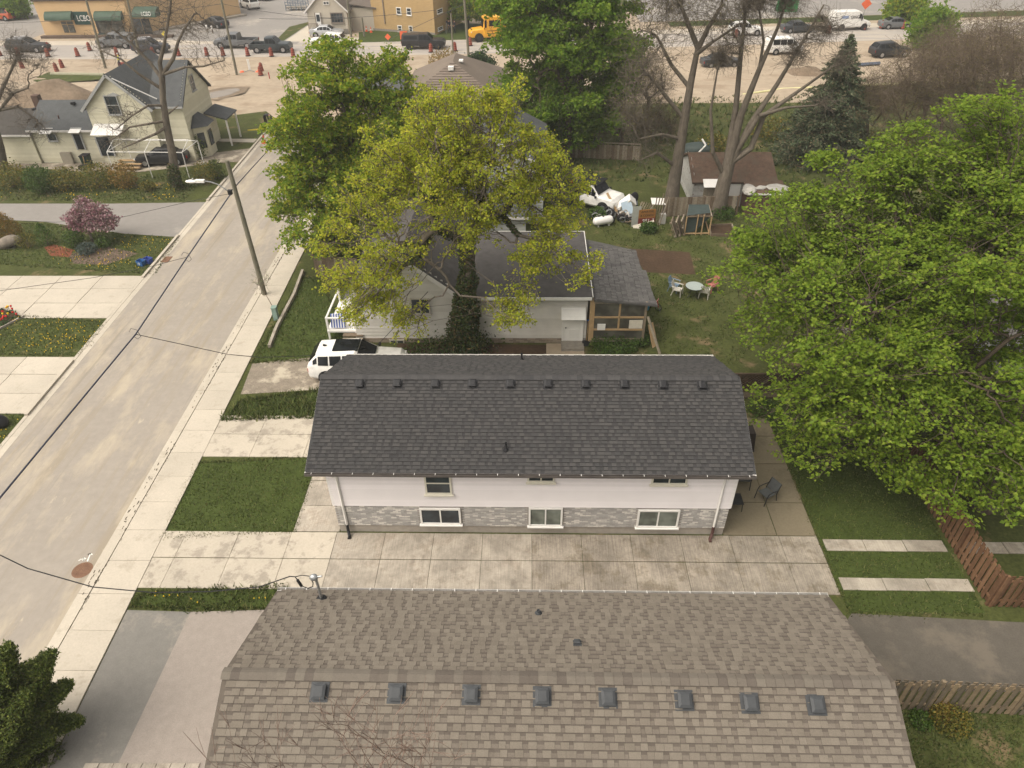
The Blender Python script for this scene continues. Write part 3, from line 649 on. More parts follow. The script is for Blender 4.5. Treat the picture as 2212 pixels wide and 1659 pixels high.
for (a, b, t, u_) in ((908, 995.5, 1097.5, 1132), (1142, 1215, 1096, 1136), (1377, 1467, 1101, 1139)):
    zz = UY((a+b)/2, u_, -.03)[2]; window(dh, UY(a, 1115, -.03)[0], UY(b, 1115, -.03)[0], zz+.03, UY((a+b)/2, t, -.03)[2], -.025, m_white, 'slide', gm=glassmat('curtained_glass', (.09, .10, .085), .12) if a > 1100 else None, d=.06)
# roof
rf = MB(); x0, x1 = EX0, EX1
rf.slab([(x0, EY, EZ), (x1, EY, EZ), (x1, RY, RZ), (x0, RY, RZ)], .12); rf.slab([(x1, BY, EZ), (x0, BY, EZ), (x0, RY, RZ), (x1, RY, RZ)], .12)
roof = rf.build('roof', M('roof_deck_black', (.05, .05, .05), .9, .2), dh)
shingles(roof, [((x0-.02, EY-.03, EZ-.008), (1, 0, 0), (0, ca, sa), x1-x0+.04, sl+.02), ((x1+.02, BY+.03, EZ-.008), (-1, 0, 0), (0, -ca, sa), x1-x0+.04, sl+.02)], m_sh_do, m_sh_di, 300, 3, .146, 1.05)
ridge_caps(roof, (x0-.02, RY, RZ), (x1+.02, RY, RZ), ang, M('charcoal_ridge', (.07, .07, .07), .95, .2, 30, rnd='obj', rcols=[(.05, .049, .05), (.062, .06, .06), (.07, .068, .067)]), 5)
sf = MB(); sf.box(((x0+x1)/2, (EY+0)/2+.01, EZ-.15), (x1-x0-.04, -EY-.03, .02)); sf.build('soffit', m_fascia, dh)
for y in (EY, BY): MB().box(((x0+x1)/2, y, EZ-.10), (x1-x0, .03, .17)).build('fascia', m_fascia, dh)
for xx in (x0+.01, x1-.01):
    for (ya, yb) in ((EY, RY), (BY, RY)):
        MB().bar((xx, ya, EZ-.12), (xx, yb, RZ-.12), .03, .2).build('barge_board', m_fascia, dh)
    MB().add([(xx, 0, EZ-.1), (xx, 6.36, EZ-.1), (xx, RY, RZ-.2)], [(0, 1, 2)]).build('gable_soffit', m_fascia, dh)
gutter(dh, x0, x1, EY-.02, EZ-.03, -1, M('dark_gutter', (.12, .105, .095), .6, .3, 4), n=22, w=.10); gutter(dh, x0, x1, BY+.02, EZ-.03, 1, n=12)  # front gutter is dark throughout, back gutter keeps the pale trim
NF = (0, -sa, ca); NB = (0, sa, ca)
BF = basis((0, 0, 0), (1, 0, 0), (0, ca, sa)); BB = basis((0, 0, 0), (-1, 0, 0), (0, -ca, sa))
for x, y in ((778, 831), (859, 830), (941, 831), (1021, 830), (1103, 831), (1184, 831), (1265, 832), (1349, 832), (1432, 833), (1517, 834)): roof_vent(dh, hit(x, y, (0, EY, EZ), NF), BF, .29)
vent_pipe(dh, hit(1093, 972, (0, EY, EZ), NF), .36, .045); vent_pipe(dh, hit(1127, 778, (0, BY, EZ), NB), .36, .045)
def downspout(x, xb, zb, dark):
    mb = MB(); mb.tube([(x, -.5, 3.66), (x, -.42, 3.5), (x, -.09, 3.25), (x, -.08, zb)], .05, 4); d = mb.build('downspout', m_trim, dh)
    MB().tube([(x, -.08, zb), (x, -.09, .22), (xb, -.25, .07), (xb, -.38, .06)], .062, 8).build('drain_elbow', dark, d)
downspout(.36, .42, .55, m_black); downspout(14.55, 14.45, .60, M('rust_brown_elbow', (.12, .06, .05), .7, .4, 8))

# ---- the long house with the tan roof in front
TX0, TX1, TY, TZ = -.30, 16.50, -5.24, 3.40; TRY, TRZ = TY-3.62, TZ+1.56; TNY = TRY-3.62
th = thing('house', 'long house with a mottled tan brown shingle roof and eight square vents', 'house', (8, TRY, 0))
MB().box((8.1, TRY, 1.65), (15.6, 6.3, 3.3)).build('wall', M('tan_brick', (.34, .25, .18), .9, .2, 10), th)
mb = MB(); mb.slab([(TX1, TY, TZ), (TX0, TY, TZ), (TX0, TRY, TRZ), (TX1, TRY, TRZ)], .12); mb.slab([(TX0, TNY, TZ), (TX1, TNY, TZ), (TX1, TRY, TRZ), (TX0, TRY, TRZ)], .12)
troof = mb.build('roof', M('roof_deck_brown', (.12, .10, .08), .9, .2), th)
sl2 = math.hypot(3.62, 1.56); a2 = math.atan2(1.56, 3.62); c2, s2 = math.cos(a2), math.sin(a2)
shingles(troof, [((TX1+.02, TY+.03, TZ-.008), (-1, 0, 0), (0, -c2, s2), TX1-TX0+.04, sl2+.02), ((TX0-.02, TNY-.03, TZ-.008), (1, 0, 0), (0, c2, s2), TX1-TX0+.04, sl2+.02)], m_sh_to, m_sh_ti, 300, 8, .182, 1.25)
ridge_caps(troof, (TX0-.02, TRY, TRZ), (TX1+.02, TRY, TRZ), a2, M('tan_ridge', (.2, .2, .2), .95, .16, 30, rnd='obj', rcols=[(.115, .097, .081), (.135, .115, .095), (.165, .145, .118), (.15, .13, .107)]), 6, .17)
gutter(th, TX0, TX1, TY+.02, TZ-.02, 1, M('grey_white_gutter', (.50, .48, .45), .5, .2, 3), n=26, w=.11); gutter(th, TX0, TX1, TNY-.02, TZ-.02, -1, m_white, n=4)
for y in (TY, TNY): MB().box(((TX0+TX1)/2, y, TZ-.10), (TX1-TX0, .03, .17)).build('fascia', m_fascia, th)
for xx in (TX0+.01, TX1-.01):
    for ya in (TY, TNY): MB().bar((xx, ya, TZ-.12), (xx, TRY, TRZ-.12), .03, .2).build('barge_board', m_fascia, th)
    MB().add([(xx, TY, TZ-.1), (xx, TNY, TZ-.1), (xx, TRY, TRZ-.2)], [(0, 1, 2)]).build('gable_soffit', m_fascia, th)
N1 = (0, s2, c2); N2 = (0, -s2, c2); B1 = basis((0, 0, 0), (-1, 0, 0), (0, -c2, s2)); B2 = basis((0, 0, 0), (1, 0, 0), (0, c2, s2))
m_vent2 = M('slate_vent', (.058, .062, .066), .6, .2, 8)
for x, y in ((691, 1495), (857, 1498), (1018, 1501), (1171, 1505), (1313, 1508), (1477, 1513), (1619, 1519), (1762, 1523)): roof_vent(th, hit(x, y, (0, TNY, TZ), N2), B2, .34, m_vent2)
vent_pipe(th, hit(1163, 1326, (0, TY, TZ), N1), .17, .05, m_vent2); roof_vent(th, hit(1247, 1391, (0, TY, TZ), N1), B1, .17, m_vent2)
mast = hit(695, 1294, (0, TY, TZ), N1)
sm = thing('service_mast', 'grey electrical service mast standing on the tan roof with looped cables', 'mast', mast)
MB().lathe([(.16, -.03), (.15, .03), (.06, .07), (.05, .09)], mast, 16).build('flashing', m_black, sm)
MB().tube([mast, mast+Vector((0, 0, 1.02))], .042, 10).build('conduit', m_galv, sm, smooth=True)
top = mast+Vector((0, 0, 1.02)); mb = MB(); mb.blob(top+Vector((-.06, 0, .02)), (.14, .1, .12), 3, .1); mb.tube([top+Vector((.02, 0, .03)), top+Vector((.2, 0, .08))], .03, 8); mb.build('weatherhead', m_galv, sm, smooth=True)
q = [top+Vector(v) for v in ((-.15, 0, 0), (-.12, 0, -.25), (-.16, 0, -.42), (-.32, 0, -.5), (-.5, .02, -.42), (-.56, .03, -.2), (-.62, .05, -.03), (-.8, .1, -.08))]
MB().tube(q, .016, 6).build('cable_loop', m_black, sm); MB().tube([q[4], q[4]+Vector((-.07, .01, .26))], .045, 8).build('splice_sleeve', m_black, sm)
MB().tube([top+Vector((-.12, 0, .06)), top+Vector((-.4, .04, .06)), q[6], q[7]], .013, 6).build('cable', m_black, sm)
MASTTOP = top+Vector((-.8, .1, -.08))
# ------------------------------------------------------------------ simple gabled blocks
def gable(root, x0, x1, y0, y1, zw, zr, axis, wmat, rmat, over=.35, exp=.2, faces='f', board='siding_board', t=.14, fascia=True, fm=None):
    """walls with separate siding boards on the faces listed (f front, l left, r right) and a gable roof; ridge along axis"""
    mb = MB(); e = .03
    X0, X1, Y0, Y1 = x0+e, x1-e, y0+e, y1-e
    if axis == 'y':
        xm = (x0+x1)/2; zt = zr-.15
        mb.add([(X0, Y0, 0), (X1, Y0, 0), (X1, Y0, zw), (xm, Y0, zt), (X0, Y0, zw), (X0, Y1, 0), (X1, Y1, 0), (X1, Y1, zw), (xm, Y1, zt), (X0, Y1, zw)],
               [(0, 1, 2, 3, 4), (9, 8, 7, 6, 5), (1, 6, 7, 2), (0, 4, 9, 5), (2, 7, 8, 3), (4, 3, 8, 9)])
    else:
        ym = (y0+y1)/2; zt = zr-.15
        mb.add([(X0, Y0, 0), (X0, Y1, 0), (X0, Y1, zw), (X0, ym, zt), (X0, Y0, zw), (X1, Y0, 0), (X1, Y1, 0), (X1, Y1, zw), (X1, ym, zt), (X1, Y0, zw)],
               [(4, 3, 2, 1, 0), (5, 6, 7, 8, 9), (0, 5, 9, 4), (1, 2, 7, 6), (4, 9, 8, 3), (2, 3, 8, 7)])
    mb.build('wall', wmat, root); r = MB(); s = None
    if axis == 'y':
        k = (zr-zw)/((x1-x0)/2); a, b, zl = x0-over, x1+over, zw-over*k; ya, yb = y0-over*.7, y1+over*.7
        r.slab([(b, ya, zl), (b, yb, zl), (xm, yb, zr), (xm, ya, zr)], t); r.slab([(a, yb, zl), (a, ya, zl), (xm, ya, zr), (xm, yb, zr)], t)
        ob = r.build('roof', rmat, root)
        if fascia:
            for q in (a, b): MB().bar((q, ya-.02, zl-.1), (xm, ya-.02, zr-.1), .03, .2).build('barge_board', fm or m_fascia, ob)
        clipf = lambda z: (x0, x1) if z < zw else (x0+(z-zw)/k, x1-(z-zw)/k)
        if 'f' in faces: siding(root, x0, x1, y0+.02, .25, zr-.2, exp, wmat, board, clip=clipf)
        if 'l' in faces: siding(root, y0, y1, x0+.02, .25, zw, exp, wmat, board, 'y', -1)
        if 'r' in faces: siding(root, y0, y1, x1-.02, .25, zw, exp, wmat, board, 'y', 1)
    else:
        k = (zr-zw)/((y1-y0)/2); a, b, zl = y0-over, y1+over, zw-over*k; xa, xb = x0-over*.7, x1+over*.7
        r.slab([(xa, a, zl), (xb, a, zl), (xb, ym, zr), (xa, ym, zr)], t); r.slab([(xb, b, zl), (xa, b, zl), (xa, ym, zr), (xb, ym, zr)], t)
        ob = r.build('roof', rmat, root)
        if fascia: MB().box(((xa+xb)/2, a-.02, zl-.08), (xb-xa, .03, .16)).build('fascia', fm or m_fascia, ob)
        clipf = lambda z: (y0, y1) if z < zw else (y0+(z-zw)/k, y1-(z-zw)/k)
        if 'f' in faces: siding(root, x0, x1, y0+.02, .25, zw, exp, wmat, board)
        if 'l' in faces: siding(root, y0, y1, x0+.02, .25, zr-.2, exp, wmat, board, 'y', -1, clip=clipf)
        if 'r' in faces: siding(root, y0, y1, x1-.02, .25, zr-.2, exp, wmat, board, 'y', 1, clip=clipf)
    return ob
def pxwin(root, px0, px1, py0, py1, y, fmat, kind='hung', **k):
    a = UY(px0, (py0+py1)/2, y); b = UY(px1, (py0+py1)/2, y); z1 = UY((px0+px1)/2, py0, y)[2]; z0 = UY((px0+px1)/2, py1, y)[2]
    return window(root, a[0], b[0], z0, z1, y, fmat, kind, **k)
m_bungw = M('white_board', (.66, .63, .58), .6, .12, 2.0, rnd='obj', rcols=[(.62, .59, .54), (.70, .67, .62)])
m_roofg = M('worn_grey_roofing', (.105, .098, .095), .95, .3, 3.0, spec=.15, bmp=.2)
m_roofb = M('faded_grey_shingle', (.125, .12, .115), .95, .35, 5.0, spec=.15, bmp=.3, streak=(1, 4, 4))
m_conc = M('grey_block', (.26, .235, .20), .9, .25, 5)
# ---- white bungalow behind the ivy tree
bh = thing('bungalow', 'white sided bungalow behind the ivy clad tree with a screened porch', 'house', (4.5, 17, 0))
gable(bh, -1.9, 3.9, 13.4, 21.5, 3.0, 5.3, 'y', m_bungw, m_roofg, .4, .21, 'fl')
MB().box((7.2, 16.6, 1.5), (6.6, 6.3, 2.9)).build('wall', m_bungw, bh); siding(bh, 3.95, 10.5, 13.42, .3, 2.98, .21, m_bungw)
mb = MB(); mb.slab([(3.6, 12.95, 3.06), (10.72, 12.95, 3.06), (10.66, 19.9, 3.42), (3.6, 19.9, 3.42)], .16); fr_ = mb.build('flat_roof', m_roofg, bh)
MB().bar((10.70, 12.95, 3.10), (10.64, 19.9, 3.46),   .04, .04).build('edge_flashing', m_trim, fr_); MB().box((7.1, 12.93, 3.0), (7.1, .03, .16)).build('fascia', m_white, fr_)
MB().box((6.2, 19.88, 3.46), (8.9, .03, .03)).build('edge_flashing', m_trim, fr_)
fb = MB().box((4.3, 13.40, .14), (12.35, .06, .28)).build('foundation', M('mortar', (.36, .33, .30)), bh)
bk2 = MB().box((0, 0, 0), (.38, .03, .085)).mesh(name='brick'); bk2.materials.append(M('tan_block', (.3, .24, .18), .9, .2, 8, rnd='obj', rcols=[(.24, .19, .145), (.31, .25, .19), (.35, .29, .23)]))
for r in range(3):
    for i in range(30):
        o = bpy.data.objects.new('block', bk2); COL.objects.link(o); o.parent = fb; o.location = Vector((-1.65+i*.4+(.2 if r % 2 else 0), 13.36, .05+r*.092))
m_fr2 = M('beige_frame', (.50, .46, .40), .6, .1, 4)
pxwin(bh, 887, 929, 644, 678, 13.36, m_fr2, 'slide'); pxwin(bh, 842, 874, 733, 747, 13.34, m_fr2, 'slide', sill=False)
# door with an awning
a = UY(1216, 738, 13.36); b = UY(1255, 738, 13.36); z1 = UY(1235, 690, 13.36)[2]
dr = MB().box(((a[0]+b[0])/2, 13.36, z1/2+.12), (b[0]-a[0], .06, z1)).build('door', m_white, bh)
MB().box(((a[0]+b[0])/2+.08, 13.32, .62), (.52, .02, .55)).build('door_panel', m_trim, dr); MB().blob((a[0]+.12, 13.30, 1.0), (.035, .03, .035), 1, 0).build('handle', m_iron, dr)
MB().box((a[0]-.04, 13.345, 1.05), (.08, .08, 2.1)).build('jamb', m_white, dr); MB().box((b[0]+.04, 13.345, 1.05), (.08, .08, 2.1)).build('jamb', m_white, dr)
aw = thing; mb = MB(); za = UY(1235, 664, 13.36)[2]; zb = UY(1235, 691, 12.9)[2]
awn = MB().bar((a[0]-.15, 13.34, za+.02), (b[0]+.15, 13.34, za+.02), .04).build('awning', m_white, bh)
for i in range(7):
    t0 = i/7; t1 = (i+1)/7; y0 = 13.34-.44*t0; y1 = 13.34-.44*t1-.02; z0 = za-(za-zb)*t0; zz = za-(za-zb)*t1
    MB().slab([(a[0]-.15, y1, zz), (b[0]+.15, y1, zz), (b[0]+.15, y0, z0), (a[0]-.15, y0, z0)], .02).build('awning_slat', m_white, awn)
MB().box(((a[0]+b[0])/2, 12.95, .08), (1.2, .8, .16)).build('step', m_conc, bh)
# screened porch
pr = MB(); pr.slab([(10.78, 12.95, 2.92), (14.05, 12.95, 2.62), (13.55, 19.3, 2.55), (10.72, 19.7, 3.05)], .1); prf = pr.build('porch_roof', m_roofb, bh)
shp = MB()
rg = random.Random(4)
for r in range(40):
    for i in range(11):
        x = 10.85+i*.28+rg.uniform(0, .04); y = 13.0+r*.155; k = (x-10.78)/3.2; z = 2.93-k*.3-.006*r*k*.5+.012+(.003*r*(1-k))*.9
        if x < 13.95-.012*r*1.0: shp.slab([(x, y, z+.012), (x+.27, y, z-.014), (x+.265, y+.15, z-.01), (x-.005, y+.15, z+.014)], .012)
shp.build('shingle_field', M('brown_tab', (.145, .125, .112), .95, .3, 8, rnd='island', rcols=[(.10, .095, .092), (.125, .12, .115), (.145, .138, .132)]), prf, kind='stuff')
fy = 13.15; xa, xb = 10.62, 13.55
MB().box((10.72, fy, 1.45), (.26, .06, 2.9)).build('corner_post', m_newwood, bh); MB().box((13.5, fy, 1.35), (.12, .12, 2.7)).build('corner_post', m_wood, bh); MB().box((13.5, 18.9, 1.3), (.12, .12, 2.6)).build('corner_post', m_wood, bh)
for z, m in ((.42, m_wood), (1.02, m_newwood), (1.78, m_newwood), (2.66, m_wood)): MB().box((12.15, fy-.02, z), (2.7, .07, .09)).build('porch_rail', m, bh)
MB().box((12.15, fy-.025, 1.87), (.09, .06, 1.6)).build('porch_stud', m_newwood, bh)
m_screen = glassmat('porch_screen', (.055, .052, .042), .5)
for x0, x1, z0, z1 in ((10.87, 12.1, 1.83, 2.6), (12.2, 13.43, 1.83, 2.6), (10.87, 12.1, 1.07, 1.73), (12.2, 13.43, 1.07, 1.73), (10.87, 13.43, .47, .97)): MB().box(((x0+x1)/2, fy, (z0+z1)/2), (x1-x0, .015, z1-z0)).build('screen', m_screen, bh)
MB().box((12.1, 16, .3), (2.9, 5.8, .1)).build('porch_floor', m_wood, bh); MB().box((13.52, 16.1, 1.4), (.02, 5.5, 2.2)).build('screen', m_screen, bh)
MB().box((11.25, fy-.06, 1.2), (.42, .05, .36)).build('white_box', m_white, bh); MB().box((13.05, fy-.05, 1.36), (.7, .04, .5)).build('white_board', M('cream_board', (.6, .55, .46), .7, .1), bh)
setp(MB().bar((13.62, 13.0, 1.9), (14.35, 12.3, 0.03), .1).build('prop_board', m_wood), 'long weathered plank leaning against the screened porch corner', 'plank')
setp(MB().slab([(13.75, 13.3, 1.2), (14.05, 12.8, 0.05), (14.35, 13.1, .05), (14.05, 13.6, 1.2)], .03).build('plywood_sheet', m_newwood), 'pale plywood sheet leaning beside the porch corner', 'plywood')
# front porch of the bungalow
pc = thing('porch_deck', 'small white railed porch deck with a blue striped cushion on its bench', 'deck', (-3.1, 15, 0))
MB().box((-2.75, 15.2, .55), (1.6, 3.2, .12)).build('deck_floor', m_white, pc)
for x, y in ((-3.5, 13.7), (-2.0, 13.7), (-3.5, 16.7)): MB().box((x, y, .65), (.1, .1, 1.5)).build('deck_post', m_white, pc)
MB().box((-2.75, 13.68, 1.35), (1.6, .08, .08)).build('handrail', m_white, pc); MB().box((-3.5, 15.2, 1.35), (.08, 3.0, .08)).build('handrail', m_white, pc)
for i in range(4): MB().box((-2.1, 13.4-.26*i, .46-.13*i), (1.1, .28, .05)).build('stair_tread', m_wood, pc)
m_, nt_, bs_ = nt_new('blue_stripe_fabric'); wv = nt_.nodes.new('ShaderNodeTexWave'); wv.inputs['Scale'].default_value = 2.2; g_ = nt_.nodes.new('ShaderNodeNewGeometry'); nt_.links.new(g_.outputs['Position'], wv.inputs['Vector'])
nt_.links.new(ramp(nt_, wv.outputs[0], [(.48, (.05, .09, .32)), (.52, (.65, .66, .68))]), bs_.inputs['Base Color']); bs_.inputs['Roughness'].default_value = .9
setp(MB().box((-2.95, 13.9, 1.05), (.75, .16, .75), rx=-.3).build('striped_cushion', m_), 'blue and white striped cushion standing on the porch deck', 'cushion')

# ---- pale two storey house and brown hipped house further back
h2 = thing('house', 'pale two storey house half hidden behind the yellow green tree', 'house', (4.5, 32, 0))
gable(h2, 1.2, 8.4, 28.5, 37.5, 4.3, 6.2, 'y', M('pale_siding', (.52, .53, .50), .6, .12, 2, rnd='obj', rcols=[(.49, .5, .47), (.55, .56, .53)]), m_grey_sh, .4, .22, 'fr')
for x in (2.2, 6.6): window(h2, x, x+.9, 2.6, 3.9, 28.5, m_white, 'hung')
window(h2, 3.9, 4.9, .9, 2.1, 28.5, m_white, 'hung')
setp(gable(h2, 2.2, 7.2, 24.6, 28.4, 2.5, 3.4, 'x', M('pale_siding', (.5, .5, .5)), m_grey_sh, .3, .22, 'f'), None)
h3 = thing('house', 'brown hipped roof house with a small white roof vent between the green trees', 'house', (1.5, 54, 0))
ex0, ex1, ey0, ey1, ez = -4.6, 5.2, 48.0, 60.0, 2.8
MB().box(((ex0+ex1)/2, (ey0+ey1)/2, 1.4), (ex1-ex0-.8, ey1-ey0-.8, 2.8)).build('wall', M('brown_stucco', (.34, .29, .24), .8, .15, 3), h3)
xr = 0.2; yr0, yr1, rz = 52.6, 56.0, 5.3
hr = MB(); hr.add([(ex0, ey0, ez), (ex1, ey0, ez), (ex1, ey1, ez), (ex0, ey1, ez), (xr, yr0, rz), (xr, yr1, rz)], [(0, 1, 4), (1, 2, 5, 4), (2, 3, 5), (3, 0, 4, 5), (0, 3, 2, 1)])
hro = hr.build('roof', M('brown_strip_shingle', (.19, .155, .125), .95, .25, 2.5, streak=(.4, 6, 6), spec=.15), h3)
for i in range(16):                                   # courses on the hip facing the street
    t0 = i/16; t1 = t0+.055; L = lambda t, s: Vector((ex0+(xr-ex0)*t if s else ex1+(xr-ex1)*t, ey0+(yr0-ey0)*t, ez+(rz-ez)*t))
    MB().slab([L(t0, 1)+Vector((0, -.02, .045)), L(t0, 0)+Vector((0, -.02, .045)), L(t1, 0)+Vector((0, 0, .012)), L(t1, 1)+Vector((0, 0, .012))], .02).build('shingle_course', M('brown_course', (.2, .16, .13), .95, .2, 5, rnd='obj', rcols=[(.17, .135, .11), (.21, .17, .14)]), hro)
MB().box((0.1, 51.6, 4.95), (.5, .5, .3)).build('roof_vent', m_white, h3); MB().box((.9, 53.6, 5.15), (.4, .6, .15)).build('skylight', m_white, h3)
MB().box(((ex0+ex1)/2, ey0-.06, ez-.04), (ex1-ex0, .12, .12)).build('gutter', m_trim, h3)
gable(h3, -9.5, -4.7, 51.0, 57.5, 2.7, 4.4, 'x', M('brown_stucco', (.34, .29, .24)), m_grey_sh, .3, .25, 'f')

# ---- cream farmhouse on the left
m_cream = M('farm_cream', (.66, .61, .40), .6, .1, 2, rnd='obj', rcols=[(.62, .58, .43), (.69, .65, .50)])
m_frg = M('grey_white_frame', (.42, .42, .41), .6, .15, 4)
ch = thing('farmhouse', 'cream clapboard farmhouse with a steep grey roof and low rear wings', 'house', (-27, 43, 0))
gable(ch, -28.9, -23.7, 40.5, 48.5, 4.9, 7.35, 'y', m_cream, m_grey_sh, .35, .17, 'fl', fm=m_frg)
gable(ch, -23.75, -21.3, 41.2, 47.2, 4.9, 7.5, 'x', m_cream, m_grey_sh, .3, .17, 'fr', fm=m_frg)
gable(ch, -34.6, -28.95, 40.9, 47, 3.0, 4.4, 'x', m_cream, m_grey_sh, .3, .17, 'f')
gable(ch, -44.0, -34.65, 40.7, 46, 2.7, 3.9, 'x', m_cream, M('old_dark_shingle', (.075, .068, .06), .95, .35, 5), .3, .17, 'f')
m_frg = M('grey_white_frame', (.55, .56, .57), .6, .1, 4)
pxwin(ch, 229, 258, 206, 248, 40.44, m_frg, 'hung'); MB().add([(UY(227, 206, 40.4)[0], 40.4, UY(240, 207, 40.4)[2]), (UY(262, 206, 40.4)[0], 40.4, UY(240, 207, 40.4)[2]), (UY(244, 200, 40.4)[0], 40.4, UY(244, 200, 40.4)[2])], [(0, 1, 2)]).build('window_hood', m_frg, ch)
pxwin(ch, 103, 123, 288, 305, 40.84, m_frg, 'plain'); 
def door(root, px0, px1, py0, py1, y, mat, jm):
    a = UY(px0, py1, y); b = UY(px1, py1, y); z1 = UY(px0, py0, y)[2]; z0 = a[2]
    d = MB().box(((a[0]+b[0])/2, y-.02, (z0+z1)/2), (b[0]-a[0], .06, z1-z0)).build('door', mat, root)
    for q in (a[0]-.06, b[0]+.06): MB().box((q, y-.03, (z0+z1)/2), (.12, .09, z1-z0+.1)).build('jamb', jm, d)
    MB().box(((a[0]+b[0])/2, y-.055, (z0+z1)/2+.15), ((b[0]-a[0])*.7, .02, (z1-z0)*.55)).build('pane', m_glass, d); return d
door(ch, 170, 184, 290, 322, 40.84, m_black, m_frg); door(ch, 222, 248, 296, 336, 40.44, m_glass, m_frg)
def awning(root, px0, px1, py0, py1, y, out, mat, n=6):
    a = UY(px0, py0, y); b = UY(px1, py0, y); zb = UY(px0, py1, y-out)[2]; r = MB().bar((a[0], y-.02, a[2]), (b[0], y-.02, a[2]), .05).build('awning', mat, root)
    for i in range(n):
        t0, t1 = i/n, (i+1)/n+.02; MB().slab([(a[0], y-out*t1, a[2]+(zb-a[2])*t1), (b[0], y-out*t1, a[2]+(zb-a[2])*t1), (b[0], y-out*t0, a[2]+(zb-a[2])*t0), (a[0], y-out*t0, a[2]+(zb-a[2])*t0)], .02).build('awning_slat', mat, r)
    for q in (a[0], b[0]): MB().add([(q, y, a[2]), (q, y-out, zb), (q, y, zb)], [(0, 1, 2)]).build('awning_side', mat, r)
    return r
awning(ch, 90, 114, 277, 289, 40.84, .6, m_white); awning(ch, 152, 176, 277, 287, 40.84, .6, m_white); awning(ch, 203, 268, 268, 292, 40.44, 1.1, m_white)
# bay window and street porch on its right side
bay = thing
byx, byy = -21.25, 43.2
mb = MB(); mb.prism([(byx, byy-1.3), (byx+.8, byy-.7), (byx+.8, byy+.7), (byx, byy+1.3)], 0, 2.6); by_ = mb.build('bay_window', m_cream, ch)
for (xa, ya, xb, yb) in ((byx+.1, byy-1.28, byx+.78, byy-.78), (byx+.84, byy-.55, byx+.84, byy+.55)):
    d = Vector((xb-xa, yb-ya, 0)); n = Vector((d.y, -d.x, 0)).normalized()*.03; p = Vector((xa, ya, 0))+n; q = Vector((xb, yb, 0))+n
    MB().slab([p+d*.15+Vector((0, 0, .8)), q-d*.15+Vector((0, 0, .8)), q-d*.15+Vector((0, 0, 2.1)), p+d*.15+Vector((0, 0, 2.1))], .03).build('pane', m_glass, by_)
mb = MB(); mb.add([(byx, byy-1.6, 2.6), (byx+1.15, byy-.85, 2.6), (byx+1.15, byy+.85, 2.6), (byx, byy+1.6, 2.6), (byx, byy-.6, 3.4), (byx, byy+.6, 3.4)], [(0, 1, 4), (1, 2, 5, 4), (2, 3, 5), (3, 2, 1, 0)]); mb.build('bay_roof', m_grey_sh, by_)
mb = MB(); mb.slab([(byx, 44.8, 3.0), (byx+1.9, 44.8, 2.45), (byx+1.9, 47.6, 2.45), (byx, 47.6, 3.0)], .12); po = mb.build('porch_roof', m_grey_sh, ch)
for y in (45.0, 47.4): MB().box((byx+1.75, y, 1.2), (.12, .12, 2.35)).build('porch_post', m_white, po)
window(ch, 43.9, 44.7, 5.0, 6.3, -21.3, m_frg, 'hung', axis='y', sgn=1)
mb = MB().box((-35.2, 44.2, 4.1), (.55, .55, 1.3)).build('chimney', M('dark_brick', (.13, .08, .06), .9, .3, 12), ch)
MB().bar((-25.9, 40.4, 7.0), (-23.2, 41.3, 5.15), .12, .06).build('valley_flashing', m_white, ch)
for p_, s_ in (((-31.6, 43.3, 4.3), .3), ((-34.9, 43.0, 3.9), .3)): MB().box(p_, (s_, s_, .2)).build('roof_vent', m_black, ch)
MB().lathe([(.05, 0), (.05, .3), (.03, .3)], (-32.2, 41.6, 3.5), 8).build('vent_pipe', M('rust_brown_elbow', (.12, .06, .05)), ch)
st = thing('wooden_steps', 'three tread wooden steps by the cream farmhouse back door', 'steps', (-26.2, 39.6, 0))
for i in range(3): MB().box((-26.3, 39.2+.32*i, .18+.2*i), (2.0, .34, .06)).build('tread', m_newwood, st)
for x in (-27.25, -25.35): MB().slab([(x, 39.05, .1), (x, 40.2, .1), (x, 40.2, .62), (x, 39.05, .2)], .05).build('stringer', m_wood, st)

# ---- rust roofed shed in the back yard
sh = thing('shed', 'derelict shed with a rust brown roof and peeling white gable wall', 'shed', (22, 34, 0))
m_rust = M('rusty_roof', (.14, .092, .066), .95, .4, 4.0, spec=.15, bmp=.5, grime=((.10, .075, .055), 1.3, .5))
m_peel = M('peeling_white', (.50, .49, .46), .8, .3, 3.0, grime=((.17, .13, .10), 3.0, .55), rnd='obj', rcols=[(.46, .45, .42), (.54, .53, .5)])
gable(sh, 19.4, 25.2, 31.4, 36.6, 2.05, 3.15, 'x', m_peel, m_rust, .25, .3, 'fl', fascia=False)
MB().box((20.6, 31.3, 1.2), (.9, .06, 1.5)).build('door', m_wood, sh); MB().box((22.1, 31.33, 1.35), (1.4, .03, 1.2)).build('white_panel', m_white, sh)
MB().slab([(20.0, 30.7, 1.75), (21.2, 30.7, 1.75), (21.2, 31.4, 2.1), (20.0, 31.4, 2.1)], .04).build('door_hood', m_white, sh)
MB().box((24.3, 30.6, .8), (2.6, 1.5, 1.6)).build('lean_to', M('red_brown_board', (.13, .07, .05), .85, .3, 5), sh); MB().slab([(22.9, 29.8, 1.62), (25.7, 29.8, 1.62), (25.7, 31.4, 2.0), (22.9, 31.4, 2.0)], .06).build('lean_to_roof', m_rust, sh)
MB().bar((22.9, 29.76, 1.6), (25.7, 29.76, 1.6), .06, .1).build('lean_to_fascia', m_white, sh)
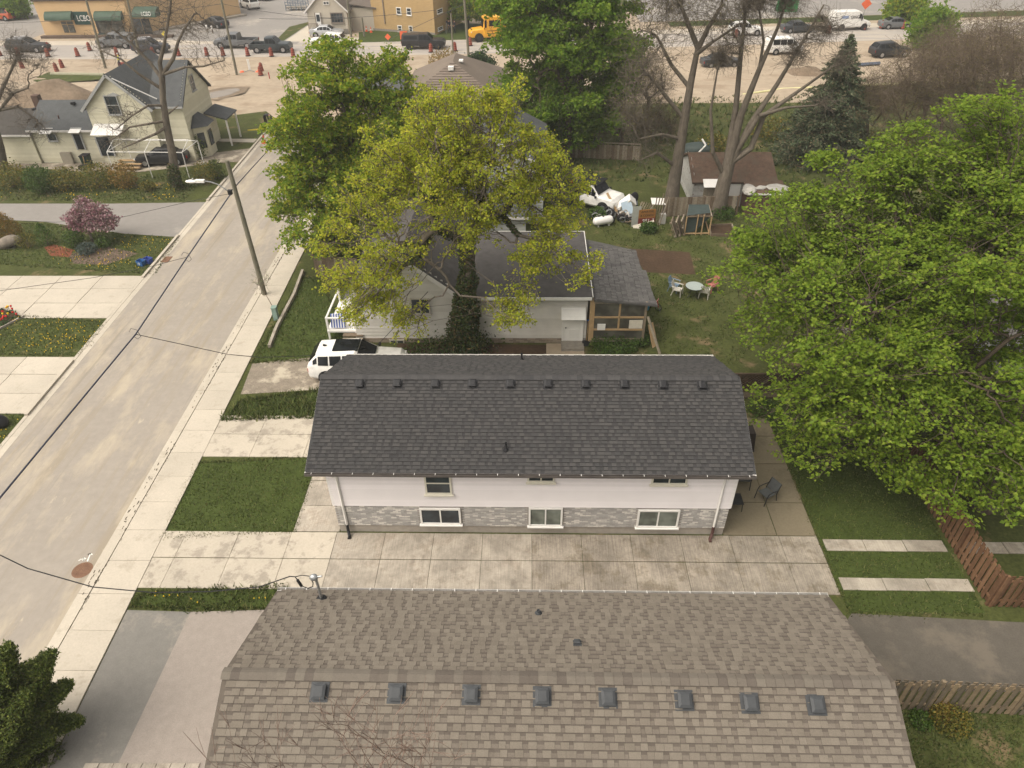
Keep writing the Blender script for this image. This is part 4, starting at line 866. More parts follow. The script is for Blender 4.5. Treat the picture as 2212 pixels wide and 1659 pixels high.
for i, (x, y, w, h_) in enumerate(((23.1, 30.3, .5, .5), (23.9, 30.4, .9, .35), (25.1, 30.5, 1.1, .35))):
    setp(MB().blob((x, y, 1.72+h_*.12), (w*.6, .5, h_*.3), i, .9).build('junk_bag', M('white_junk', (.44, .42, .38), .8, .4, 3)), ['small upright white sack at the edge of the rusty shed roof', 'crumpled white sack lying on the lean-to roof', 'large pale sack at the far end of the lean-to roof'][i], 'sack')
# ---- grey sided garage under the big maple
gg = thing('garage', 'grey sided garage with dark red trim bands under the big maple', 'garage', (27, 12.5, 0))
m_gs = M('taupe_siding', (.30, .28, .245), .7, .12, 2, rnd='obj', rcols=[(.28, .262, .23), (.32, .30, .262)])
gable(gg, 24.3, 32, 10.3, 15, 2.5, 3.6, 'x', m_gs, M('pale_shingle', (.34, .31, .28), .95, .2, 10), .3, .13, 'fl')
for z in (.3, 1.55): MB().box((28.1, 10.26, z), (7.6, .06, .09)).build('trim_band', M('dark_red', (.12, .025, .02), .7, .2, 3), gg)
window(gg, 29.3, 30.1, 1.75, 2.3, 10.28, m_white, 'slide')

# ------------------------------------------------------------------ far side of the main road
lc = thing('liquor_store', 'flat roofed tan stucco store with green awnings across the main road', 'store', (-56, 96, 0))
m_stucco = M('tan_stucco', (.62, .43, .235), .85, .08, 1.5); m_green = M('green_awning', (.045, .085, .055), .6, .2, 3); m_dgreen = M('dark_green_panel', (.018, .06, .05), .5, .15, 3)
fp = [(-62.3, 91.5), (-49.6, 91.9), (-47.9, 95.6), (-39.0, 107.1), (-52, 120), (-66, 108)]
lz = 4.9
MB().prism(fp, 0, lz).build('wall', m_stucco, lc)
cxm, cym = -52, 104; rim = [(cxm+(x-cxm)*1.008, cym+(y-cym)*1.008) for x, y in fp]
for i in range(len(fp)):
    a, b = rim[i], rim[(i+1) % len(fp)]; MB().bar((a[0], a[1], lz-.05), (b[0], b[1], lz-.05), .25, .45).build('roof_trim', M('dark_brown_trim', (.07, .055, .045), .7, .2), lc)
ins = [(cxm+(x-cxm)*.975, cym+(y-cym)*.975) for x, y in fp]; MB().prism(ins, lz+.02, lz+.06).build('roof_membrane', M('grey_membrane', (.42, .42, .42), .7, .15), lc)
def fac(px, py, dy=0): return UY(px, py, 91.45+dy)
def panel(root, name, px0, px1, py0, py1, mat, d=.06, y=91.5, dx=0):
    a = UY(px0, py1, y); b = UY(px1, py1, y); z1 = UY((px0+px1)/2, py0, y)[2]; z0 = a[2]
    return MB().box(((a[0]+b[0])/2, y-d/2, (z0+z1)/2), (b[0]-a[0], d, z1-z0)).build(name, mat, root)
def round_awning(root, px0, px1, py0, py1, y, out, mat):
    x0 = UY(px0, py1, y-out)[0]; x1 = UY(px1, py1, y-out)[0]; zb = UY(px0, py1, y-out)[2]; zt = UY(px0, py0, y)[2]; mb = MB(); n = 7; P = [(y-out*math.sin(math.pi/2*i/n), zt-(zt-zb)*(1-math.cos(math.pi/2*i/n))**.9) for i in range(n+1)]
    for i in range(n): mb.add([(x0, P[i+1][0], P[i+1][1]), (x1, P[i+1][0], P[i+1][1]), (x1, P[i][0], P[i][1]), (x0, P[i][0], P[i][1])], [(0, 1, 2, 3)])
    for x in (x0, x1): mb.face([(x, p, q) for p, q in P]+[(x, y, zb)])
    return mb.build('awning', mat, root, smooth=True), x0, x1, zt, zb
for a, b in ((96, 154), (203, 262)): round_awning(lc, a, b, 24, 45, 91.7, 1.0, m_green)
for a, b in ((105, 164), (214, 271)):
    w = panel(lc, 'window', a, b, 44, 72, m_iron, .08, 91.72); y = 91.55
    x0 = UY(a, 60, 91.7)[0]; x1 = UY(b, 60, 91.7)[0]; z0 = UY(a, 71.5, 91.7)[2]; z1 = UY(a, 45, 91.7)[2]
    for i in range(4):
        for j in range(2):
            xx = x0+.1+(x1-x0-.2)*i/4; zz = z0+.06+(z1-z0-.1)*(.0 if j == 0 else .72); hh = (z1-z0-.1)*(.68 if j == 0 else .26)
            MB().box((xx+(x1-x0-.2)/8, 91.60, zz+hh/2), ((x1-x0-.2)/4-.07, .02, hh)).build('pane', glassmat('shop_glass', (.06, .06, .05), .1), w)
    panel(lc, 'base_panel', a, b, 72, 80.5, M('teal_panel', (.07, .12, .105), .6, .1), .1, 91.75)
sg = panel(lc, 'sign_panel', 164, 197, 25, 53, m_dgreen, .12, 91.65)
p = UY(181, 40, 91.5); tm = text_mesh('LCBO', 1.05, .01); o = link('lettering', tm, m_white, lc, (p[0], 91.48, p[2])); o.rotation_euler = (rad(90), 0, 0); o.scale = (.72, 1, 1)
aw_, x0, x1, zt, zb = round_awning(lc, 285, 336, 14, 38, 91.9, 1.8, m_green)
o = link('lettering', text_mesh('LCBO', .75, .01), m_white, lc, ((x0+x1)/2+.5, 90.0, zb+.45)); o.rotation_euler = (rad(75), 0, 0); o.scale = (.72, 1, 1)
panel(lc, 'door', 295, 313, 40, 76, m_glass, .1, 91.9); panel(lc, 'door', 314, 331, 40, 73, m_glass, .1, 92.0)
MB().box((-53, 90.9, .18), (19, .8, .3)).build('planter_kerb', M('planter_brown', (.14, .10, .075), .9, .3, 5), lc)
d_ = Vector((-39.0+47.9, 107.1-95.6, 0)).normalized(); n_ = Vector((d_.y, -d_.x, 0)); MB().bar(Vector((-47.6, 95.9, .12))+n_*.5, Vector((-38.8, 107.2, .12))+n_*.5, 1.2, .24).build('side_kerb', m_drvM, lc)
# beige cottage
bg_ = thing('cottage', 'small beige stucco cottage with a brown gable roof across the main road', 'house', (-21.4, 95, 0))
m_beige = M('beige_stucco', (.50, .45, .37), .85, .08, 2)
gable(bg_, -24.1, -18.4, 92.1, 101, 3.2, 5.9, 'y', m_beige, M('brown_roof_far', (.15, .125, .105), .95, .2, 4), .35, .28, '', t=.2)
MB().box((-16.6, 97, 1.5), (3.6, 5, 3)).build('side_wing', m_beige, bg_); MB().slab([(-18.5, 94.2, 3.6), (-14.6, 94.2, 3.0), (-14.6, 99.6, 3.0), (-18.5, 99.6, 3.6)], .15).build('wing_roof', M('brown_roof_far', (.15, .125, .105)), bg_)
m_brn = M('brown_frame', (.24, .20, .165), .7, .1)
door(bg_, 685, 695, 28, 55, 92.08, m_white, m_brn); pxwin(bg_, 714, 742, 27, 50, 92.06, m_brn, 'grid', fw=.1); pxwin(bg_, 698, 711, 3, 10, 92.06, m_white, 'slide', sill=False)
dk = MB().box((-23.0, 91.2, .85), (1.4, 1.6, .12)).build('door_deck', m_brn, bg_)
for x in (-23.65, -22.35): MB().box((x, 90.45, .9), (.09, .09, 1.7)).build('deck_post', m_brn, dk)
for i in range(7): MB().box((-23.6+i*.2, 90.42, 1.3), (.05, .05, .75)).build('baluster', m_brn, dk)
MB().box((-23, 90.42, 1.7), (1.4, .08, .07)).build('deck_rail', m_brn, dk); MB().box((-21.3, 92.02, .35), (5.6, .1, .7)).build('foundation', m_conc, bg_)
rmp = thing('ramp', 'blue grey railed ramp beside the beige cottage', 'ramp', (-27.5, 97, 0))
a = U(620, 16, .4); b = U(664, 16, .4)
MB().box(((a[0]+b[0])/2, a[1], .45), (b[0]-a[0], 1.4, .15)).build('ramp_deck', m_conc, rmp); m_bluer = M('blue_grey_rail', (.13, .17, .22), .6, .2)
for y in (a[1]-.75, a[1]+.75):
    for z in (.9, 1.35): MB().bar((a[0], y, z-.1), (b[0], y, z), .08).build('rail', m_bluer, rmp)
    for i in range(5): MB().box((a[0]+(b[0]-a[0])*i/4, y, .7), (.09, .09, 1.35)).build('rail_post', m_bluer, rmp)
# brick apartment block
ap = thing('apartment_block', 'tan brick apartment block with small paired windows', 'building', (-5.97, 91.1, 0), rad(-20.3), local=True)
m_apb = M('tan_apartment_brick', (.475, .325, .155), .9, .18, 2.0, streak=(1, 1, 7), bmp=.2)
MB().box((-5, 4.5, 5), (10, 9, 10)).build('wall', m_apb, ap); MB().box((-5, -.03, .15), (10.06, .1, .3)).build('footing', m_conc, ap)
Mi = (Matrix.Translation((-5.97, 91.1, 0)) @ Matrix.Rotation(rad(-20.3), 4, 'Z')).inverted(); nL = Matrix.Rotation(rad(-20.3), 3, 'Z') @ Vector((0, -1, 0)); nR = Matrix.Rotation(rad(-20.3), 3, 'Z') @ Vector((1, 0, 0))
for a, b, c, e in ((857, 866, 16, 31), (879, 888, 17, 33), (860, 868, 55, 68), (884, 891, 56, 69)):
    p = Mi @ hit(a, e, (-5.97, 91.1, 0), nL); q = Mi @ hit(b, c, (-5.97, 91.1, 0), nL); window(ap, p.x, q.x, p.z, q.z, -.01, m_white, 'hung', fw=.09)
for a, b, c, e in ((944, 953, 17, 31), (946, 954, 56, 68)):
    p = Mi @ hit(a, e, (-5.97, 91.1, 0), nR); q = Mi @ hit(b, c, (-5.97, 91.1, 0), nR); window(ap, min(p.y, q.y), max(p.y, q.y)+.3, p.z, q.z, .01, m_white, 'hung', axis='y', sgn=1, fw=.09)
p = Mi @ hit(831, 40, (-5.97, 91.1, 0), nL); MB().box((p.x, -.08, 5.5), (.12, .1, 9)).build('downspout', m_brn, ap)

# ------------------------------------------------------------------ fences
def board_fence(label, a, b, h, mat, w=.14, gap=.055, both=True, rails=(.35, 1.4), post=2.2, pmat=None, tilt=0):
    a = Vector((a[0], a[1], 0)); b = Vector((b[0], b[1], 0)); d = (b-a); L = d.length; d /= L; n = Vector((-d.y, d.x, 0)); ang = math.atan2(d.y, d.x)
    t = thing('board_fence', label, 'fence', tuple(a), ang, local=True); pm = pmat or mat
    me = MB().add([(0, 0, .04), (w, 0, .04), (w, .02, .04), (0, .02, .04), (0, 0, h), (w, 0, h), (w, .02, h), (0, .02, h)], [(0, 3, 2, 1), (4, 5, 6, 7), (0, 1, 5, 4), (1, 2, 6, 5), (2, 3, 7, 6), (3, 0, 4, 7)]).mesh(name='board'); me.materials.append(mat)
    rg = random.Random(int(L*100)); x = 0.0; i = 0
    while x+w < L:
        o = bpy.data.objects.new('board', me); COL.objects.link(o); o.parent = t; o.location = (x, .025 if (i % 2 and both) else -.045, rg.uniform(-.02, .02)); o.rotation_euler = (0, rg.gauss(0, tilt), 0)
        x += (w+gap) if not both else (w-.005+gap*.2 if False else w*.86); i += 1
    for z in rails: MB().box((L/2, 0, z), (L, .045, .09)).build('rail', pm, t)
    k = max(2, int(L/post)+1)
    for i in range(k): MB().box((L*i/(k-1), 0, h/2+.03), (.1, .1, h+.06)).build('post', pm, t)
    return t
board_fence('rust stained shadow-box board fence running from the rear lawn to the lot', (23.62, 8.3), (23.62, -3.05), 1.62, m_cedar, .145)
board_fence('rust stained board fence turning along the edge of the asphalt lot', (23.7, -3.1), (30.5, -3.3), 1.62, m_cedar, .145)
board_fence('weathered two sided picket fence beyond the end of the tan roof', (17.2, -6.85), (27.5, -7.15), 1.62, m_picket, .13, .12)
board_fence('weathered dark board fence behind the pallets by the bare trees', (17.3, 29.6), (22.4, 29.9), 1.45, m_wood, .15, .01, False)
board_fence('grey board fence at the far edge of the back yard lawn', (10.5, 41.8), (16.8, 40.9), 1.25, m_wood, .2, .02, False)
board_fence('grey weathered fence panel beside the green street maple', (-5.9, 20.8), (-3.2, 20.4), 1.35, m_wood, .15, .01, False); board_fence('grey weathered fence running along the sidewalk behind the green maple', (-6.0, 27.5), (-5.95, 20.9), 1.35, m_wood, .15, .01, False)
lf = thing('lattice_fence', 'dark brown trellis topped fence behind the charcoal roofed house', 'fence', (19.5, 8.5, 0))
m_lat = M('dark_trellis', (.095, .065, .042), .85, .3, 6)
for i in range(5): MB().box((15.4+i*2.05, 8.5, .8), (.1, .1, 1.6)).build('post', m_lat, lf)
for z in (.12, .55, 1.55): MB().box((19.5, 8.5, z), (8.3, .06, .09)).build('rail', m_lat, lf)
for i in range(4):
    MB().box((16.43+i*2.05, 8.5, .33), (1.93, .025, .36)).build('panel', m_wood, lf); MB().box((16.43+i*2.05, 8.53, 1.05), (1.93, .01, .92)).build('backing', m_lat, lf)
    x0 = 15.48+i*2.05
    for j in range(18):
        for s in (1, -1):
            u0 = -.95+j*.165; A = (u0, .6); Bq = (u0+.95, 1.5)
            if s < 0: A, Bq = (u0, 1.5), (u0+.95, .6)
            def cl(P, Q):
                (x, z), (xx, zz) = P, Q; t0 = max(0, (0-x)/(xx-x)); t1 = min(1, (1.9-x)/(xx-x))
                return None if t1-t0 < .05 else ((x+(xx-x)*t0, z+(zz-z)*t0), (x+(xx-x)*t1, z+(zz-z)*t1))
            r = cl(A, Bq)
            if r: MB().bar((x0+r[0][0], 8.49-.012*s, r[0][1]), (x0+r[1][0], 8.49-.012*s, r[1][1]), .03, .008).build('lath', m_lat, lf)
# ------------------------------------------------------------------ vegetation
def blob_px(px, py, Y, rpx, ry=None, rz=None):
    c = UY(px, py, Y); r = rpx*mpp(c); return (c, np.array([r, r*(ry or 1.0), r*(rz or 1.0)]))
def crown_pts(blobs, n, rng, shell=.45, zmin=1.5, lumps=None):
    vol = np.array([b[1].prod() for b in blobs]); vol = vol**.8; pr = vol/vol.sum()
    def sample(m, sh):
        k = rng.multinomial(m, pr); out = []
        for (c, r), q in zip(blobs, k):
            d = rng.normal(size=(q, 3)); d /= np.linalg.norm(d, axis=1)[:, None]; out.append(c+d*r*(rng.random((q, 1))**sh))
        return np.concatenate(out)
    if not lumps: P = sample(n, shell)
    else:                                       # leaf masses: shells of many small domes
        nl, lr = lumps; C = sample(nl, shell); w = rng.random(nl)+.5; own = rng.choice(nl, n, p=w/w.sum()); R = lr*(.55+.75*rng.random(nl))
        d = rng.normal(size=(n, 3)); d /= np.linalg.norm(d, axis=1)[:, None]; d[:, 2] = np.where(rng.random(n) < .78, np.abs(d[:, 2]), d[:, 2]*.5)
        P = C[own]+d*(R[own]*(.55+.5*rng.random(n)))[:, None]*np.array([1.15, 1.15, .5])-np.stack([np.zeros(n), np.zeros(n), R[own]*.28*(d[:, 0]**2+d[:, 1]**2)], 1)
    return P[P[:, 2] > zmin]
def grow(pos, pts, rng, segs, tips, rt, ex, jit=.12, fr=(.3, .5), parent_dir=None, depth=0, sag=0.0):
    stack = [(np.array(pos, float), pts, np.array(parent_dir if parent_dir is not None else (0, 0, 1.0)), 0)]
    while stack:
        p, P, pd, dep = stack.pop(); n = len(P); r0 = rt*n**ex
        if n == 1:
            e = P[0]; L = np.linalg.norm(e-p); m = (p+e)/2+pd*L*.12+rng.normal(0, jit*L*.4, 3); segs.append((p, m, e, r0, r0*.8, r0*.45)); d = e-m; tips.append((e, d/(np.linalg.norm(d)+1e-9))); continue
        c = P.mean(0); f = rng.uniform(*fr) if n > 3 else rng.uniform(.5, .7)
        e = p+(c-p)*f; L = np.linalg.norm(e-p); e = e+rng.normal(0, jit*L, 3); m = (p+e)/2+pd*L*.16+rng.normal(0, jit*L*.5, 3)
        r1 = rt*(n*.9)**ex; segs.append((p, m, e, r0, (r0+r1)/2, r1)); d = e-m; d = d/(np.linalg.norm(d)+1e-9)
        Q = P-e; Q = Q/(np.linalg.norm(Q, axis=1)[:, None]+1e-6); ax = rng.normal(size=(5, 3)); ax /= np.linalg.norm(ax, axis=1)[:, None]; v = (Q @ ax.T).var(0); s = Q @ ax[v.argmax()]
        k = int(np.clip(round(n*rng.uniform(.32, .68)), 1, n-1)); o = s.argsort(); stack.append((e, P[o[:k]], d, dep+1)); stack.append((e, P[o[k:]], d, dep+1))
def seg_mesh(name, segs, mat, parent, thick=None, nsmall=3, smin=.012):
    """all branch segments of one tree as one continuous-looking mesh, vectorised"""
    groups = {}
    for s in segs:
        n = 8 if s[3] > .12 else (5 if s[3] > .04 else nsmall); groups.setdefault(n, []).append(s)
    V = []; Q = []; base = 0
    for n, L in groups.items():
        A = np.array([[s[0], s[1], s[2]] for s in L]); Rr = np.maximum(np.array([[s[3], s[4], s[5]] for s in L]), smin)
        d = A[:, 2]-A[:, 0]; d /= (np.linalg.norm(d, axis=1)[:, None]+1e-9); h = np.where(np.abs(d[:, 2:3]) < .9, np.array([[0, 0, 1.0]]), np.array([[1.0, 0, 0]]))
        x = np.cross(d, h); x /= np.linalg.norm(x, axis=1)[:, None]; y = np.cross(d, x); a = 2*np.pi*np.arange(n)/n
        ring = x[:, None, None, :]*np.cos(a)[None, None, :, None]+y[:, None, None, :]*np.sin(a)[None, None, :, None]
        vs = A[:, :, None, :]+ring*Rr[:, :, None, None]; m = len(L); V.append(vs.reshape(-1, 3))
        k = np.arange(n); q = np.stack([k, (k+1) % n, (k+1) % n+n, k+n], 1); q = np.concatenate([q, q+n]); Q.append((base+np.arange(m)[:, None, None]*3*n+q[None]).reshape(-1, 4)); base += m*3*n
    me = np_mesh(name, np.concatenate(V), np.concatenate(Q)); me.polygons.foreach_set('use_smooth', np.ones(len(me.polygons), bool)); return link(name, me, mat, parent)
def leaf_mesh(name, C, size, mat, parent, rng, up=.6, asp=.8, dirs=None, fold=.12, kind=None):
    n = len(C); N = rng.normal(size=(n, 3)); N /= np.linalg.norm(N, axis=1)[:, None]; N[:, 2] += up; N /= np.linalg.norm(N, axis=1)[:, None]
    T = rng.normal(size=(n, 3)) if dirs is None else dirs+rng.normal(0, .35, (n, 3)); T -= N*(T*N).sum(1)[:, None]; T /= np.linalg.norm(T, axis=1)[:, None]+1e-9; B = np.cross(N, T)
    s = size*(.6+.7*rng.random((n, 1))); V = np.stack([C+T*s*.5, C+B*s*.5*asp+N*s*fold, C-T*s*.5, C-B*s*.5*asp+N*s*fold], 1)
    o = link(name, np_mesh(name, V.reshape(-1, 3), np.arange(n*4).reshape(n, 4)), mat, parent)
    if kind: o['kind'] = kind
    return o
def clumps(tips, per, r, rng, flat=.6, along=.0):
    T = np.array([t[0] for t in tips]); D = np.array([t[1] for t in tips]); C = np.repeat(T, per, 0); Dd = np.repeat(D, per, 0)
    return C+rng.normal(0, 1, C.shape)*np.array([r, r, r*flat])-Dd*(along*rng.random((len(C), 1)))
def polyseg(pts, radii):
    pts = [np.array(p, float) for p in pts]; out = []
    for i in range(len(pts)-1): out.append((pts[i], (pts[i]+pts[i+1])/2, pts[i+1], radii[i], (radii[i]+radii[i+1])/2, radii[i+1]))
    return out
def leafy_tree(name, label, base, fork, blobs, ntip, per, lsize, lmat, bmat, seed, r0, crown_r=.3, group=None, shell=.45, zmin=1.5, up=.6, ex=.44, along=.3, flat=.6, cat='tree', lumps=None):
    rng = np.random.default_rng(seed); base = np.array(base, float); fork = np.array(fork, float)
    t = thing(name, label, cat, tuple(base), group=group); P = crown_pts(blobs, ntip, rng, shell, zmin, lumps); n = len(P); rt = r0*.8/(n**ex); segs = []; tips = []
    mid = base+(fork-base)*.5+rng.normal(0, .1, 3)*[1, 1, 0]; segs += polyseg([base-[0, 0, .1], base+(mid-base)*.15, mid, fork], [r0*1.45, r0*1.1, r0*.95, r0*.85])
    grow(fork, P, rng, segs, tips, rt, ex, parent_dir=(fork-mid)/np.linalg.norm(fork-mid)); seg_mesh('trunk', segs, bmat, t)
    leaf_mesh('crown', clumps(tips, per, crown_r, rng, flat, along), lsize, lmat, t, rng, up); return t, segs, tips
g_maple = leafmat('maple_leaf', [(.145, .23, .022), (.18, .28, .026), (.215, .315, .03), (.25, .345, .036), (.29, .37, .042)], .58)
g_green = leafmat('street_maple_leaf', [(.145, .245, .02), (.185, .295, .026), (.235, .335, .03), (.31, .37, .034), (.41, .41, .04)], .6)
g_big = leafmat('dark_maple_leaf', [(.115, .215, .018), (.15, .26, .022), (.19, .30, .028), (.24, .33, .032)], .6)
g_yel = leafmat('yellow_green_leaf', [(.31, .38, .03), (.39, .45, .038), (.46, .51, .045), (.52, .53, .05), (.56, .52, .055)], .6)
g_ivy = leafmat('ivy_leaf', [(.03, .05, .014), (.045, .075, .018), (.07, .10, .024), (.12, .085, .035)], .15)
g_spr = leafmat('spruce_needle', [(.055, .08, .04), (.08, .11, .055), (.11, .135, .07), (.15, .13, .075)], .1)
g_cedar = leafmat('yew_needle', [(.05, .075, .014), (.075, .108, .02), (.11, .145, .027), (.15, .175, .036)], .1)
g_pink = leafmat('magnolia_petal', [(.24, .10, .13), (.32, .16, .19), (.42, .25, .28), (.50, .36, .37), (.20, .13, .10)], .3)
g_bud = leafmat('bud_leaf', [(.16, .15, .04), (.22, .19, .05), (.14, .11, .05)], .3)
g_rust = leafmat('rusty_shrub_leaf', [(.17, .12, .025), (.24, .15, .035), (.30, .17, .05), (.18, .15, .03)], .3)
g_hedge = leafmat('hedge_leaf', [(.08, .10, .02), (.13, .14, .026), (.17, .15, .035), (.24, .18, .03)], .3)
g_bush = leafmat('bush_leaf', [(.04, .08, .014), (.06, .11, .018), (.09, .145, .024)], .3)

# big maple on the right
mbase = U(2120, 1090)
bl = [blob_px(2010, 560, 7.5, 300), blob_px(1800, 520, 9, 200), blob_px(1700, 590, 9, 130), blob_px(1890, 430, 10.5, 150), blob_px(2150, 420, 9, 230), blob_px(1650, 640, 8, 95), blob_px(1745, 700, 6, 130), blob_px(1900, 820, 3, 190), blob_px(2110, 860, 2.5, 210), blob_px(1820, 920, 2, 110), blob_px(2060, 1030, .8, 110), blob_px(2190, 1000, 0, 140), blob_px(1930, 1000, 1, 70), blob_px(1760, 880, 3, 75), blob_px(2080, 310, 10.5, 110), blob_px(1650, 480, 10, 75), blob_px(2250, 650, 4, 260), blob_px(1930, 690, 4, 190), blob_px(2060, 1095, .3, 75), blob_px(1960, 1050, .6, 60), blob_px(2150, 1090, -.2, 70)]
mp_, msegs, mtips = leafy_tree('maple_tree', 'large spreading bright green maple over the stained board fence', mbase, mbase+np.array([-.6, 1.2, 4.2]), bl, 11500, 16, .15, g_maple, m_bark, 11, .42, .15, shell=.5, zmin=2.2, along=.15, flat=.45, up=1.5, lumps=(400, 1.15))
# green street maple
gb = U(722, 545)
bl = [blob_px(760, 250, 24, 165), blob_px(770, 160, 25.5, 85), blob_px(690, 330, 23.5, 120), blob_px(640, 430, 22.5, 65), blob_px(850, 260, 24.5, 85), blob_px(690, 470, 22, 95), blob_px(830, 380, 23.5, 110), blob_px(640, 255, 24, 62), blob_px(615, 470, 22, 42), blob_px(740, 390, 22.5, 120)]
leafy_tree('street_maple', 'dense green street maple with yellow tinged top beside the sidewalk', gb, gb+np.array([.3, .3, 2.8]), bl, 5600, 13, .19, g_green, m_bark, 12, .33, .17, shell=.45, zmin=1.8, flat=.6, up=.9, lumps=(260, .95))
# yellow green tree wrapped in ivy
yb = U(1005, 757); fk = UY(1010, 600, 12.6)
bl = [blob_px(1010, 330, 13.2, 170), blob_px(1090, 240, 14, 85), blob_px(960, 265, 14, 85), blob_px(860, 330, 13.5, 95), blob_px(820, 420, 12.5, 90), blob_px(740, 480, 12, 60), blob_px(730, 590, 11.3, 60), blob_px(800, 640, 10.9, 85), blob_px(850, 560, 11, 90), blob_px(1160, 400, 13.2, 95), blob_px(1200, 480, 12.5, 75), blob_px(1250, 400, 13.5, 40), blob_px(1160, 560, 11.5, 80), blob_px(1110, 660, 10.9, 65), blob_px(870, 690, 10.4, 60), blob_px(1260, 590, 11.5, 55), blob_px(1000, 450, 12, 120), blob_px(690, 540, 12, 30), blob_px(1180, 330, 14, 60)]
yt, ysegs, ytips = leafy_tree('ivy_tree', 'yellow green leafing tree with an ivy smothered trunk before the white bungalow', yb, fk, bl, 7000, 9, .125, g_yel, m_barkg, 13, .38, .11, shell=.6, zmin=.9, along=.25, flat=.8, up=.6, lumps=(800, .45))
rng = np.random.default_rng(5); C = []
for s in ysegs:
    L = np.linalg.norm(s[2]-s[0]); z = s[0][2]
    if s[3] > .10 and z < 9.5:
        lo = z < fk[2]-.1; n = int(L*(2600 if lo else 900*max(.35, s[3]/.3))); t = rng.random((n, 1)); d = rng.normal(size=(n, 3)); d /= np.linalg.norm(d, axis=1)[:, None]
        zz = s[0][2]+(s[2][2]-s[0][2])*t; R = (np.clip(1.0-.13*zz, .5, 1.0) if lo else s[3]+.06)*(.75+.35*rng.random((n, 1))+.16*np.sin(zz*3.1+np.arctan2(d[:, 1:2], d[:, :1])*3)); C.append(s[0]+(s[2]-s[0])*t+d*R*[1, 1, .6])
n = 1600; q = rng.normal(0, 1, (n, 3))*[.8, .6, .4]; C.append(yb+q+[0, 0, .45]); C = np.concatenate(C); C = C[C[:, 2] > .02]
leaf_mesh('ivy', C, .13, g_ivy, yt, rng, .3)
# tall dark green maple further back
bb = U(1225, 348)
bl = [blob_px(1215, 60, 44, 165), blob_px(1130, 160, 43.5, 95), blob_px(1290, 80, 44, 120), blob_px(1230, 200, 42.5, 120), blob_px(1180, 240, 42, 80), blob_px(1280, 265, 42, 62), blob_px(1340, 120, 43, 62), blob_px(1240, 290, 41.5, 55), blob_px(1170, -40, 45, 120), blob_px(1280, -30, 45, 120), blob_px(1330, 210, 42.5, 45)]
leafy_tree('tall_maple', 'tall dark green maple at the far end of the back yard', bb, bb+np.array([0, 0, 3]), bl, 6400, 12, .28, g_big, m_bark, 14, .4, .25, shell=.45, zmin=1.2, up=.9, lumps=(320, 1.3))
s2 = U(1035, 175); leafy_tree('round_evergreen', 'small dark green rounded tree behind the brown hipped roof', s2, s2+np.array([0, 0, 1]), [blob_px(1035, 145, s2[1], 32), blob_px(1050, 160, s2[1], 26), blob_px(1022, 165, s2[1], 20)], 420, 30, .22, leafmat('laurel_leaf', [(.018, .042, .014), (.03, .06, .018), (.045, .08, .022)], .2), m_bark, 15, .15, .3, zmin=.3)
# far street trees by the apartment block
ft = U(1010, 60); leafy_tree('street_tree', 'light green layered tree in front of the brick apartment block', ft, ft+np.array([0, 0, 2]), [blob_px(1010, 15, ft[1], 42), blob_px(1050, 10, ft[1], 40), blob_px(985, 25, ft[1], 22), blob_px(1060, 40, ft[1], 22)], 700, 16, .28, g_green, m_bark, 16, .2, .4, zmin=1.0, flat=.35)
for i, (px, py, r, lab) in enumerate(((30, 14, 26, 'dark round evergreen beside the orange jeep lot'), (1960, 15, 40, 'leafing green tree at the edge of the right hand lot'), (2020, 60, 45, 'ivy green tree trunk mass by the far right lot'))):
    b_ = U(px, py+r); leafy_tree('lot_tree', lab, b_, b_+np.array([0, 0, .8]), [blob_px(px, py, b_[1], r), blob_px(px-r*.6, py+r*.3, b_[1], r*.6)], 500, 18, .36, g_big if i != 1 else g_green, m_bark, 30+i, .15, .45, zmin=.3)
# conifers
def conifer(name, label, base, h, r, seed, mat, nw=34, per=12, sz=.22, droop=.25, top=.05, cat='tree'):
    rng = np.random.default_rng(seed); base = np.array(base, float); t = thing(name, label, cat, tuple(base)); segs = polyseg([base, base+[0, 0, h*.5], base+[0, 0, h]], [h*.018+.05, h*.012+.02, .015]); C = []; D = []
    for i in range(nw):
        f = (i+.5)/nw; z = h*(.06+.92*f); rr = r*(1-f)**.85*(.8+.35*rng.random())+top; m = max(5, int(per*(1-f*.6)))
        for k in range(m):
            a = rng.random()*6.283; L = rr*(.7+.4*rng.random()); p0 = base+[0, 0, z]; e = p0+np.array([math.cos(a)*L, math.sin(a)*L, -droop*L+.12*L*rng.random()]); mid = (p0+e)/2+[0, 0, .06*L]; segs.append((p0, mid, e, .02, .014, .006)); n = int(10+28*L)
            u = rng.random((n, 1))**.6; c = p0+(e-p0)*u+rng.normal(0, 1, (n, 3))*(.05+.10*L*np.sin(np.pi*np.clip(u, .1, .9)))*[1, 1, .55]; C.append(c); d = np.array([math.cos(a), math.sin(a), -.1]); D.append(np.repeat(d[None], n, 0))
    seg_mesh('trunk', segs, m_bark, t); leaf_mesh('crown', np.concatenate(C), sz, mat, t, rng, .5, .35, np.concatenate(D)+np.random.default_rng(1).normal(0, .5, (sum(map(len, C)), 3))); return t
sb = U(1770, 345); conifer('spruce_tree', 'tall grey green spruce between the bare trees and the big maple', sb, 9.9, 4.3, 21, g_spr, 46, 14, .30)
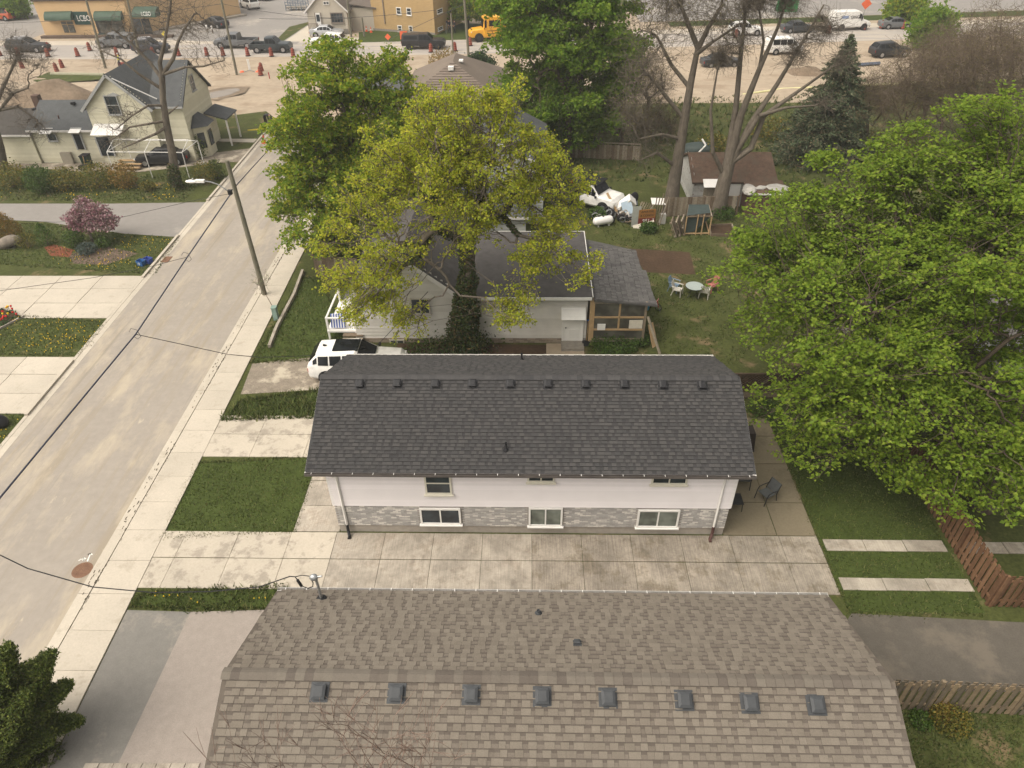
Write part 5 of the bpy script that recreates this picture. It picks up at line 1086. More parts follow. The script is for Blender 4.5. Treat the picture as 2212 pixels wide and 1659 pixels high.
# multi-leadered evergreen at the lower left
eb = np.array([-11.6, -9.4, 0]); ev = thing('yew_bush', 'large upright evergreen bush beside the asphalt drive', 'bush', tuple(eb)); rng = np.random.default_rng(33); segs = []; C = []; D = []
for (px, py, Y, r) in ((110, 1412, -7.9, .75), (20, 1398, -8.2, .75), (70, 1440, -7.6, .8), (150, 1480, -7.9, .7), (-40, 1420, -8.4, .9), (175, 1560, -8.0, .62), (60, 1500, -8.6, 1.0), (165, 1640, -8.6, .7), (20, 1600, -9.3, 1.2), (110, 1600, -8.8, .9)):
    tp = UY(px, py, Y); b0 = np.array([eb[0]*.4+tp[0]*.6, eb[1]*.4+tp[1]*.6, .2]); segs += polyseg([b0, (b0+tp)/2, tp], [.09, .06, .012])
    for i in range(1000):
        f = rng.random()**.75; p0 = b0+(tp-b0)*f; a = rng.random()*6.283; L = r*(1-f)**.6*(.5+.7*rng.random())+.06; u_ = np.array([math.cos(a), math.sin(a), .75]); e = p0+u_*L; segs.append((p0, (p0+e)/2, e, .010, .008, .004)); n = int(9+22*L); w = rng.random((n, 1))**.55
        C.append(p0+(e-p0)*w+rng.normal(0, .045, (n, 3))); D.append(np.repeat(u_[None]+[0, 0, .5], n, 0))
seg_mesh('trunk', segs, m_bark, ev, smin=.006); leaf_mesh('crown', np.concatenate(C), .105, g_cedar, ev, rng, .2, .4, np.concatenate(D))
# bare trees: drawn limbs, then a crown of twigs
def bare_tree(name, label, trunks, blobs, ntip, seed, r0, mat=m_twig, twig=.7, buds=0, ex=.5, zmin=1.5, group=None, ntw=3, rt=.012, jit=.2, limbs=()):
    """trunks: lists of (px, py, Y) control points, each fork point feeding its share of the crown"""
    rng = np.random.default_rng(seed); base = np.array(UY(*trunks[0][0][:3])); base[2] = 0; t = thing(name, label, 'tree', tuple(base), group=group); P = crown_pts(blobs, ntip, rng, .75, zmin); segs = []; tips = []
    ends = []
    for i, tr in enumerate(trunks):
        pts = [UY(*p[:3]) for p in tr]; rs = [p[3]*mpp(q) for p, q in zip(tr, pts)]
        if i == 0: pts[0][2] = -.05
        pts = [np.array(p) for p in pts]; segs += polyseg(pts, rs); ends.append((pts[-1], pts[-1]-pts[-2]))
    A = []; D = []
    for i, tr in enumerate(trunks):
        pts = [np.array(UY(*p[:3])) for p in tr]
        for k, (u, v) in enumerate(zip(pts[:-1], pts[1:])):
            if i == 0 and len(trunks) > 1 and k < len(pts)-2: continue
            for f in ((.35, .7, 1.0) if i else (1.0,)):
                if i == 0 or k > 0 or f > .5: A.append(u+(v-u)*f); D.append((v-u)/np.linalg.norm(v-u))
    A = np.array(A); own = np.linalg.norm(P[:, None]-A[None], axis=2).argmin(1)
    for j in range(len(A)):
        q = P[own == j]
        if len(q): grow(A[j], q, rng, segs, tips, rt, ex, jit, (.25, .45), D[j])
    extra = []
    for e, d in tips:
        for k in range(ntw):
            L = twig*(.4+.8*rng.random()); v = d*.7+rng.normal(0, .55, 3); v /= np.linalg.norm(v); q = e-d*L*.3*rng.random(); m = q+v*L*.5+rng.normal(0, .05, 3)*L; segs.append((q, m, m+v*L*.5+rng.normal(0, .12, 3)*L, rt*.7, rt*.55, rt*.3)); extra.append((m+v*L*.5, v))
    seg_mesh('trunk', segs, mat, t, smin=.007)
    if buds: leaf_mesh('crown', clumps(extra, buds, .1, rng), .07 if buds < 3 else .1, g_bud, t, rng, .3)
    return t
Yb = 35.7
bare_tree('bare_tree', 'bare grey tree with a forked crown in front of the cream farmhouse',
    [[(382, 400, Yb, 10.8), (372, 330, Yb, 8.6), (360, 270, Yb, 7.6), (352, 215, Yb, 6.8), (350, 165, Yb, 6.8)], [(350, 165, Yb, 5.0), (345, 135, Yb, 4.7), (356, 90, Yb, 3.6), (366, 30, Yb, 2.9), (370, -10, Yb, 2.2)], [(352, 160, Yb, 4.7), (375, 125, Yb, 4.0), (385, 90, Yb, 3.2), (400, 60, Yb, 2.5), (420, 30, Yb, 1.8)], [(350, 170, Yb, 4.3), (320, 130, Yb+.5, 3.6), (285, 95, Yb+.5, 2.9), (240, 60, Yb+.5, 1.8)], [(346, 190, Yb, 3.6), (300, 160, Yb-.5, 2.9), (262, 128, Yb-.5, 2.2), (220, 110, Yb-.5, 1.4)], [(354, 160, Yb, 3.6), (400, 145, Yb-.5, 2.5), (440, 143, Yb-.5, 2.0), (485, 130, Yb-.5, 1.1)], [(352, 228, Yb, 3.2), (320, 228, Yb-1, 2.5), (285, 250, Yb-1.2, 1.8), (250, 280, Yb-1.2, 1.1)], [(356, 262, Yb, 3.2), (320, 268, Yb-1, 2.5), (280, 275, Yb-1.5, 1.8), (245, 300, Yb-1.5, 1.1)], [(358, 275, Yb, 3.6), (335, 290, Yb-1, 2.9), (300, 305, Yb-1.5, 2.2), (265, 320, Yb-1.5, 1.1)], [(352, 250, Yb, 2.9), (365, 245, Yb, 2.2), (385, 228, Yb, 1.1)]],
    [blob_px(370, 30, Yb, 85), blob_px(290, 70, Yb, 70), blob_px(440, 60, Yb, 55), blob_px(225, 110, Yb, 45), blob_px(470, 130, Yb-.5, 38), blob_px(275, 250, Yb-1.2, 62), blob_px(245, 300, Yb-1.5, 45), blob_px(420, 110, Yb, 45)], 620, 41, .4, m_barkg, .6, 0, .52, rt=.010, ntw=3)
bare_tree('bare_tree', 'bare tree leaning over the low wing of the cream farmhouse', [[(5, 365, 39.5, 12), (0, 320, 39.5, 9), (-18, 250, 39.5, 7)], [(-18, 250, 39.5, 5), (10, 180, 39.5, 4), (25, 150, 39.5, 2.5)], [(-15, 240, 39.5, 4), (40, 230, 39, 3), (80, 260, 39, 2)], [(-20, 260, 39.5, 4), (30, 200, 39, 3), (60, 190, 39, 2)]], [blob_px(40, 120, 39.5, 50), blob_px(80, 270, 38.8, 40), blob_px(20, 200, 39, 45), blob_px(90, 130, 39.5, 25)], 330, 42, .3, m_barkg, .9, 0, .5, rt=.010, ntw=5)
Yt = 30.2
bare_tree('bare_tree', 'tall straight bare tree at the end of the junk pile', [[(1445, 473, Yt, 18), (1455, 400, Yt, 14), (1475, 280, Yt, 10), (1492, 180, Yt, 7.5), (1508, 100, Yt, 5.5)], [(1508, 105, Yt, 6), (1490, 60, Yt, 5), (1470, 10, Yt, 3.5)], [(1508, 105, Yt, 6), (1530, 60, Yt, 5), (1560, 10, Yt, 3.5)], [(1480, 260, Yt, 5), (1440, 210, Yt, 4), (1400, 160, Yt, 2.5)], [(1490, 190, Yt, 5), (1450, 140, Yt+.5, 4), (1420, 80, Yt+.5, 2.5)], [(1500, 120, Yt, 5), (1540, 90, Yt-.5, 3.5), (1600, 50, Yt-.5, 2)], [(1470, 300, Yt, 4), (1430, 290, Yt-.6, 3), (1380, 300, Yt-.8, 1.5)], [(1460, 360, Yt, 4), (1420, 330, Yt-.6, 3), (1385, 345, Yt-.8, 1.5)]],
    [blob_px(1450, 20, Yt, 105), blob_px(1400, 130, Yt, 90), blob_px(1560, 40, Yt, 85), blob_px(1370, 250, Yt-.5, 60), blob_px(1480, -60, Yt, 110), blob_px(1400, 320, Yt-.5, 50), blob_px(1600, 90, Yt-.5, 60), blob_px(1390, 200, Yt, 75)], 1500, 43, .5, m_barkg, 1.0, 1, .52, rt=.009, ntw=3)
Y2 = 30.0
bare_tree('bare_tree', 'many stemmed bare tree fanning out in front of the rusty shed', [[(1545, 475, Y2, 18.6), (1560, 410, Y2, 16.1), (1575, 350, Y2, 13.6)], [(1575, 352, Y2, 9.9), (1600, 250, Y2, 8.1), (1640, 150, Y2, 5.6), (1680, 60, Y2, 3.7), (1700, 0, Y2, 2.5)], [(1580, 350, Y2, 8.7), (1620, 270, Y2, 6.8), (1680, 180, Y2, 5.0), (1740, 80, Y2, 3.1), (1780, 10, Y2, 1.9)], [(1570, 352, Y2, 8.1), (1590, 230, Y2+.4, 6.2), (1600, 120, Y2+.4, 5.0), (1610, 30, Y2+.4, 3.1)], [(1575, 352, Y2, 8.7), (1622, 320, Y2, 6.8), (1650, 250, Y2, 5.6), (1720, 200, Y2-.3, 3.7), (1790, 150, Y2-.3, 2.5)], [(1580, 345, Y2, 6.2), (1640, 250, Y2-.4, 5.0), (1700, 232, Y2-.4, 3.1), (1760, 228, Y2-.4, 1.9)], [(1565, 380, Y2, 5.6), (1540, 330, Y2-.4, 4.3), (1535, 240, Y2-.4, 3.1), (1550, 150, Y2-.4, 1.9)], [(1640, 150, Y2, 3.7), (1650, 90, Y2, 3.1), (1640, 20, Y2, 1.9)]],
    [blob_px(1700, 0, Y2, 46.5), blob_px(1780, 60, Y2, 40.3), blob_px(1620, 10, Y2, 43.4), blob_px(1820, 130, Y2-.3, 27.9), blob_px(1560, 120, Y2, 34.1), blob_px(1720, 110, Y2, 37.2), blob_px(1780, 220, Y2-.4, 21.7), blob_px(1650, -40, Y2, 55.8)], 1500, 44, .6, m_barkg, 1.0, 0, .52, rt=.009, ntw=3)
# thin bare trees of the thicket on the far right and behind the yard
thk = [(1340, 330, 45, 62, 'thin bare tree against the dark maple crown'), (1420, 340, 46, 60, 'slender bare tree behind the tall straight bare tree'), (1600, 320, 52, 40, 'thin bare sapling in the meadow behind the shed'), (1400, 250, 50, 60, 'bare tree rising between the dark maple and the straight bare tree'),
 (1880, 310, 42, 75, 'twiggy bare tree beside the spruce'), (1950, 335, 40, 105, 'leaning bare tree beyond the spruce'), (2030, 330, 40, 125, 'tall budding bare tree in the thicket behind the big maple'), (2110, 340, 39, 135, 'broad bare tree rising over the big maple crown'), (2190, 330, 39, 140, 'dense brown bare tree at the thicket edge'), (2000, 290, 46, 100, 'pale bare tree deep in the thicket'), (2090, 270, 48, 115, 'upright bare tree near the yellow gas pipe'), (2170, 260, 47, 120, 'brushy bare tree near the end of the gas pipe'), (2240, 300, 42, 130, 'bare tree standing behind the right hand maple limb'), (2050, 210, 58, 80, 'small bare tree at the edge of the dirt site'), (2150, 205, 60, 90, 'ivy tinged bare tree by the parked black suv')]
for i, (px, py, Yq, r, lab) in enumerate(thk):
    rr = random.Random(i)
    bare_tree('thicket_tree', lab, [[(px, py, Yq, 4+2*rr.random()), (px+rr.uniform(-8, 8), py-r*.5, Yq, 3.5), (px+rr.uniform(-16, 16), py-r*.9, Yq, 2.2)], [(px+rr.uniform(-4, 4), py-r*.55, Yq, 2.2), (px+rr.uniform(-34, -14), py-r*1.1, Yq, 1.4), (px+rr.uniform(-44, -24), py-r*1.6, Yq, .8)], [(px+rr.uniform(-4, 4), py-r*.5, Yq, 2.2), (px+rr.uniform(14, 34), py-r*1.0, Yq, 1.4), (px+rr.uniform(24, 44), py-r*1.5, Yq, .8)], [(px+rr.uniform(-6, 6), py-r*.9, Yq, 2.0), (px+rr.uniform(-12, 12), py-r*1.5, Yq, 1.2), (px+rr.uniform(-16, 16), py-r*1.9, Yq, .7)]],
        [blob_px(px, py-r*1.5, Yq, r*.75), blob_px(px+r*.5, py-r*1.1, Yq, r*.6), blob_px(px-r*.5, py-r*1.1, Yq, r*.6)], 330 if i > 4 else 260, 60+i, .2, m_twig, 1.1, 1 if i % 2 else 2, .5, .6, 'bare trees in the thicket', 6, .009)
# young bare trees whose tips show over the tan roof
for i, (px, Yq, zt, lab) in enumerate(((790, -13.6, 6.2, 'young bare tree with several stems rising past the tan roof edge'), (880, -13.9, 5.6, 'bare twiggy sapling rising past the tan roof edge'), (500, -13.8, 5.2, 'small bare sapling by the left end of the tan roof'))):
    zt = UY(px, (1545, 1575, 1600)[i], Yq)[2]; x = UY(px, 1620, Yq)[0]; rng = np.random.default_rng(70+i); t = thing('bare_sapling', lab, 'tree', (x, Yq, 0)); segs = []; tips = []
    P = crown_pts([(np.array([x, Yq+.2, zt-1.0]), np.array([1.3 if i < 2 else .8, .5, 1.0]))], 26 if i < 2 else 14, rng, .6, 1); base = np.array([x, Yq, 0.]); segs += polyseg([base, base+[0.05, 0, 1.3], base+[0, 0, 2.4]], [.06, .045, .04]); grow(base+[0, 0, 2.4], P, rng, segs, tips, .0045, .5, .15)
    for e, d in tips:
        for k in range(3): v = d+rng.normal(0, .4, 3); v /= np.linalg.norm(v); L = .35*rng.random()+.15; segs.append((e-d*.15*rng.random(), e+v*L*.5, e+v*L, .005, .004, .002))
    seg_mesh('trunk', segs, M('reddish_twig', (.24, .17, .135), .9, .2), t, smin=.0025)
sap = U(592, 668); rng = np.random.default_rng(81); t = thing('sapling', 'thin sapling just leafing out beside the green utility box', 'tree', tuple(sap)); segs = []; tips = []
P = crown_pts([(sap+[-.5, .3, 1.7], np.array([.7, .6, .9]))], 40, rng, .7, .5); segs += polyseg([sap, sap+[-.15, .05, .5], sap+[-.3, .1, .9]], [.03, .025, .02]); grow(sap+[-.3, .1, .9], P, rng, segs, tips, .006, .4, .15); seg_mesh('trunk', segs, m_twig, t, smin=.006); leaf_mesh('crown', clumps(tips, 5, .1, rng), .06, leafmat('pale_leaf', [(.2, .22, .12), (.28, .3, .18)], .3), t, rng)
# magnolia and the garden shrubs on the left
mg = U(205, 525); leafy_tree('magnolia_tree', 'pink flowering magnolia on the left lawn', mg, mg+np.array([-.1, 0, .7]), [blob_px(198, 468, mg[1]+.3, 48, .9, .75), blob_px(160, 478, mg[1]+.3, 26), blob_px(232, 475, mg[1], 26), blob_px(180, 442, mg[1]+.6, 20)], 620, 7, .15, g_pink, m_barkg, 51, .09, .12, zmin=.8, up=.2)
def shrub(label, px, py, rpx, mat, seed, h=1.0, n=1400, sz=.1, name='shrub', shape=None, cat='shrub'):
    b = U(px, py); rng = np.random.default_rng(seed); r = rpx*mpp(b); t = thing(name, label, cat, tuple(b)); H_ = r*2*h
    d = rng.normal(size=(n, 3)); d /= np.linalg.norm(d, axis=1)[:, None]; u = rng.random((n, 1))**.3; c = d*u*np.array([r, r, H_/2])+[0, 0, H_*.48]
    if shape == 'cone': k = 1-np.clip(c[:, 2]/H_, 0, .97); c[:, :2] *= (k[:, None]**.7)*1.5
    c += rng.normal(0, r*.08, c.shape); c = c[c[:, 2] > .02]; segs = []
    for i in range(14): e = c[rng.integers(len(c))]*.85; segs.append((b, b+e*[.4, .4, .6], b+e, .02, .014, .006))
    seg_mesh('trunk', segs, m_twig, t); leaf_mesh('crown', c+b, sz, mat, t, rng, .4); return t
shrub('conical brown green cedar beside the grey boulder', 26, 520, 27, g_rust, 1, 1.25, 3000, .09, 'cedar_shrub', 'cone'); shrub('dark green cedar at the edge of the boulder bed', -6, 520, 18, g_cedar, 2, 1.6, 1600, .09, 'cedar_shrub', 'cone')
shrub('little twisted golden evergreen on a red mulch ring', 103, 528, 19, g_bush, 3, 1.4, 900, .09, 'dwarf_evergreen', 'cone'); shrub('round golden green shrub under the magnolia', 165, 532, 22, g_bush, 4, .9, 1500, .09); shrub('low blue green mounded shrub below the magnolia', 190, 548, 22, leafmat('blue_juniper', [(.05, .07, .06), (.07, .10, .085), (.10, .13, .11)], .15), 5, .55, 1300, .08)
shrub('small olive shrub beside the magnolia', 225, 535, 17, g_bush, 6, .7, 900, .08); shrub('sparse brown bush beside the boulder', 62, 535, 22, g_hedge, 7, .8, 700, .08)
lsheet('mulch', '95,535 115,528 160,540 150,556 110,553', .012, M('red_mulch', (.22, .07, .035), .95, .35, 12)); lsheet('mulch', '145,550 230,532 300,548 230,572 160,570', .011, M('petal_strewn_soil', (.17, .12, .09), .95, .4, 14))
for i, (px, py, r, mt, h, n, lab) in enumerate(((30, 405, 40, g_hedge, .7, 1500, 'olive green hedge bush at the start of the hedge row'), (95, 415, 30, g_bush, 1.0, 1700, 'deep green bush in the middle of the hedge row'), (150, 408, 34, g_hedge, .7, 1400, 'yellow green hedge bush beside the deep green bush'), (215, 405, 36, g_hedge, .75, 1500, 'spreading olive hedge bush under the bare tree'), (275, 405, 30, g_rust, .95, 1400, 'rust tinged twiggy bush beside the bare tree trunk'), (322, 412, 16, g_hedge, .7, 500, 'small sprawling bush by the bare tree foot'))): shrub(lab, px, py, r, mt, 100+i, h, n, .14, 'hedge_bush')
for i, (px, py, r, n, lab) in enumerate(((14, 345, 11, 500, 'round green foundation shrub next to the bare tree trunk'), (46, 345, 9, 400, 'small green foundation shrub along the cream wall'), (88, 343, 13, 500, 'wide green foundation shrub below the small awning'))): shrub(lab, px, py, r, g_bush, 120+i, .8, n, .13)
shrub('ivy mound round the foot of the bare tree', 385, 410, 15, g_ivy, 130, 2.0, 1300, .12); shrub('dark upright juniper by the cream house bay', 432, 340, 20, g_cedar, 131, 1.3, 1200, .13); shrub('loose olive evergreen beside the driveway end', 445, 395, 26, g_hedge, 132, .9, 900, .13); shrub('dark evergreen shrub beside the concrete walk', 470, 385, 18, g_cedar, 133, 1.2, 900, .13)
shrub('rust coloured bare shrub behind the hipped house', 962, 165, 36, g_rust, 134, .8, 1700, .17, 'rusty_shrub'); shrub('pale twiggy bush among the leaning poles behind the hipped house', 1000, 168, 24, g_rust, 139, .8, 700, .16, 'rusty_shrub')
shrub('dark weeds under the screened porch', 1325, 752, 52, g_bush, 135, .28, 2600, .1, 'weeds', cat='plants'); shrub('nettle clump by the porch corner prop', 1385, 742, 22, g_bush, 136, .5, 900, .1, 'weeds', cat='plants'); shrub('low green weeds along the bungalow footing', 930, 762, 60, g_bush, 137, .16, 1500, .09, 'weeds', cat='plants')
shrub('leafy shrub against the bungalow wall next to the ivy', 965, 705, 24, g_bush, 138, 1.1, 500, .1)
shrub('yellow green spirea bush below the picket fence', 2045, 1565, 42, g_hedge, 140, .6, 1600, .07); shrub('rusty spirea bush against the picket fence', 2030, 1545, 26, g_rust, 141, .8, 900, .07); shrub('low leafy plant at the fence foot', 1985, 1560, 26, g_bush, 142, .4, 600, .07)
shrub('leafy weeds along the trellis fence', 1650, 893, 40, g_bush, 143, .3, 900, .09, 'weeds', cat='plants')
for i, (px, py, r) in enumerate(((1290, 470, 22), (1400, 500, 20), (1560, 470, 26), (1540, 330, 40), (1660, 300, 45), (1760, 290, 40), (1860, 330, 50), (1950, 350, 60))): shrub(['green weed clump by the propane tank', 'green weeds in front of the sign boards', 'leggy green bush behind the green tarp frame', 'yellow green brush behind the tarp heap', 'meadow brush behind the rusty shed', 'brush at the foot of the spruce', 'olive thicket brush right of the spruce', 'olive thicket brush behind the big maple'][i], px, py, r, g_hedge if i > 2 else g_bush, 150+i, .5, 900, .13 if i < 3 else .2, 'weeds', cat='plants')
# tulip bed and boulder
tb = thing('flower_bed', 'edged bed of red and yellow tulips at the left lawn', 'flower bed', tuple(U(10, 690)))
q = [U(a, b) for a, b in ((52, 685), (0, 712), (-40, 690), (8, 668))]; MB().prism([(p[0], p[1]) for p in q], 0, .05).build('soil', m_soil, tb)
for i in range(4): a, b = q[i], q[(i+1) % 4]; MB().bar((a[0], a[1], .06), (b[0], b[1], .06), .09, .12).build('edging', m_drvM, tb)
rg = random.Random(9)
for i in range(26):
    u, v = rg.random(), rg.random(); p = np.array(q[0])*(1-u)*(1-v)+np.array(q[1])*u*(1-v)+np.array(q[2])*u*v+np.array(q[3])*(1-u)*v; hh = rg.uniform(.3, .5); s = MB(); s.tube([(p[0], p[1], .03), (p[0]+rg.uniform(-.05, .05), p[1], hh)], .012, 4)
    for k in range(4): a = rg.random()*6.28; s.add([(p[0], p[1], .05), (p[0]+.1*math.cos(a), p[1]+.1*math.sin(a), .22), (p[0]+.16*math.cos(a+.3), p[1]+.16*math.sin(a+.3), .12)], [(0, 1, 2)])
    st_ = s.build('tulip_stem', leafmat('tulip_leaf', [(.05, .10, .03), (.08, .14, .05)], .2), tb); MB().lathe([(.02, hh), (.06, hh+.04), (.055, hh+.1), (.02, hh+.13)], (p[0], p[1], 0), 7).build('tulip_flower', m_yellow if i % 4 == 0 else M('tulip_red', (.55, .02, .015), .6, .1), st_, smooth=True)
p = U(18, 538); bo = MB(); bo.blob((p[0], p[1]+.3, .35), (.95, .6, .55), 12, .5, 3); setp(bo.build('boulder', M('grey_boulder', (.24, .205, .165), .95, .55, 3.5, bmp=1.0), smooth=25), 'grey layered boulder at the edge of the left lawn', 'boulder')
# ------------------------------------------------------------------ vehicles (local x points forward)
ST = {
 'sedan': (4.75, 1.82, [(-.50, .36, .78, .80, .78, .66), (-.475, .26, .95, .98, .93, .78), (-.33, .22, .98, 1.03, 1, .80), (-.17, .20, .95, 1.42, 1, .70), (.05, .20, .93, 1.45, 1, .70), (.22, .20, .92, .97, 1, .80), (.44, .22, .80, .84, .95, .75), (.50, .34, .60, .62, .80, .62)], (-.30, .30, .33), 2, 3, 4, 5),
 'suv': (4.85, 1.92, [(-.50, .42, .90, .95, .80, .66), (-.482, .32, 1.06, 1.12, .93, .74), (-.385, .27, 1.10, 1.62, 1, .68), (.01, .25, 1.06, 1.72, 1, .70), (.20, .25, 1.02, 1.08, 1, .78), (.44, .27, .96, 1.0, .95, .78), (.50, .40, .74, .77, .82, .68)], (-.30, .31, .37), 1, 2, 3, 4),
 'van': (4.9, 1.95, [(-.50, .38, 1.0, 1.2, .92, .84), (-.485, .28, 1.12, 1.82, .98, .84), (-.44, .26, 1.12, 1.9, 1, .84), (.15, .25, 1.08, 1.88, 1, .80), (.33, .25, 1.04, 1.1, 1, .80), (.46, .28, .9, .95, .93, .76), (.50, .4, .7, .72, .8, .66)], (-.30, .32, .34), 1, 2, 3, 4),
 'cab': (5.6, 2.0, [(-.10, .42, 1.12, 1.18, .98, .9), (-.095, .36, 1.13, 1.80, 1, .76), (.10, .36, 1.10, 1.84, 1, .76), (.225, .36, 1.10, 1.16, 1, .84), (.455, .38, 1.06, 1.10, .97, .82), (.50, .45, .85, .88, .88, .74)], (-.315, .33, .40), 0, 1, 2, 3),
 'steptruck': (5.6, 2.05, [(-.50, .5, 1.3, 2.3, .96, .90), (-.49, .42, 1.35, 2.42, 1, .92), (.13, .42, 1.35, 2.42, 1, .92), (.20, .42, 1.3, 2.25, 1, .86), (.28, .42, 1.25, 1.32, 1, .84), (.45, .45, 1.05, 1.10, .93, .76), (.50, .5, .8, .85, .82, .68)], (-.27, .32, .40), 0, 1, 3, 4),
 'bus': (10.2, 2.4, [(-.50, .6, 1.6, 2.6, .96, .88), (-.49, .5, 1.65, 3.0, 1, .88), (.27, .5, 1.65, 3.0, 1, .88), (.305, .5, 1.6, 2.85, 1, .86), (.32, .5, 1.5, 1.6, .9, .76), (.46, .52, 1.42, 1.48, .82, .68), (.50, .6, 1.15, 1.2, .76, .62)], (-.26, .38, .50), 0, 1, 3, 4),
}
def vehicle(label, kind, pm, cat, rear, front=None, L=None, name=None, rimm=None, bed=None, cap=False, rails=False, extra=None, group=None):
    """rear, front: pixels where the lower body ends meet the ground"""
    L0, Wd, S, (wr, wf, wrad), rs, r0, r1, fs = ST[kind]; a = Vector(U(*rear)); b = Vector(U(*front)); d = (b-a); d.z = 0; ang = math.atan2(d.y, d.x); L = L or L0; sx = L/L0
    # pixels mark the near side; step half a width away from the camera
    c = (a+b)/2; n = Vector((-d.y, d.x, 0)).normalized(); n = n if n.y > 0 else -n; c = c+n*(Wd/2)*.92; c.z = 0.02
    t = thing(name or {'sedan': 'sedan', 'suv': 'suv', 'van': 'minivan', 'cab': 'pickup_truck', 'steptruck': 'delivery_van', 'bus': 'school_bus'}[kind], label, cat, tuple(c), ang, group, local=True)
    hw = Wd/2; rows = []
    for (x, zl, zb, zr, wf_, rf) in S:
        X = x*L; w = hw*wf_; rows.append([(X, w*.90, zl), (X, w, zl+.14), (X, w*1.0, (zl+zb)/2+.05), (X, w*.965, zb), (X, hw*rf, zr-.02 if zr-zb > .2 else zr), (X, hw*rf*.72, zr+(.03 if zr-zb > .2 else .012)), (X, 0, zr+(.045 if zr-zb > .2 else .02))])
    mb = MB()
    for r in rows: mb.v.extend(r+[(p[0], -p[1], p[2]) for p in reversed(r[:-1])])
    m = 13
    for i in range(len(rows)-1):
        for k in range(m-1): mb.f.append((i*m+k, i*m+k+1, (i+1)*m+k+1, (i+1)*m+k))
        mb.f.append((i*m+m-1, i*m, (i+1)*m, (i+1)*m+m-1))
    mb.f.append(tuple(range(m))); mb.f.append(tuple((len(rows)-1)*m+k for k in range(m-1, -1, -1)))
    mb.f = [tuple(reversed(f)) for f in mb.f]
    body = mb.build('body', pm, t, smooth=32)
    P = lambda i, j, f: Vector(rows[i][j]).lerp(Vector(rows[i+1][j]), f)
    def sidepane(i, f0, f1, lo=.10, hi=.86, nm='window', gm=m_carglass):
        for s in (1, -1):
            q = []
            for f, g in ((f0, lo), (f1, lo), (f1, hi), (f0, hi)): v = P(i, 3, f).lerp(P(i, 4, f), g); q.append(Vector((v.x, (v.y+.045)*s, v.z)))
            mbb = MB().face(q if s < 0 else q[::-1]); nn = [Vector(v)-Vector((0, .03*s, 0)) for v in q]; mbb = MB(); mbb.slab(q if s < 0 else q[::-1], .05); mbb.build(nm, gm, t)
    if kind in ('sedan',): sidepane(2, .55, .97); sidepane(3, .03, .47); sidepane(3, .53, .97); sidepane(4, .03, .55)
    elif kind == 'suv': sidepane(1, .55, .98, .25, .8); sidepane(2, .04, .30); sidepane(2, .34, .64); sidepane(2, .68, .98); sidepane(3, .02, .5)
    elif kind == 'van' : sidepane(2, .05, .36); sidepane(2, .4, .68); sidepane(2, .72, .97); sidepane(3, .03, .6)
    elif kind == 'cab': sidepane(1, .08, .50); sidepane(1, .56, .97); sidepane(2, .03, .55)
    elif kind == 'steptruck': sidepane(2, .1, .9, .2, .8); sidepane(3, .05, .45, .2, .8)
    elif kind == 'bus':
        for q in range(9): sidepane(1, .03+q*.105, .03+q*.105+.09, .2, .72)
        sidepane(2, .1, .9, .1, .8)
    def crossglass(i, nm, f0=.12, f1=.9, push=.035):
        q = []
        for f, j in ((f0, 4), (f1, 4), (f1, -4), (f0, -4)):
            v = P(i, 4, f); q.append(Vector((v.x, v.y*(1 if j > 0 else -1)*.93, v.z)))
        nrm = (q[1]-q[0]).cross(q[2]-q[0]).normalized(); nrm = nrm if nrm.z > 0 else -nrm; mid = Vector((0, 0, .035)); q = [v+nrm*(push+.025) for v in q]
        if (q[1]-q[0]).cross(q[2]-q[0]).z < 0: q = q[::-1]
        MB().slab(q, .05).build(nm, m_carglass, t)
    crossglass(r1, 'windshield'); crossglass(rs, 'rear_window') if kind not in ('steptruck', 'bus', 'cab') else None
    zf = S[-2][2]; xf = L*.49; xr = -L*.49
    for s in (1, -1):
        MB().box((L*.478, s*hw*.68, S[-2][2]-.18), (.12, .34, .13)).build('headlight', M('lamp_lens', (.75, .74, .70), .15, .05), t)
        if not bed: MB().box((-L*.484, s*hw*.74, S[0][2]-.12 if kind != 'bus' else 1.2), (.10, .26, .22)).build('taillight', M('red_lens', (.42, .012, .012), .2, .1), t)
        MB().box((L*.20 if kind != 'bus' else L*.31, s*(hw+.08), S[r1][2]+.05), (.1, .16, .13)).build('mirror', m_black, t)
    MB().box((L*.492, 0, .46), (.10, Wd*.72, .14)).build('bumper', m_black if kind != 'bus' else m_iron, t); MB().box((-L*.488, 0, .44), (.10, Wd*.72, .12)).build('bumper', m_black, t)
    if kind in ('cab', 'suv', 'sedan'): MB().box((L*.494, 0, S[-1][2]-.06), (.05, Wd*.5, .14)).build('grille', m_black, t)
    for x in (wr*L, wf*L):
        for s in (1, -1):
            y = s*(hw-.09)
            arch = MB(); arch.tube([(x, s*(hw-.25), wrad+.02), (x, s*(hw+.004), wrad+.02)], wrad*1.2, 18); arch.build('wheel_arch', m_black, t)
            ty = MB(); rr = wrad; w2 = .11
            ty.tube([(x, y-w2, wrad), (x, y-w2+.03, wrad), (x, y+w2-.03, wrad), (x, y+w2, wrad)], [rr*.9, rr, rr, rr*.9], 20); wh = ty.build('wheel', m_tyre, t, smooth=30)
            rm = MB(); yo = y+s*(w2+.004); rm.tube([(x, yo-.02*s, wrad), (x, yo, wrad)], rr*.60, 16)
            rm.build('rim', rimm or m_rim, wh)
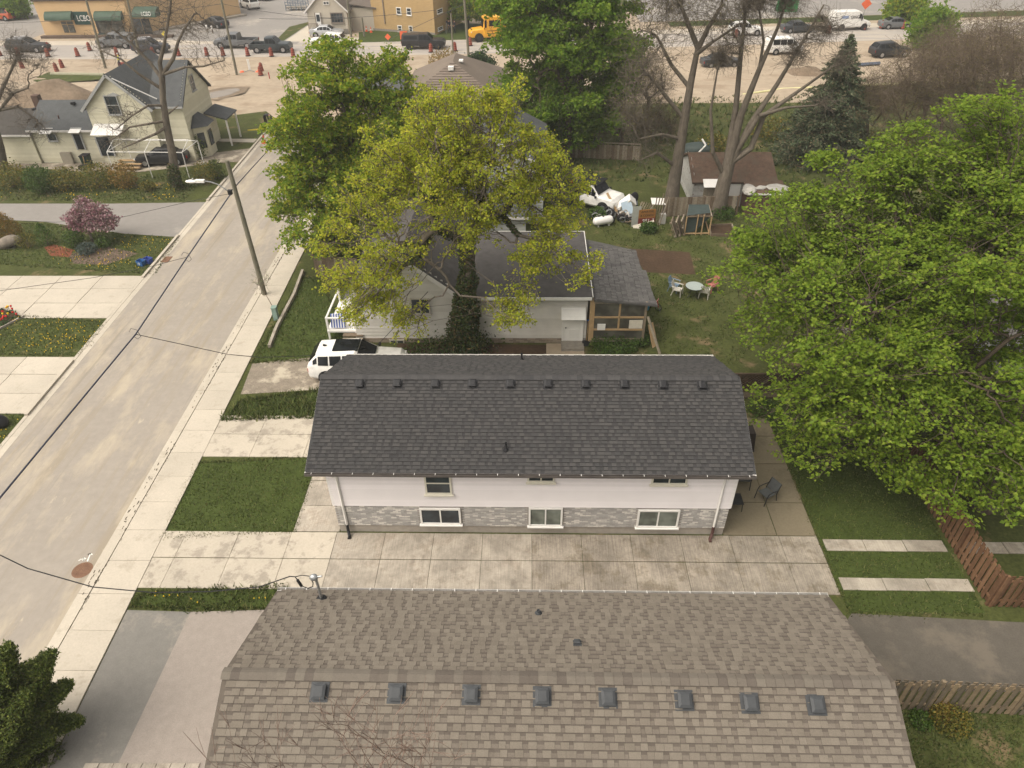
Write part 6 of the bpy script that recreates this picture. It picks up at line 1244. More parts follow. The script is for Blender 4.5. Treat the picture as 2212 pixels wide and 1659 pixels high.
    if bed:
        x0, x1 = -L*.5, -L*.102; zt, zb = 1.10, .55
        for s in (1, -1): MB().box(((x0+x1)/2, s*(hw-.05), (zt+zb)/2), (x1-x0, .12, zt-zb)).build('bed_side', pm, t)
        MB().box((x0+.05, 0, (zt+zb)/2), (.10, Wd-.24, zt-zb)).build('tailgate', pm, t); MB().box(((x0+x1)/2, 0, .70), (x1-x0-.1, Wd-.24, .06)).build('bed_floor', m_black, t)
        for s in (1, -1): MB().box((x0-.005, s*(hw-.08), .92), (.05, .14, .26)).build('taillight', M('red_lens', (.42, .012, .012)), t)
        MB().box((x0+(x1-x0)/2, 0, .45), (x1-x0, Wd*.6, .12)).build('chassis', m_black, t)
        if cap:
            cp = MB(); cp.add([(x0, -hw+.02, zt), (x1, -hw+.02, zt), (x1, hw-.02, zt), (x0, hw-.02, zt), (x0+.1, -hw*.78, zt+.66), (x1, -hw*.78, zt+.7), (x1, hw*.78, zt+.7), (x0+.1, hw*.78, zt+.66)], [(3, 2, 1, 0), (4, 5, 6, 7), (0, 1, 5, 4), (1, 2, 6, 5), (2, 3, 7, 6), (3, 0, 4, 7)]); cpo = cp.build('bed_cap', pm, t, smooth=20)
            for s in (1, -1): MB().slab([(x0+.3, s*(hw-.06), zt+.14), (x1-.15, s*(hw-.06), zt+.14), (x1-.15, s*(hw*.84), zt+.52), (x0+.35, s*(hw*.84), zt+.52)][::(1 if s < 0 else -1)], .03).build('cap_window', m_carglass, cpo)
    if rails:
        for s in (1, -1): MB().tube([(-L*.36, s*hw*.62, S[2][3]+.06), (L*.0, s*hw*.62, S[3][3]+.06)], .025, 6).build('roof_rail', m_rim, t)
    if extra: extra(t, L, hw)
    return t
pk = paint('gloss_black', (.012, .012, .014)); pw = paint('gloss_white', (.80, .78, .74)); pg = paint('mid_grey_paint', (.15, .155, .16), metal=.3); pn = paint('navy_black', (.014, .016, .028)); pgr = paint('dark_green_grey', (.035, .045, .05), metal=.2); ps = paint('silver_paint', (.50, .51, .52), metal=.4); pd = paint('charcoal_paint', (.045, .05, .055), metal=.2); py_ = paint('bus_yellow', (.75, .36, .015), coat=.3); pj = paint('burnt_orange', (.42, .075, .02))
vehicle('long black suv with chrome strip driving beside the construction barrels', 'suv', pk, 'suv', (11, 114), (101, 115), 5.5, rails=True)
vehicle('grey crew cab truck in front of the tan liquor store', 'cab', pg, 'truck', (284, 106), (213, 105), 5.2, bed=True, cap=True)
vehicle('navy black crossover behind the farmhouse roof peak', 'suv', pn, 'suv', (283, 116), (360, 117), 4.7, rails=True)
vehicle('black hatchback parked beside the tan store side wall', 'sedan', pk, 'car', (484, 64), (432, 58), 4.3)
vehicle('grey pickup with an open bed driving behind the leaning pole', 'cab', pg, 'truck', (549, 106), (467, 106), 5.6, bed=True)
vehicle('dark green grey pickup following the grey pickup', 'cab', pgr, 'truck', (542, 116), (626, 115), 5.3, bed=True)
vehicle('white suv parked by the far corner of the tan store', 'suv', pw, 'suv', (541, 23), (519, 16), 4.4)
vehicle('silver car parked far behind the tan store', 'sedan', ps, 'car', (576, 3), (537, 1), 4.6)
vehicle('silver sedan parked in front of the beige cottage', 'sedan', ps, 'car', (672, 82), (737, 81), 4.7)
vehicle('white crossover driving past the beige cottage', 'suv', pw, 'suv', (744, 105), (667, 104), 4.9, rails=True)
vehicle('black pickup with a bed cap driving past the brick apartments', 'cab', pk, 'truck', (872, 108), (958, 107), 5.7, bed=True, cap=True, rimm=m_iron)
def busx(t, L, hw):
    for z in (1.0, 1.35): 
        for s in (1, -1): MB().box((-1.0, s*(hw+.006), z), (7.6, .02, .06)).build('rub_rail', m_black, t)
    MB().box((L*.40, 0, 1.47), (1.5, 1.3, .05)).build('hood_panel', m_black, t)
vehicle('yellow school bus partly hidden by the tall dark maple', 'bus', py_, 'bus', (1165, 84), (1025, 92), 10.2, extra=busx, rimm=m_iron)
vehicle('white suv driving behind the many stemmed bare tree', 'suv', pw, 'suv', (1583, 79), (1641, 78), 4.6)
vehicle('dark car with red tail lamps behind the bare branches', 'sedan', pd, 'car', (1698, 73), (1754, 71), 4.6)
def mailx(t, L, hw):
    for s in (1, -1):
        o = link('lettering', text_mesh('DNG', .55, .006), m_black, t, (.15, s*(hw*.965+.03), 1.72)); o.rotation_euler = (rad(90), rad(-25)*s*0-rad(0), rad(180) if s > 0 else 0)
    MB().box((-1.3, -hw*.96-.012, 1.75), (1.0, .02, .35)).build('stripe', M('pale_blue_graphic', (.28, .36, .55), .5, .2), t)
vehicle('white delivery van with dark lettering on the far road', 'steptruck', pw, 'van', (1797, 68), (1878, 65), 5.6, extra=mailx, rimm=m_iron)
vehicle('grey car half hidden by budding branches on the far road', 'sedan', pg, 'car', (1913, 64), (1963, 63), 4.6)
vehicle('white minivan crossing the dirt lot behind the bare stems', 'van', pw, 'van', (1661, 120), (1733, 117), 4.6)
vehicle('charcoal sedan parked on the dirt lot behind the bare trees', 'sedan', pd, 'car', (1524, 149), (1596, 146), 4.7)
vehicle('black suv parked beyond the spruce by the stacked pipes', 'suv', pk, 'suv', (1889, 127), (1965, 124), 4.8)
def jeepx(t, L, hw): MB().box((-.45, 0, 1.5), (2.0, 1.5, .55)).build('soft_top', m_black, t); MB().tube([(-L*.5-.05, 0, .95), (-L*.5-.25, 0, .95)], .36, 16).build('spare_wheel', m_tyre, t)
vehicle('burnt orange jeep with a black soft top in the store lot', 'suv', pj, 'jeep', (29, 47), (-28, 44), 4.2, extra=jeepx, name='jeep')
vehicle('black car parked under the white canopy frame', 'sedan', paint('gloss_black', (.012, .012, .014)), 'car', (396, 357), (306, 362), 4.4)
def bmw(t, L, hw):
    MB().box((-.45, 0, 1.745), (1.25, 1.0, .05)).build('sunroof', m_carglass, t); MB().box((-1.55, 0, 1.72), (.18, .06, .10), ry=.3).build('roof_fin', m_black, t)
    o = link('lettering', text_mesh('Body 2 Body', .19, .003), m_white, t, (.1, -hw*.82-.09, 1.46)); o.rotation_euler = (rad(70), 0, 0)
    o = link('lettering', text_mesh('massage spa', .10, .003), m_white, t, (.1, -hw*.89-.09, 1.28)); o.rotation_euler = (rad(70), 0, 0)
vehicle('white suv with a dark sunroof parked on the gravel drive', 'suv', paint('gloss_white', (.8, .78, .74)), 'suv', (672, 829), (872, 829), 4.8, extra=bmw)
def junkv(t, L, hw): MB().box((-.2, 0, 1.9), (2.0, 1.6, .06)).build('roof_cover', m_black, t)
vehicle('old white truck with a dark roof standing in the junk pile', 'cab', pw, 'truck', (1222, 440), (1306, 463), 4.6, bed=False, extra=junkv)

# ------------------------------------------------------------------ barrels, cones, signs
m_ref = M('barrel_white', (.75, .70, .62), .5, .1)
def barrel():
    t = thing('traffic_barrel', 'orange and white traffic barrel', 'barrel', local=True)
    MB().lathe([(.36, 0), (.36, .05), (.28, .08), (.2, .1)], n=14).build('base', m_tyre, t)
    MB().lathe([(.27, .08), (.26, .35), (.245, .37), (.235, .62), (.22, .64), (.21, .86), (.195, .88), (.18, 1.0), (.08, 1.03), (.08, 1.1), (.02, 1.1)], n=14).build('drum', M('barrel_red', (.23, .045, .032), .6, .3), t, smooth=30)
    for z, r in ((.20, .272), (.44, .252), (.70, .225), (.92, .198)): MB().lathe([(r+.002, z), (r-.004, z+.045)], n=14).build('band', M('barrel_orange_band', (.42, .14, .075), .6, .2), t)
    return t
B0 = barrel(); GB = 'traffic barrels along the roadworks'; first = True
road = [(1, 121), (41, 121), (105, 123), (107, 110), (169, 122), (195, 110), (254, 121), (332, 121), (387, 121), (448, 121), (483, 121), (536, 121), (587, 122), (634, 123), (931, 113), (983, 110), (1016, 99), (1589, 81), (1789, 72), (1865, 65), (1903, 62), (1949, 63)]
for p in road:
    o = B0 if first else copy_tree(B0); first = False
    place(o, (U(*p)[0], U(*p)[1], .01), 0, 'striped orange traffic barrel standing along the edge of the main road', GB)
for p, l in (((50, 149), 'traffic barrel by the bare branches on the dirt'), ((124, 156), 'traffic barrel at the end of the lying pole beside the grass patch'), ((136, 148), 'traffic barrel just behind the lying wooden pole'), ((566, 156), 'rear traffic barrel of the pair by the sign stand'), ((564, 164), 'front traffic barrel of the pair by the sign stand'), ((867, 135), 'lone traffic barrel beside the green street maple top'), ((1938, 38), 'traffic barrel next to the orange sign in the right hand lot')):
    o = copy_tree(B0); place(o, (U(*p)[0], U(*p)[1], .01), 0, l, GB)
o = copy_tree(B0); p = U(258, 144); place(o, (p[0], p[1], .25), 0, 'traffic barrel lying on its side behind the farmhouse', GB); o.rotation_euler = (0, rad(88), rad(12))
def cone(label, px, py, s=1.0):
    p = U(px, py); t = thing('traffic_cone', label, 'cone', tuple(p), 0, 'traffic cones', local=True); MB().box((0, 0, .02*s), (.4*s, .4*s, .04*s)).build('base', m_orange, t); MB().lathe([(.16*s, .04*s), (.09*s, .4*s), (.03*s, .75*s), (.01, .76*s)], n=12).build('body', m_orange, t, smooth=30); MB().lathe([(.115*s, .30*s), (.085*s, .45*s)], n=12).build('band', m_ref, t)
cone('red orange cone at the kerb with the yellow tape', 572, 309, 1.1); cone('orange cone left of the pair by the apartment lawn', 792, 68); cone('orange cone right of the pair by the apartment lawn', 802, 70); cone('orange cone on the far lawn behind the delivery van', 1916, 43)
ys = M('caution_tape', (.75, .60, .08), .6, .1); a = U(571, 296); b = U(538, 293); setp(MB().bar((a[0], a[1], .75), (b[0], b[1], .5), .015, .12).build('caution_tape', ys), 'yellow caution tape stretched from the orange cone', 'tape')
def post_sign(label, px, py, h, w, mat, name='road_sign', shape='diamond'):
    p = U(px, py); t = thing(name, label, 'sign', tuple(p), local=True); MB().tube([(0, 0, 0), (0, 0, h)], .03, 6).build('post', m_galv, t)
    q = [(0, -.04, h-.0-w), (w*.7, -.04, h-.3*w), (0, -.04, h+.4*w), (-w*.7, -.04, h-.3*w)] if shape == 'diamond' else [(-w*.5, -.04, h-w), (w*.5, -.04, h-w), (w*.5, -.04, h), (-w*.5, -.04, h)]
    MB().slab(q, .02).build('sign_face', mat, t); return t
m_or = M('orange_sign_face', (.85, .16, .06), .5, .1)
post_sign('orange square roadworks sign behind the black capped pickup', 874, 97, 1.7, 1.0, m_or, shape='sq'); post_sign('small orange flag sign at the far kerb', 839, 92, .9, .6, m_or); post_sign('tall orange sign beyond the delivery van', 1864, 38, 2.2, 1.1, m_or); post_sign('orange sign beside the barrel in the right hand lot', 1947, 37, 1.2, .7, m_or, shape='sq'); post_sign('yellow diamond warning sign seen through the bare tree', 362, 98, 1.6, .55, ys)
p = U(541, 157); t = thing('sign_stand', 'folded portable sign stand with orange feet on the dirt', 'sign stand', tuple(p), local=True)
MB().box((0, 0, .9), (.25, .06, 1.2)).build('mast', m_white, t)
for a in (-.9, .9): MB().bar((0, 0, .3), (a, -.2, .05), .06).build('leg', m_galv, t); MB().blob((a*1.05, -.22, .14), (.3, .25, .16), 3, .2).build('weight_bag', m_or, t, smooth=True)
p = U(583, 172); setp(MB().tube([(p[0], p[1], 0), (p[0], p[1], .8)], .06, 8).build('marker_stake', M('red_stake', (.4, .05, .05), .6, .1)), 'short red marker stake in the dirt', 'stake')
for x, y, l in ((432+2, 66, 'left bollard beside the parked black hatchback'), (460, 68, 'right bollard behind the parked black hatchback')):
    p = U(x if x > 440 else 449, y+4); t = thing('bollard', l, 'bollard', tuple(p), local=True); MB().lathe([(.12, 0), (.12, .55)], n=10).build('post', m_brn, t); MB().lathe([(.125, .55), (.125, .95), (.06, 1.0)], n=10).build('cap', m_white, t)

# ------------------------------------------------------------------ poles, lamp and wires
def upole(label, base, top, r=.14, cross=False, h=None):
    b = np.array(U(*base)); tp = np.array(UY(top[0], top[1], b[1])); 
    if h: tp = b+(tp-b)*(h/tp[2])
    t = thing('utility_pole', label, 'pole', tuple(b)); MB().tube([b-[0, 0, .2], (b+tp)/2, tp], [r, r*.88, r*.75], 12).build('shaft', m_pole, t, smooth=True)
    if cross: MB().box((tp[0], tp[1], tp[2]-.6), (2.2, .12, .12)).build('crossarm', m_pole, t)
    return t, b, tp
P1, pb, pt = upole('brown wooden pole carrying the cobra head street light', (572, 637), (490, 347), .15)
al = UY(497, 415, pb[1]); e1 = UY(470, 398, pb[1]-.1); e2 = UY(440, 391, pb[1]-.2); e3 = UY(428, 391.5, pb[1]-.2)
sl_ = thing('street_light', 'white cobra head street light on a curved arm above the road', 'street light', tuple(al))
MB().tube([al, e1, UY(455, 393, pb[1]-.15), e2], .035, 8).build('arm', m_galv, sl_, smooth=True); MB().box(tuple(al), (.2, .2, .25)).build('bracket', m_black, sl_)
x0, x1 = UY(402, 393, pb[1]-.2)[0], e2[0]
MB().box(((e2[0]+UY(424, 391, pb[1]-.2)[0])/2, pb[1]-.2, e2[2]), (.5, .2, .14)).build('housing', m_white, sl_)
mb = MB(); mb.blob((x0+.32, pb[1]-.2, e2[2]-.02), (.36, .15, .09), 5, .02, 3); mb.build('lamp_head', m_white, sl_, smooth=True); MB().lathe([(.05, 0), (.05, .07), (.03, .09)], (x0+.4, pb[1]-.2, e2[2]+.06), 10).build('photocell', m_galv, sl_)
upole('tall leaning wooden pole in front of the grey pickup', (512, 163), (478, 0), .15, h=9.5)
upole('wooden pole standing on the dirt behind the farmhouse', (229, 150), (186, 0), .15, h=9.5); upole('green grey pole beside the store entrance', (302, 125), (277, 8), .15, h=9)
upole('wooden pole at the beige cottage corner', (759, 80), (750, 0), .15, h=8); upole('cut off wooden post beside the cottage', (787, 79), (782, 38), .14)
upole('grey pole in front of the school bus', (1013, 130), (1003, 0), .17, h=9.5); upole('thin grey pole beside the rust coloured shrub', (979, 115), (974, 28), .12)
def wire(label, pts, r=.014, mat=m_black, n=14, sag=0.0, name='overhead_wire'):
    P = [np.array(p) for p in pts]; out = []
    for a, b in zip(P[:-1], P[1:]):
        for i in range(n): t = i/n; q = a+(b-a)*t; q = q-[0, 0, sag*4*t*(1-t)]; out.append(q)
    out.append(P[-1]); return setp(MB().tube(out, r, 5).build(name, mat), label, 'wire')
m_cable = M('blue_black_cable', (.03, .035, .06), .5, .2)
ca_ = UY(499, 418, pb[1]); j1 = UY(404, 556, 14.2); j2 = UY(293, 722, 7.0); j3 = UY(0, 1075, -3.0); j4 = UY(-150, 1255, -7.0)
wire('thick overhead cable running along the street from the lamp pole', [ca_, j1, j2, j3, j4], .032, m_cable)
for i, (p, q) in enumerate(((j1, (-20, .3)), (j2, (0, 0)))):
    t = setp(MB().tube([np.array(p)+v for v in ([-.25, 0, .12], [-.1, 0, .3], [.12, 0, .22], [.2, 0, -.1], [.02, 0, -.25], [-.15, 0, -.1])], .012, 5).build('wire_splice', m_black), ['coiled splice hanging on the street cable near the blue bins', 'coiled splice hanging on the street cable at the driveway drop wire'][i], 'wire splice')
ch_ = np.array((-.2, 6.9, 3.6)); wire('drop wire crossing the street to the charcoal roofed house', [j2, UY(330, 730, 7.2), UY(490, 765, 8.5), UY(560, 772, 9.3), UY(680, 768, 10.3), UY(800, 762, 11.3), (2.2, 13.3, 3.2)], .016)
wire('drop wire from the street cable to the mast on the tan roof', [UY(-60, 1170, -4.5), UY(60, 1228, -4.9), UY(200, 1268, -5.2), UY(330, 1280, -5.3), UY(450, 1278, -5.35), UY(560, 1268, -5.4), tuple(MASTTOP)], .018)
wire('thin wire from the street cable to the far left house over the pale drive', [j1, UY(385, 560, 14.4), UY(330, 575, 14.8), UY(200, 600, 15.5), UY(0, 628, 16.5)], .014)
wire('thin wire across the left asphalt drive', [ca_, UY(410, 435, 21), UY(260, 470, 24), UY(120, 480, 26), UY(0, 475, 28)], .013)
wire('overhead cable running back from the lamp pole toward the dirt', [UY(500, 412, pb[1]), UY(565, 340, 30), UY(620, 280, 42)], .03, m_cable)
for i, (a, b, l) in enumerate((((0, 50), (480, 8), 'high wire strung across the front of the tan store'), ((480, 8), (760, 40), 'high wire between the leaning pole and the cottage pole'), ((560, 40), (940, 22), 'sagging wire in front of the beige cottage'), ((830, 90), (1000, 10), 'guy cable rising to the grey pole'))):
    y = 82+i*1.5; wire(l, [UY(a[0], a[1], y), UY(b[0], b[1], y)], .025, m_iron, sag=.4 if i < 3 else 0)

# ------------------------------------------------------------------ site clutter
p0 = U(112, 164); p1 = U(226, 166); setp(MB().tube([(p0[0], p0[1], .2), (p1[0], p1[1], .22)], [.22, .2], 12).build('pole_log', M('pale_green_pole', (.33, .32, .22), .9, .25, 6), smooth=True), 'long pale wooden pole lying on the dirt beside the grass patch', 'log')
gp = [U(a, b, .08) for a, b in ((1605, 204), (1690, 192), (1780, 188), (1900, 182), (2000, 178), (2110, 175), (2200, 172))]; setp(MB().tube(gp, .11, 8).build('gas_pipe', M('yellow_pipe', (.72, .68, .36), .5, .1), smooth=True), 'long pale yellow gas pipe laid along the edge of the dirt site', 'pipe')
for i in range(6):
    a = U(1842, 141+i*.9); b = U(1900, 137+i*.9); setp(MB().tube([(a[0], a[1], .1+.09*(i % 2)), (b[0], b[1], .1+.09*(i % 2))], .075, 8).build('steel_pipe', M('blue_steel', (.16, .19, .25), .4, .15, metal=.6)), 'blue grey steel pipe in the bundle beside the spruce', 'pipe', 'bundled steel pipes')
def heap(label, px, py, r, hgt, seed, mat):
    b = U(px, py); rng = np.random.default_rng(seed); n = 36; mb = MB(); g = np.linspace(-1, 1, n); ph = rng.random((6, 2))*6.28
    for y in g:
        for x in g:
            d = math.hypot(x*(1+.2*math.sin(3*y+ph[0, 0])), y); z = hgt*max(0, 1-d)**.8*(1+.25*math.sin(5*x+ph[1, 0])*math.sin(4*y+ph[1, 1]))+.06*math.sin(11*x+ph[2, 0])*math.sin(13*y+ph[2, 1])*max(0, 1-d)+.03*rng.normal()*max(0, 1-d); mb.v.append((b[0]+x*r, b[1]+y*r*.6, max(z, -.02)))
    mb.f = [(j*n+i, j*n+i+1, (j+1)*n+i+1, (j+1)*n+i) for j in range(n-1) for i in range(n-1)]; setp(mb.build('dirt_heap', mat, smooth=60), label, 'dirt heap')
heap('tall heap of brown earth behind the low farmhouse wing', 120, 225, 5.5, 2.6, 1, M('heap_soil', (.235, .175, .12), .95, .35, 3, bmp=.8)); heap('low heap of brown earth beside the spruce', 1740, 158, 2.6, .9, 2, M('heap_soil', (.235, .175, .12)))
rgd = random.Random(5); cl_ = MB()
for i in range(420):
    x = rgd.uniform(-75, 45); y = rgd.uniform(57, 77); s = rgd.uniform(.05, .22); cl_.blob((x, y, s*.2), (s, s*.8, s*.5), i, .3, 1)
setp(cl_.build('rubble', M('rubble', (.36, .29, .22), .95, .3, 4), kind='stuff'), 'scattered clods and stones over the dirt site', 'rubble')
m_wet, ntw, bsw = nt_new('puddle_water'); bsw.inputs['Base Color'].default_value = (.20, .16, .115, 1); bsw.inputs['Roughness'].default_value = .03; bsw.inputs['Specular IOR Level'].default_value = .8; bump(ntw, bsw, noise(ntw, 3.0, 2), .02, .01)
lsheet('puddle', '440,214 452,204 470,200 490,196 512,194 522,197 500,207 482,212 460,216', .17, m_wet); lsheet('damp_dirt', '425,215 440,200 480,192 540,190 530,203 500,212 470,220', .155, M('wet_dirt', (.20, .15, .10), .7, .25, 2))
# ------------------------------------------------------------------ yard objects
def bin_box(label, px, py, mat, sym):
    p = U(px, py); t = thing('recycling_bin', label, 'bin', tuple(p), rad(-20), local=True); w, d, h = .5, .38, .36
    q = lambda k, z: [(-w/2*k, -d/2*k, z), (w/2*k, -d/2*k, z), (w/2*k, d/2*k, z), (-w/2*k, d/2*k, z)]
    mb = MB(); mb.add(q(.84, 0)+q(1, h)+q(.94, h)+q(.80, .05), [(0, 1, 5, 4), (1, 2, 6, 5), (2, 3, 7, 6), (3, 0, 4, 7), (4, 5, 9, 8), (5, 6, 10, 9), (6, 7, 11, 10), (7, 4, 8, 11), (8, 9, 13, 12), (9, 10, 14, 13), (10, 11, 15, 14), (11, 8, 12, 15), (12, 13, 14, 15), (3, 2, 1, 0)]); mb.build('tub', mat, t)
    rim_ = MB(); rim_.add(q(1.04, h-.03)+q(1.04, h)+q(.98, h)+q(.98, h-.03), [(0, 1, 5, 4), (1, 2, 6, 5), (2, 3, 7, 6), (3, 0, 4, 7), (4, 5, 9, 8), (5, 6, 10, 9), (6, 7, 11, 10), (7, 4, 8, 11)]); rim_.build('rim', mat, t)
    if sym:
        s = MB()
        for k in range(3):
            a = k*2.094; s.tube([(.07*math.cos(a+u), -d/2*.96-.012, .19+.07*math.sin(a+u)) for u in (0, .5, 1.0, 1.5)], .016, 5)
        s.build('recycle_mark', m_white, t)
    return t
bin_box('blue recycling bin with a white loop mark near the storm drain', 307, 573, M('bin_blue', (.03, .12, .33), .5, .15), True); bin_box('deeper blue recycling bin without a mark behind the marked one', 322, 568, M('bin_deep_blue', (.05, .09, .36), .5, .15), False)
p = U(-2, 922); t = thing('garbage_bag', 'black plastic garbage bag on the left lawn corner', 'bag', tuple(p)); mb = MB(); mb.blob((p[0], p[1]+.1, .28), (.42, .38, .32), 4, .3, 3); mb.build('bag', m_black, t, smooth=True); MB().blob((p[0]+.05, p[1]+.1, .6), (.12, .1, .14), 5, .3).build('knot', m_black, t)
p = U(598, 690); t = thing('utility_box', 'pale green utility pedestal box beside the sidewalk', 'utility box', tuple(p)); MB().box((p[0], p[1], .4), (.26, .3, .8)).build('cabinet', M('pedestal_green', (.22, .31, .27), .6, .15), t); MB().box((p[0], p[1], .82), (.3, .34, .06)).build('lid', M('pedestal_green', (.22, .31, .27)), t)
q = [U(a, b) for a, b in ((655, 588), (636, 640), (600, 708), (583, 752))]
rw = thing('retaining_edge', 'low concrete edging wall along the corner lawn', 'edging', tuple(q[-1]))
for a, b in zip(q[:-1], q[1:]): MB().bar((a[0], a[1], .1), (b[0], b[1], .1), .16, .24).build('edge_block', m_drvM, rw)
def plastic_chair(label, px, py, rz, mat, adir=False):
    p = U(px, py); t = thing('garden_chair', label, 'chair', tuple(p), rz, local=True); s = MB(); s.slab([(-.24, -.24, .42), (.24, -.24, .42), (.22, .22, .39), (-.22, .22, .39)], .03); s.build('seat', mat, t)
    n = 5
    for i in range(n):
        x0 = -.23+i*.46/n; x1 = x0+.46/n-.02; hz = .86+.06*math.sin(math.pi*(i+.5)/n); MB().slab([(x0, .22, .40), (x1, .22, .40), (x1*1.08, .36, hz), (x0*1.08, .36, hz)], .02).build('back_slat', mat, t)
    for x in (-.25, .25):
        MB().tube([(x, -.24, .42), (x*1.08, -.27, 0)], .028, 6).build('leg', mat, t); MB().tube([(x, .2, .42), (x*1.08, .30, 0)], .028, 6).build('leg', mat, t); MB().slab([(x*1.1-.035, -.24, .63), (x*1.1+.035, -.24, .63), (x*1.1+.03, .30, .66), (x*1.1-.03, .30, .66)], .025).build('armrest', mat, t); MB().tube([(x*1.05, -.22, .42), (x*1.1, -.22, .62)], .02, 6).build('arm_support', mat, t)
    return t
m_pw = M('aged_white_plastic', (.58, .55, .48), .5, .15); m_pb = M('faded_blue_plastic', (.20, .28, .36), .5, .15); m_pr = M('faded_red_plastic', (.42, .15, .13), .6, .2)
plastic_chair('white plastic garden chair facing the glass table', 1462, 637, rad(65), m_pw); plastic_chair('faded blue plastic garden chair tucked behind the white one', 1455, 628, rad(60), m_pb); plastic_chair('faded red slatted garden chair on the far side of the glass table', 1536, 628, rad(-60), m_pr); plastic_chair('white plastic chair in front of the red one', 1520, 641, rad(160), m_pw)
p = U(1497, 640); t = thing('patio_table', 'round frosted glass patio table on thin metal legs', 'table', tuple(p), local=True); MB().lathe([(.50, .68), (.52, .69), (.52, .71), (.50, .715), (.02, .715)], n=28).build('table_top', M('frosted_glass', (.33, .38, .35), .15, .08, spec=.6), t); MB().lathe([(.53, .67), (.53, .70), (.50, .70), (.50, .67)], n=28).build('rim', m_iron, t)
for k in range(4): a = k*math.pi/2+.5; MB().tube([(.42*math.cos(a), .42*math.sin(a), .67), (.3*math.cos(a), .3*math.sin(a), .5), (.22*math.cos(a), .22*math.sin(a), .25), (.45*math.cos(a), .45*math.sin(a), 0)], .015, 6).build('leg', m_iron, t)
def metal_chair(label, x, y, rz):
    t = thing('patio_chair', label, 'chair', (x, y, .03), rz, local=True); MB().slab([(-.25, -.25, .42), (.25, -.25, .42), (.23, .23, .38), (-.23, .23, .38)], .02).build('seat', M('grey_sling', (.09, .095, .095), .8, .2), t); MB().slab([(-.23, .24, .40), (.23, .24, .40), (.24, .42, .88), (-.24, .42, .88)], .02).build('backrest', M('grey_sling', (.09, .095, .095)), t)
    for x in (-.27, .27): MB().tube([(x, -.32, 0), (x, -.27, .45), (x, -.20, .62), (x, 0, .64), (x, .30, .60)], .018, 6).build('arm_leg', m_iron, t); MB().tube([(x*.93, .42, .88), (x, .25, .40), (x, .36, 0)], .018, 6).build('rear_leg', m_iron, t)
    return t
p = U(1652, 1080); metal_chair('dark sling patio chair standing out on the patio', p[0], p[1], rad(-60)); p = U(1608, 1050); metal_chair('dark sling patio chair beside the house wall under the eave', p[0]-.1, p[1]+.1, rad(175))
p = U(1588, 1095); t = thing('fire_bowl', 'dark folding side table by the house corner', 'table', (p[0]-.1, p[1], .03), local=True); MB().slab([(-.3, -.3, .45), (.3, -.3, .45), (.3, .3, .45), (-.3, .3, .45)], .03).build('table_top', m_iron, t)
for a, b in ((-.26, -.26), (.26, -.26), (.26, .26), (-.26, .26)): MB().tube([(a, b, .43), (a*1.1, b*1.1, 0)], .016, 6).build('leg', m_iron, t)
p = U(1628, 970); t = thing('grill_cover', 'dark covered grill behind the roof edge on the patio', 'grill', (p[0]-.55, p[1]+.1, .03), local=True); mb = MB(); mb.add([(-.5, -.3, 0), (.5, -.3, 0), (.5, .3, 0), (-.5, .3, 0), (-.42, -.26, 1.0), (.42, -.26, 1.0), (.36, .22, 1.12), (-.36, .22, 1.12)], [(3, 2, 1, 0), (4, 5, 6, 7), (0, 1, 5, 4), (1, 2, 6, 5), (2, 3, 7, 6), (3, 0, 4, 7)]); mb.build('cover', M('brown_cover', (.05, .04, .035), .8, .3), t); MB().box((0, 0, .02), (1.02, .62, .04)).build('hem', m_black, t)
# child bike and cooler by the porch
p = U(1410, 668); t = thing('child_bicycle', 'small red child bicycle by the screened porch', 'bicycle', tuple(p), rad(-30), local=True); m_red = M('bike_red', (.45, .02, .02), .4, .1)
for x in (-.3, .32): 
    w = MB(); w.tube([(x+.19*math.cos(a), 0, .2+.19*math.sin(a)) for a in np.linspace(0, 6.283, 17)], .025, 5); wo = w.build('wheel', m_tyre, t); s_ = MB()
    for k in range(4): a = k*.785; s_.bar((x-.17*math.cos(a), 0, .2-.17*math.sin(a)), (x+.17*math.cos(a), 0, .2+.17*math.sin(a)), .008)
    s_.build('spokes', m_rim, wo)
fr = MB(); fr.tube([(-.3, 0, .2), (0, 0, .22), (.24, 0, .5), (-.12, 0, .45), (-.3, 0, .2)], .022, 6); fr.tube([(0, 0, .22), (-.12, 0, .52)], .02, 6); fr.tube([(.32, 0, .2), (.24, 0, .55), (.22, 0, .66)], .02, 6); fr.build('frame', m_red, t); MB().box((-.13, 0, .55), (.2, .12, .05)).build('saddle', m_black, t); MB().tube([(.2, -.2, .68), (.22, 0, .66), (.2, .2, .68)], .016, 6).build('handlebar', M('pink_grip', (.7, .25, .28), .5, .1), t)
p = U(1396, 668); t = thing('water_jug', 'blue water jug with a white lid hanging by the porch corner', 'jug', tuple(p), local=True); MB().lathe([(.15, 0), (.16, .05), (.16, .26), (.14, .28)], n=14).build('jug', M('jug_blue', (.03, .22, .36), .4, .1), t); MB().lathe([(.15, .28), (.15, .36), (.1, .38)], n=14).build('lid', m_white, t)
p = U(1262, 742); t = thing('snow_shovel', 'shovel with a wooden shaft leaning by the bungalow door', 'shovel', tuple(p)); MB().tube([(p[0]+.1, 13.2, .25), (p[0]+.15, 13.28, 1.45)], .02, 6).build('shaft', m_newwood, t); MB().box((p[0]+.08, 13.12, .13), (.42, .1, .3), rx=-.3).build('blade', m_black, t); MB().box((p[0]+.15, 13.28, 1.5), (.16, .04, .08)).build('grip', M('blue_grip', (.05, .15, .4), .5, .1), t)
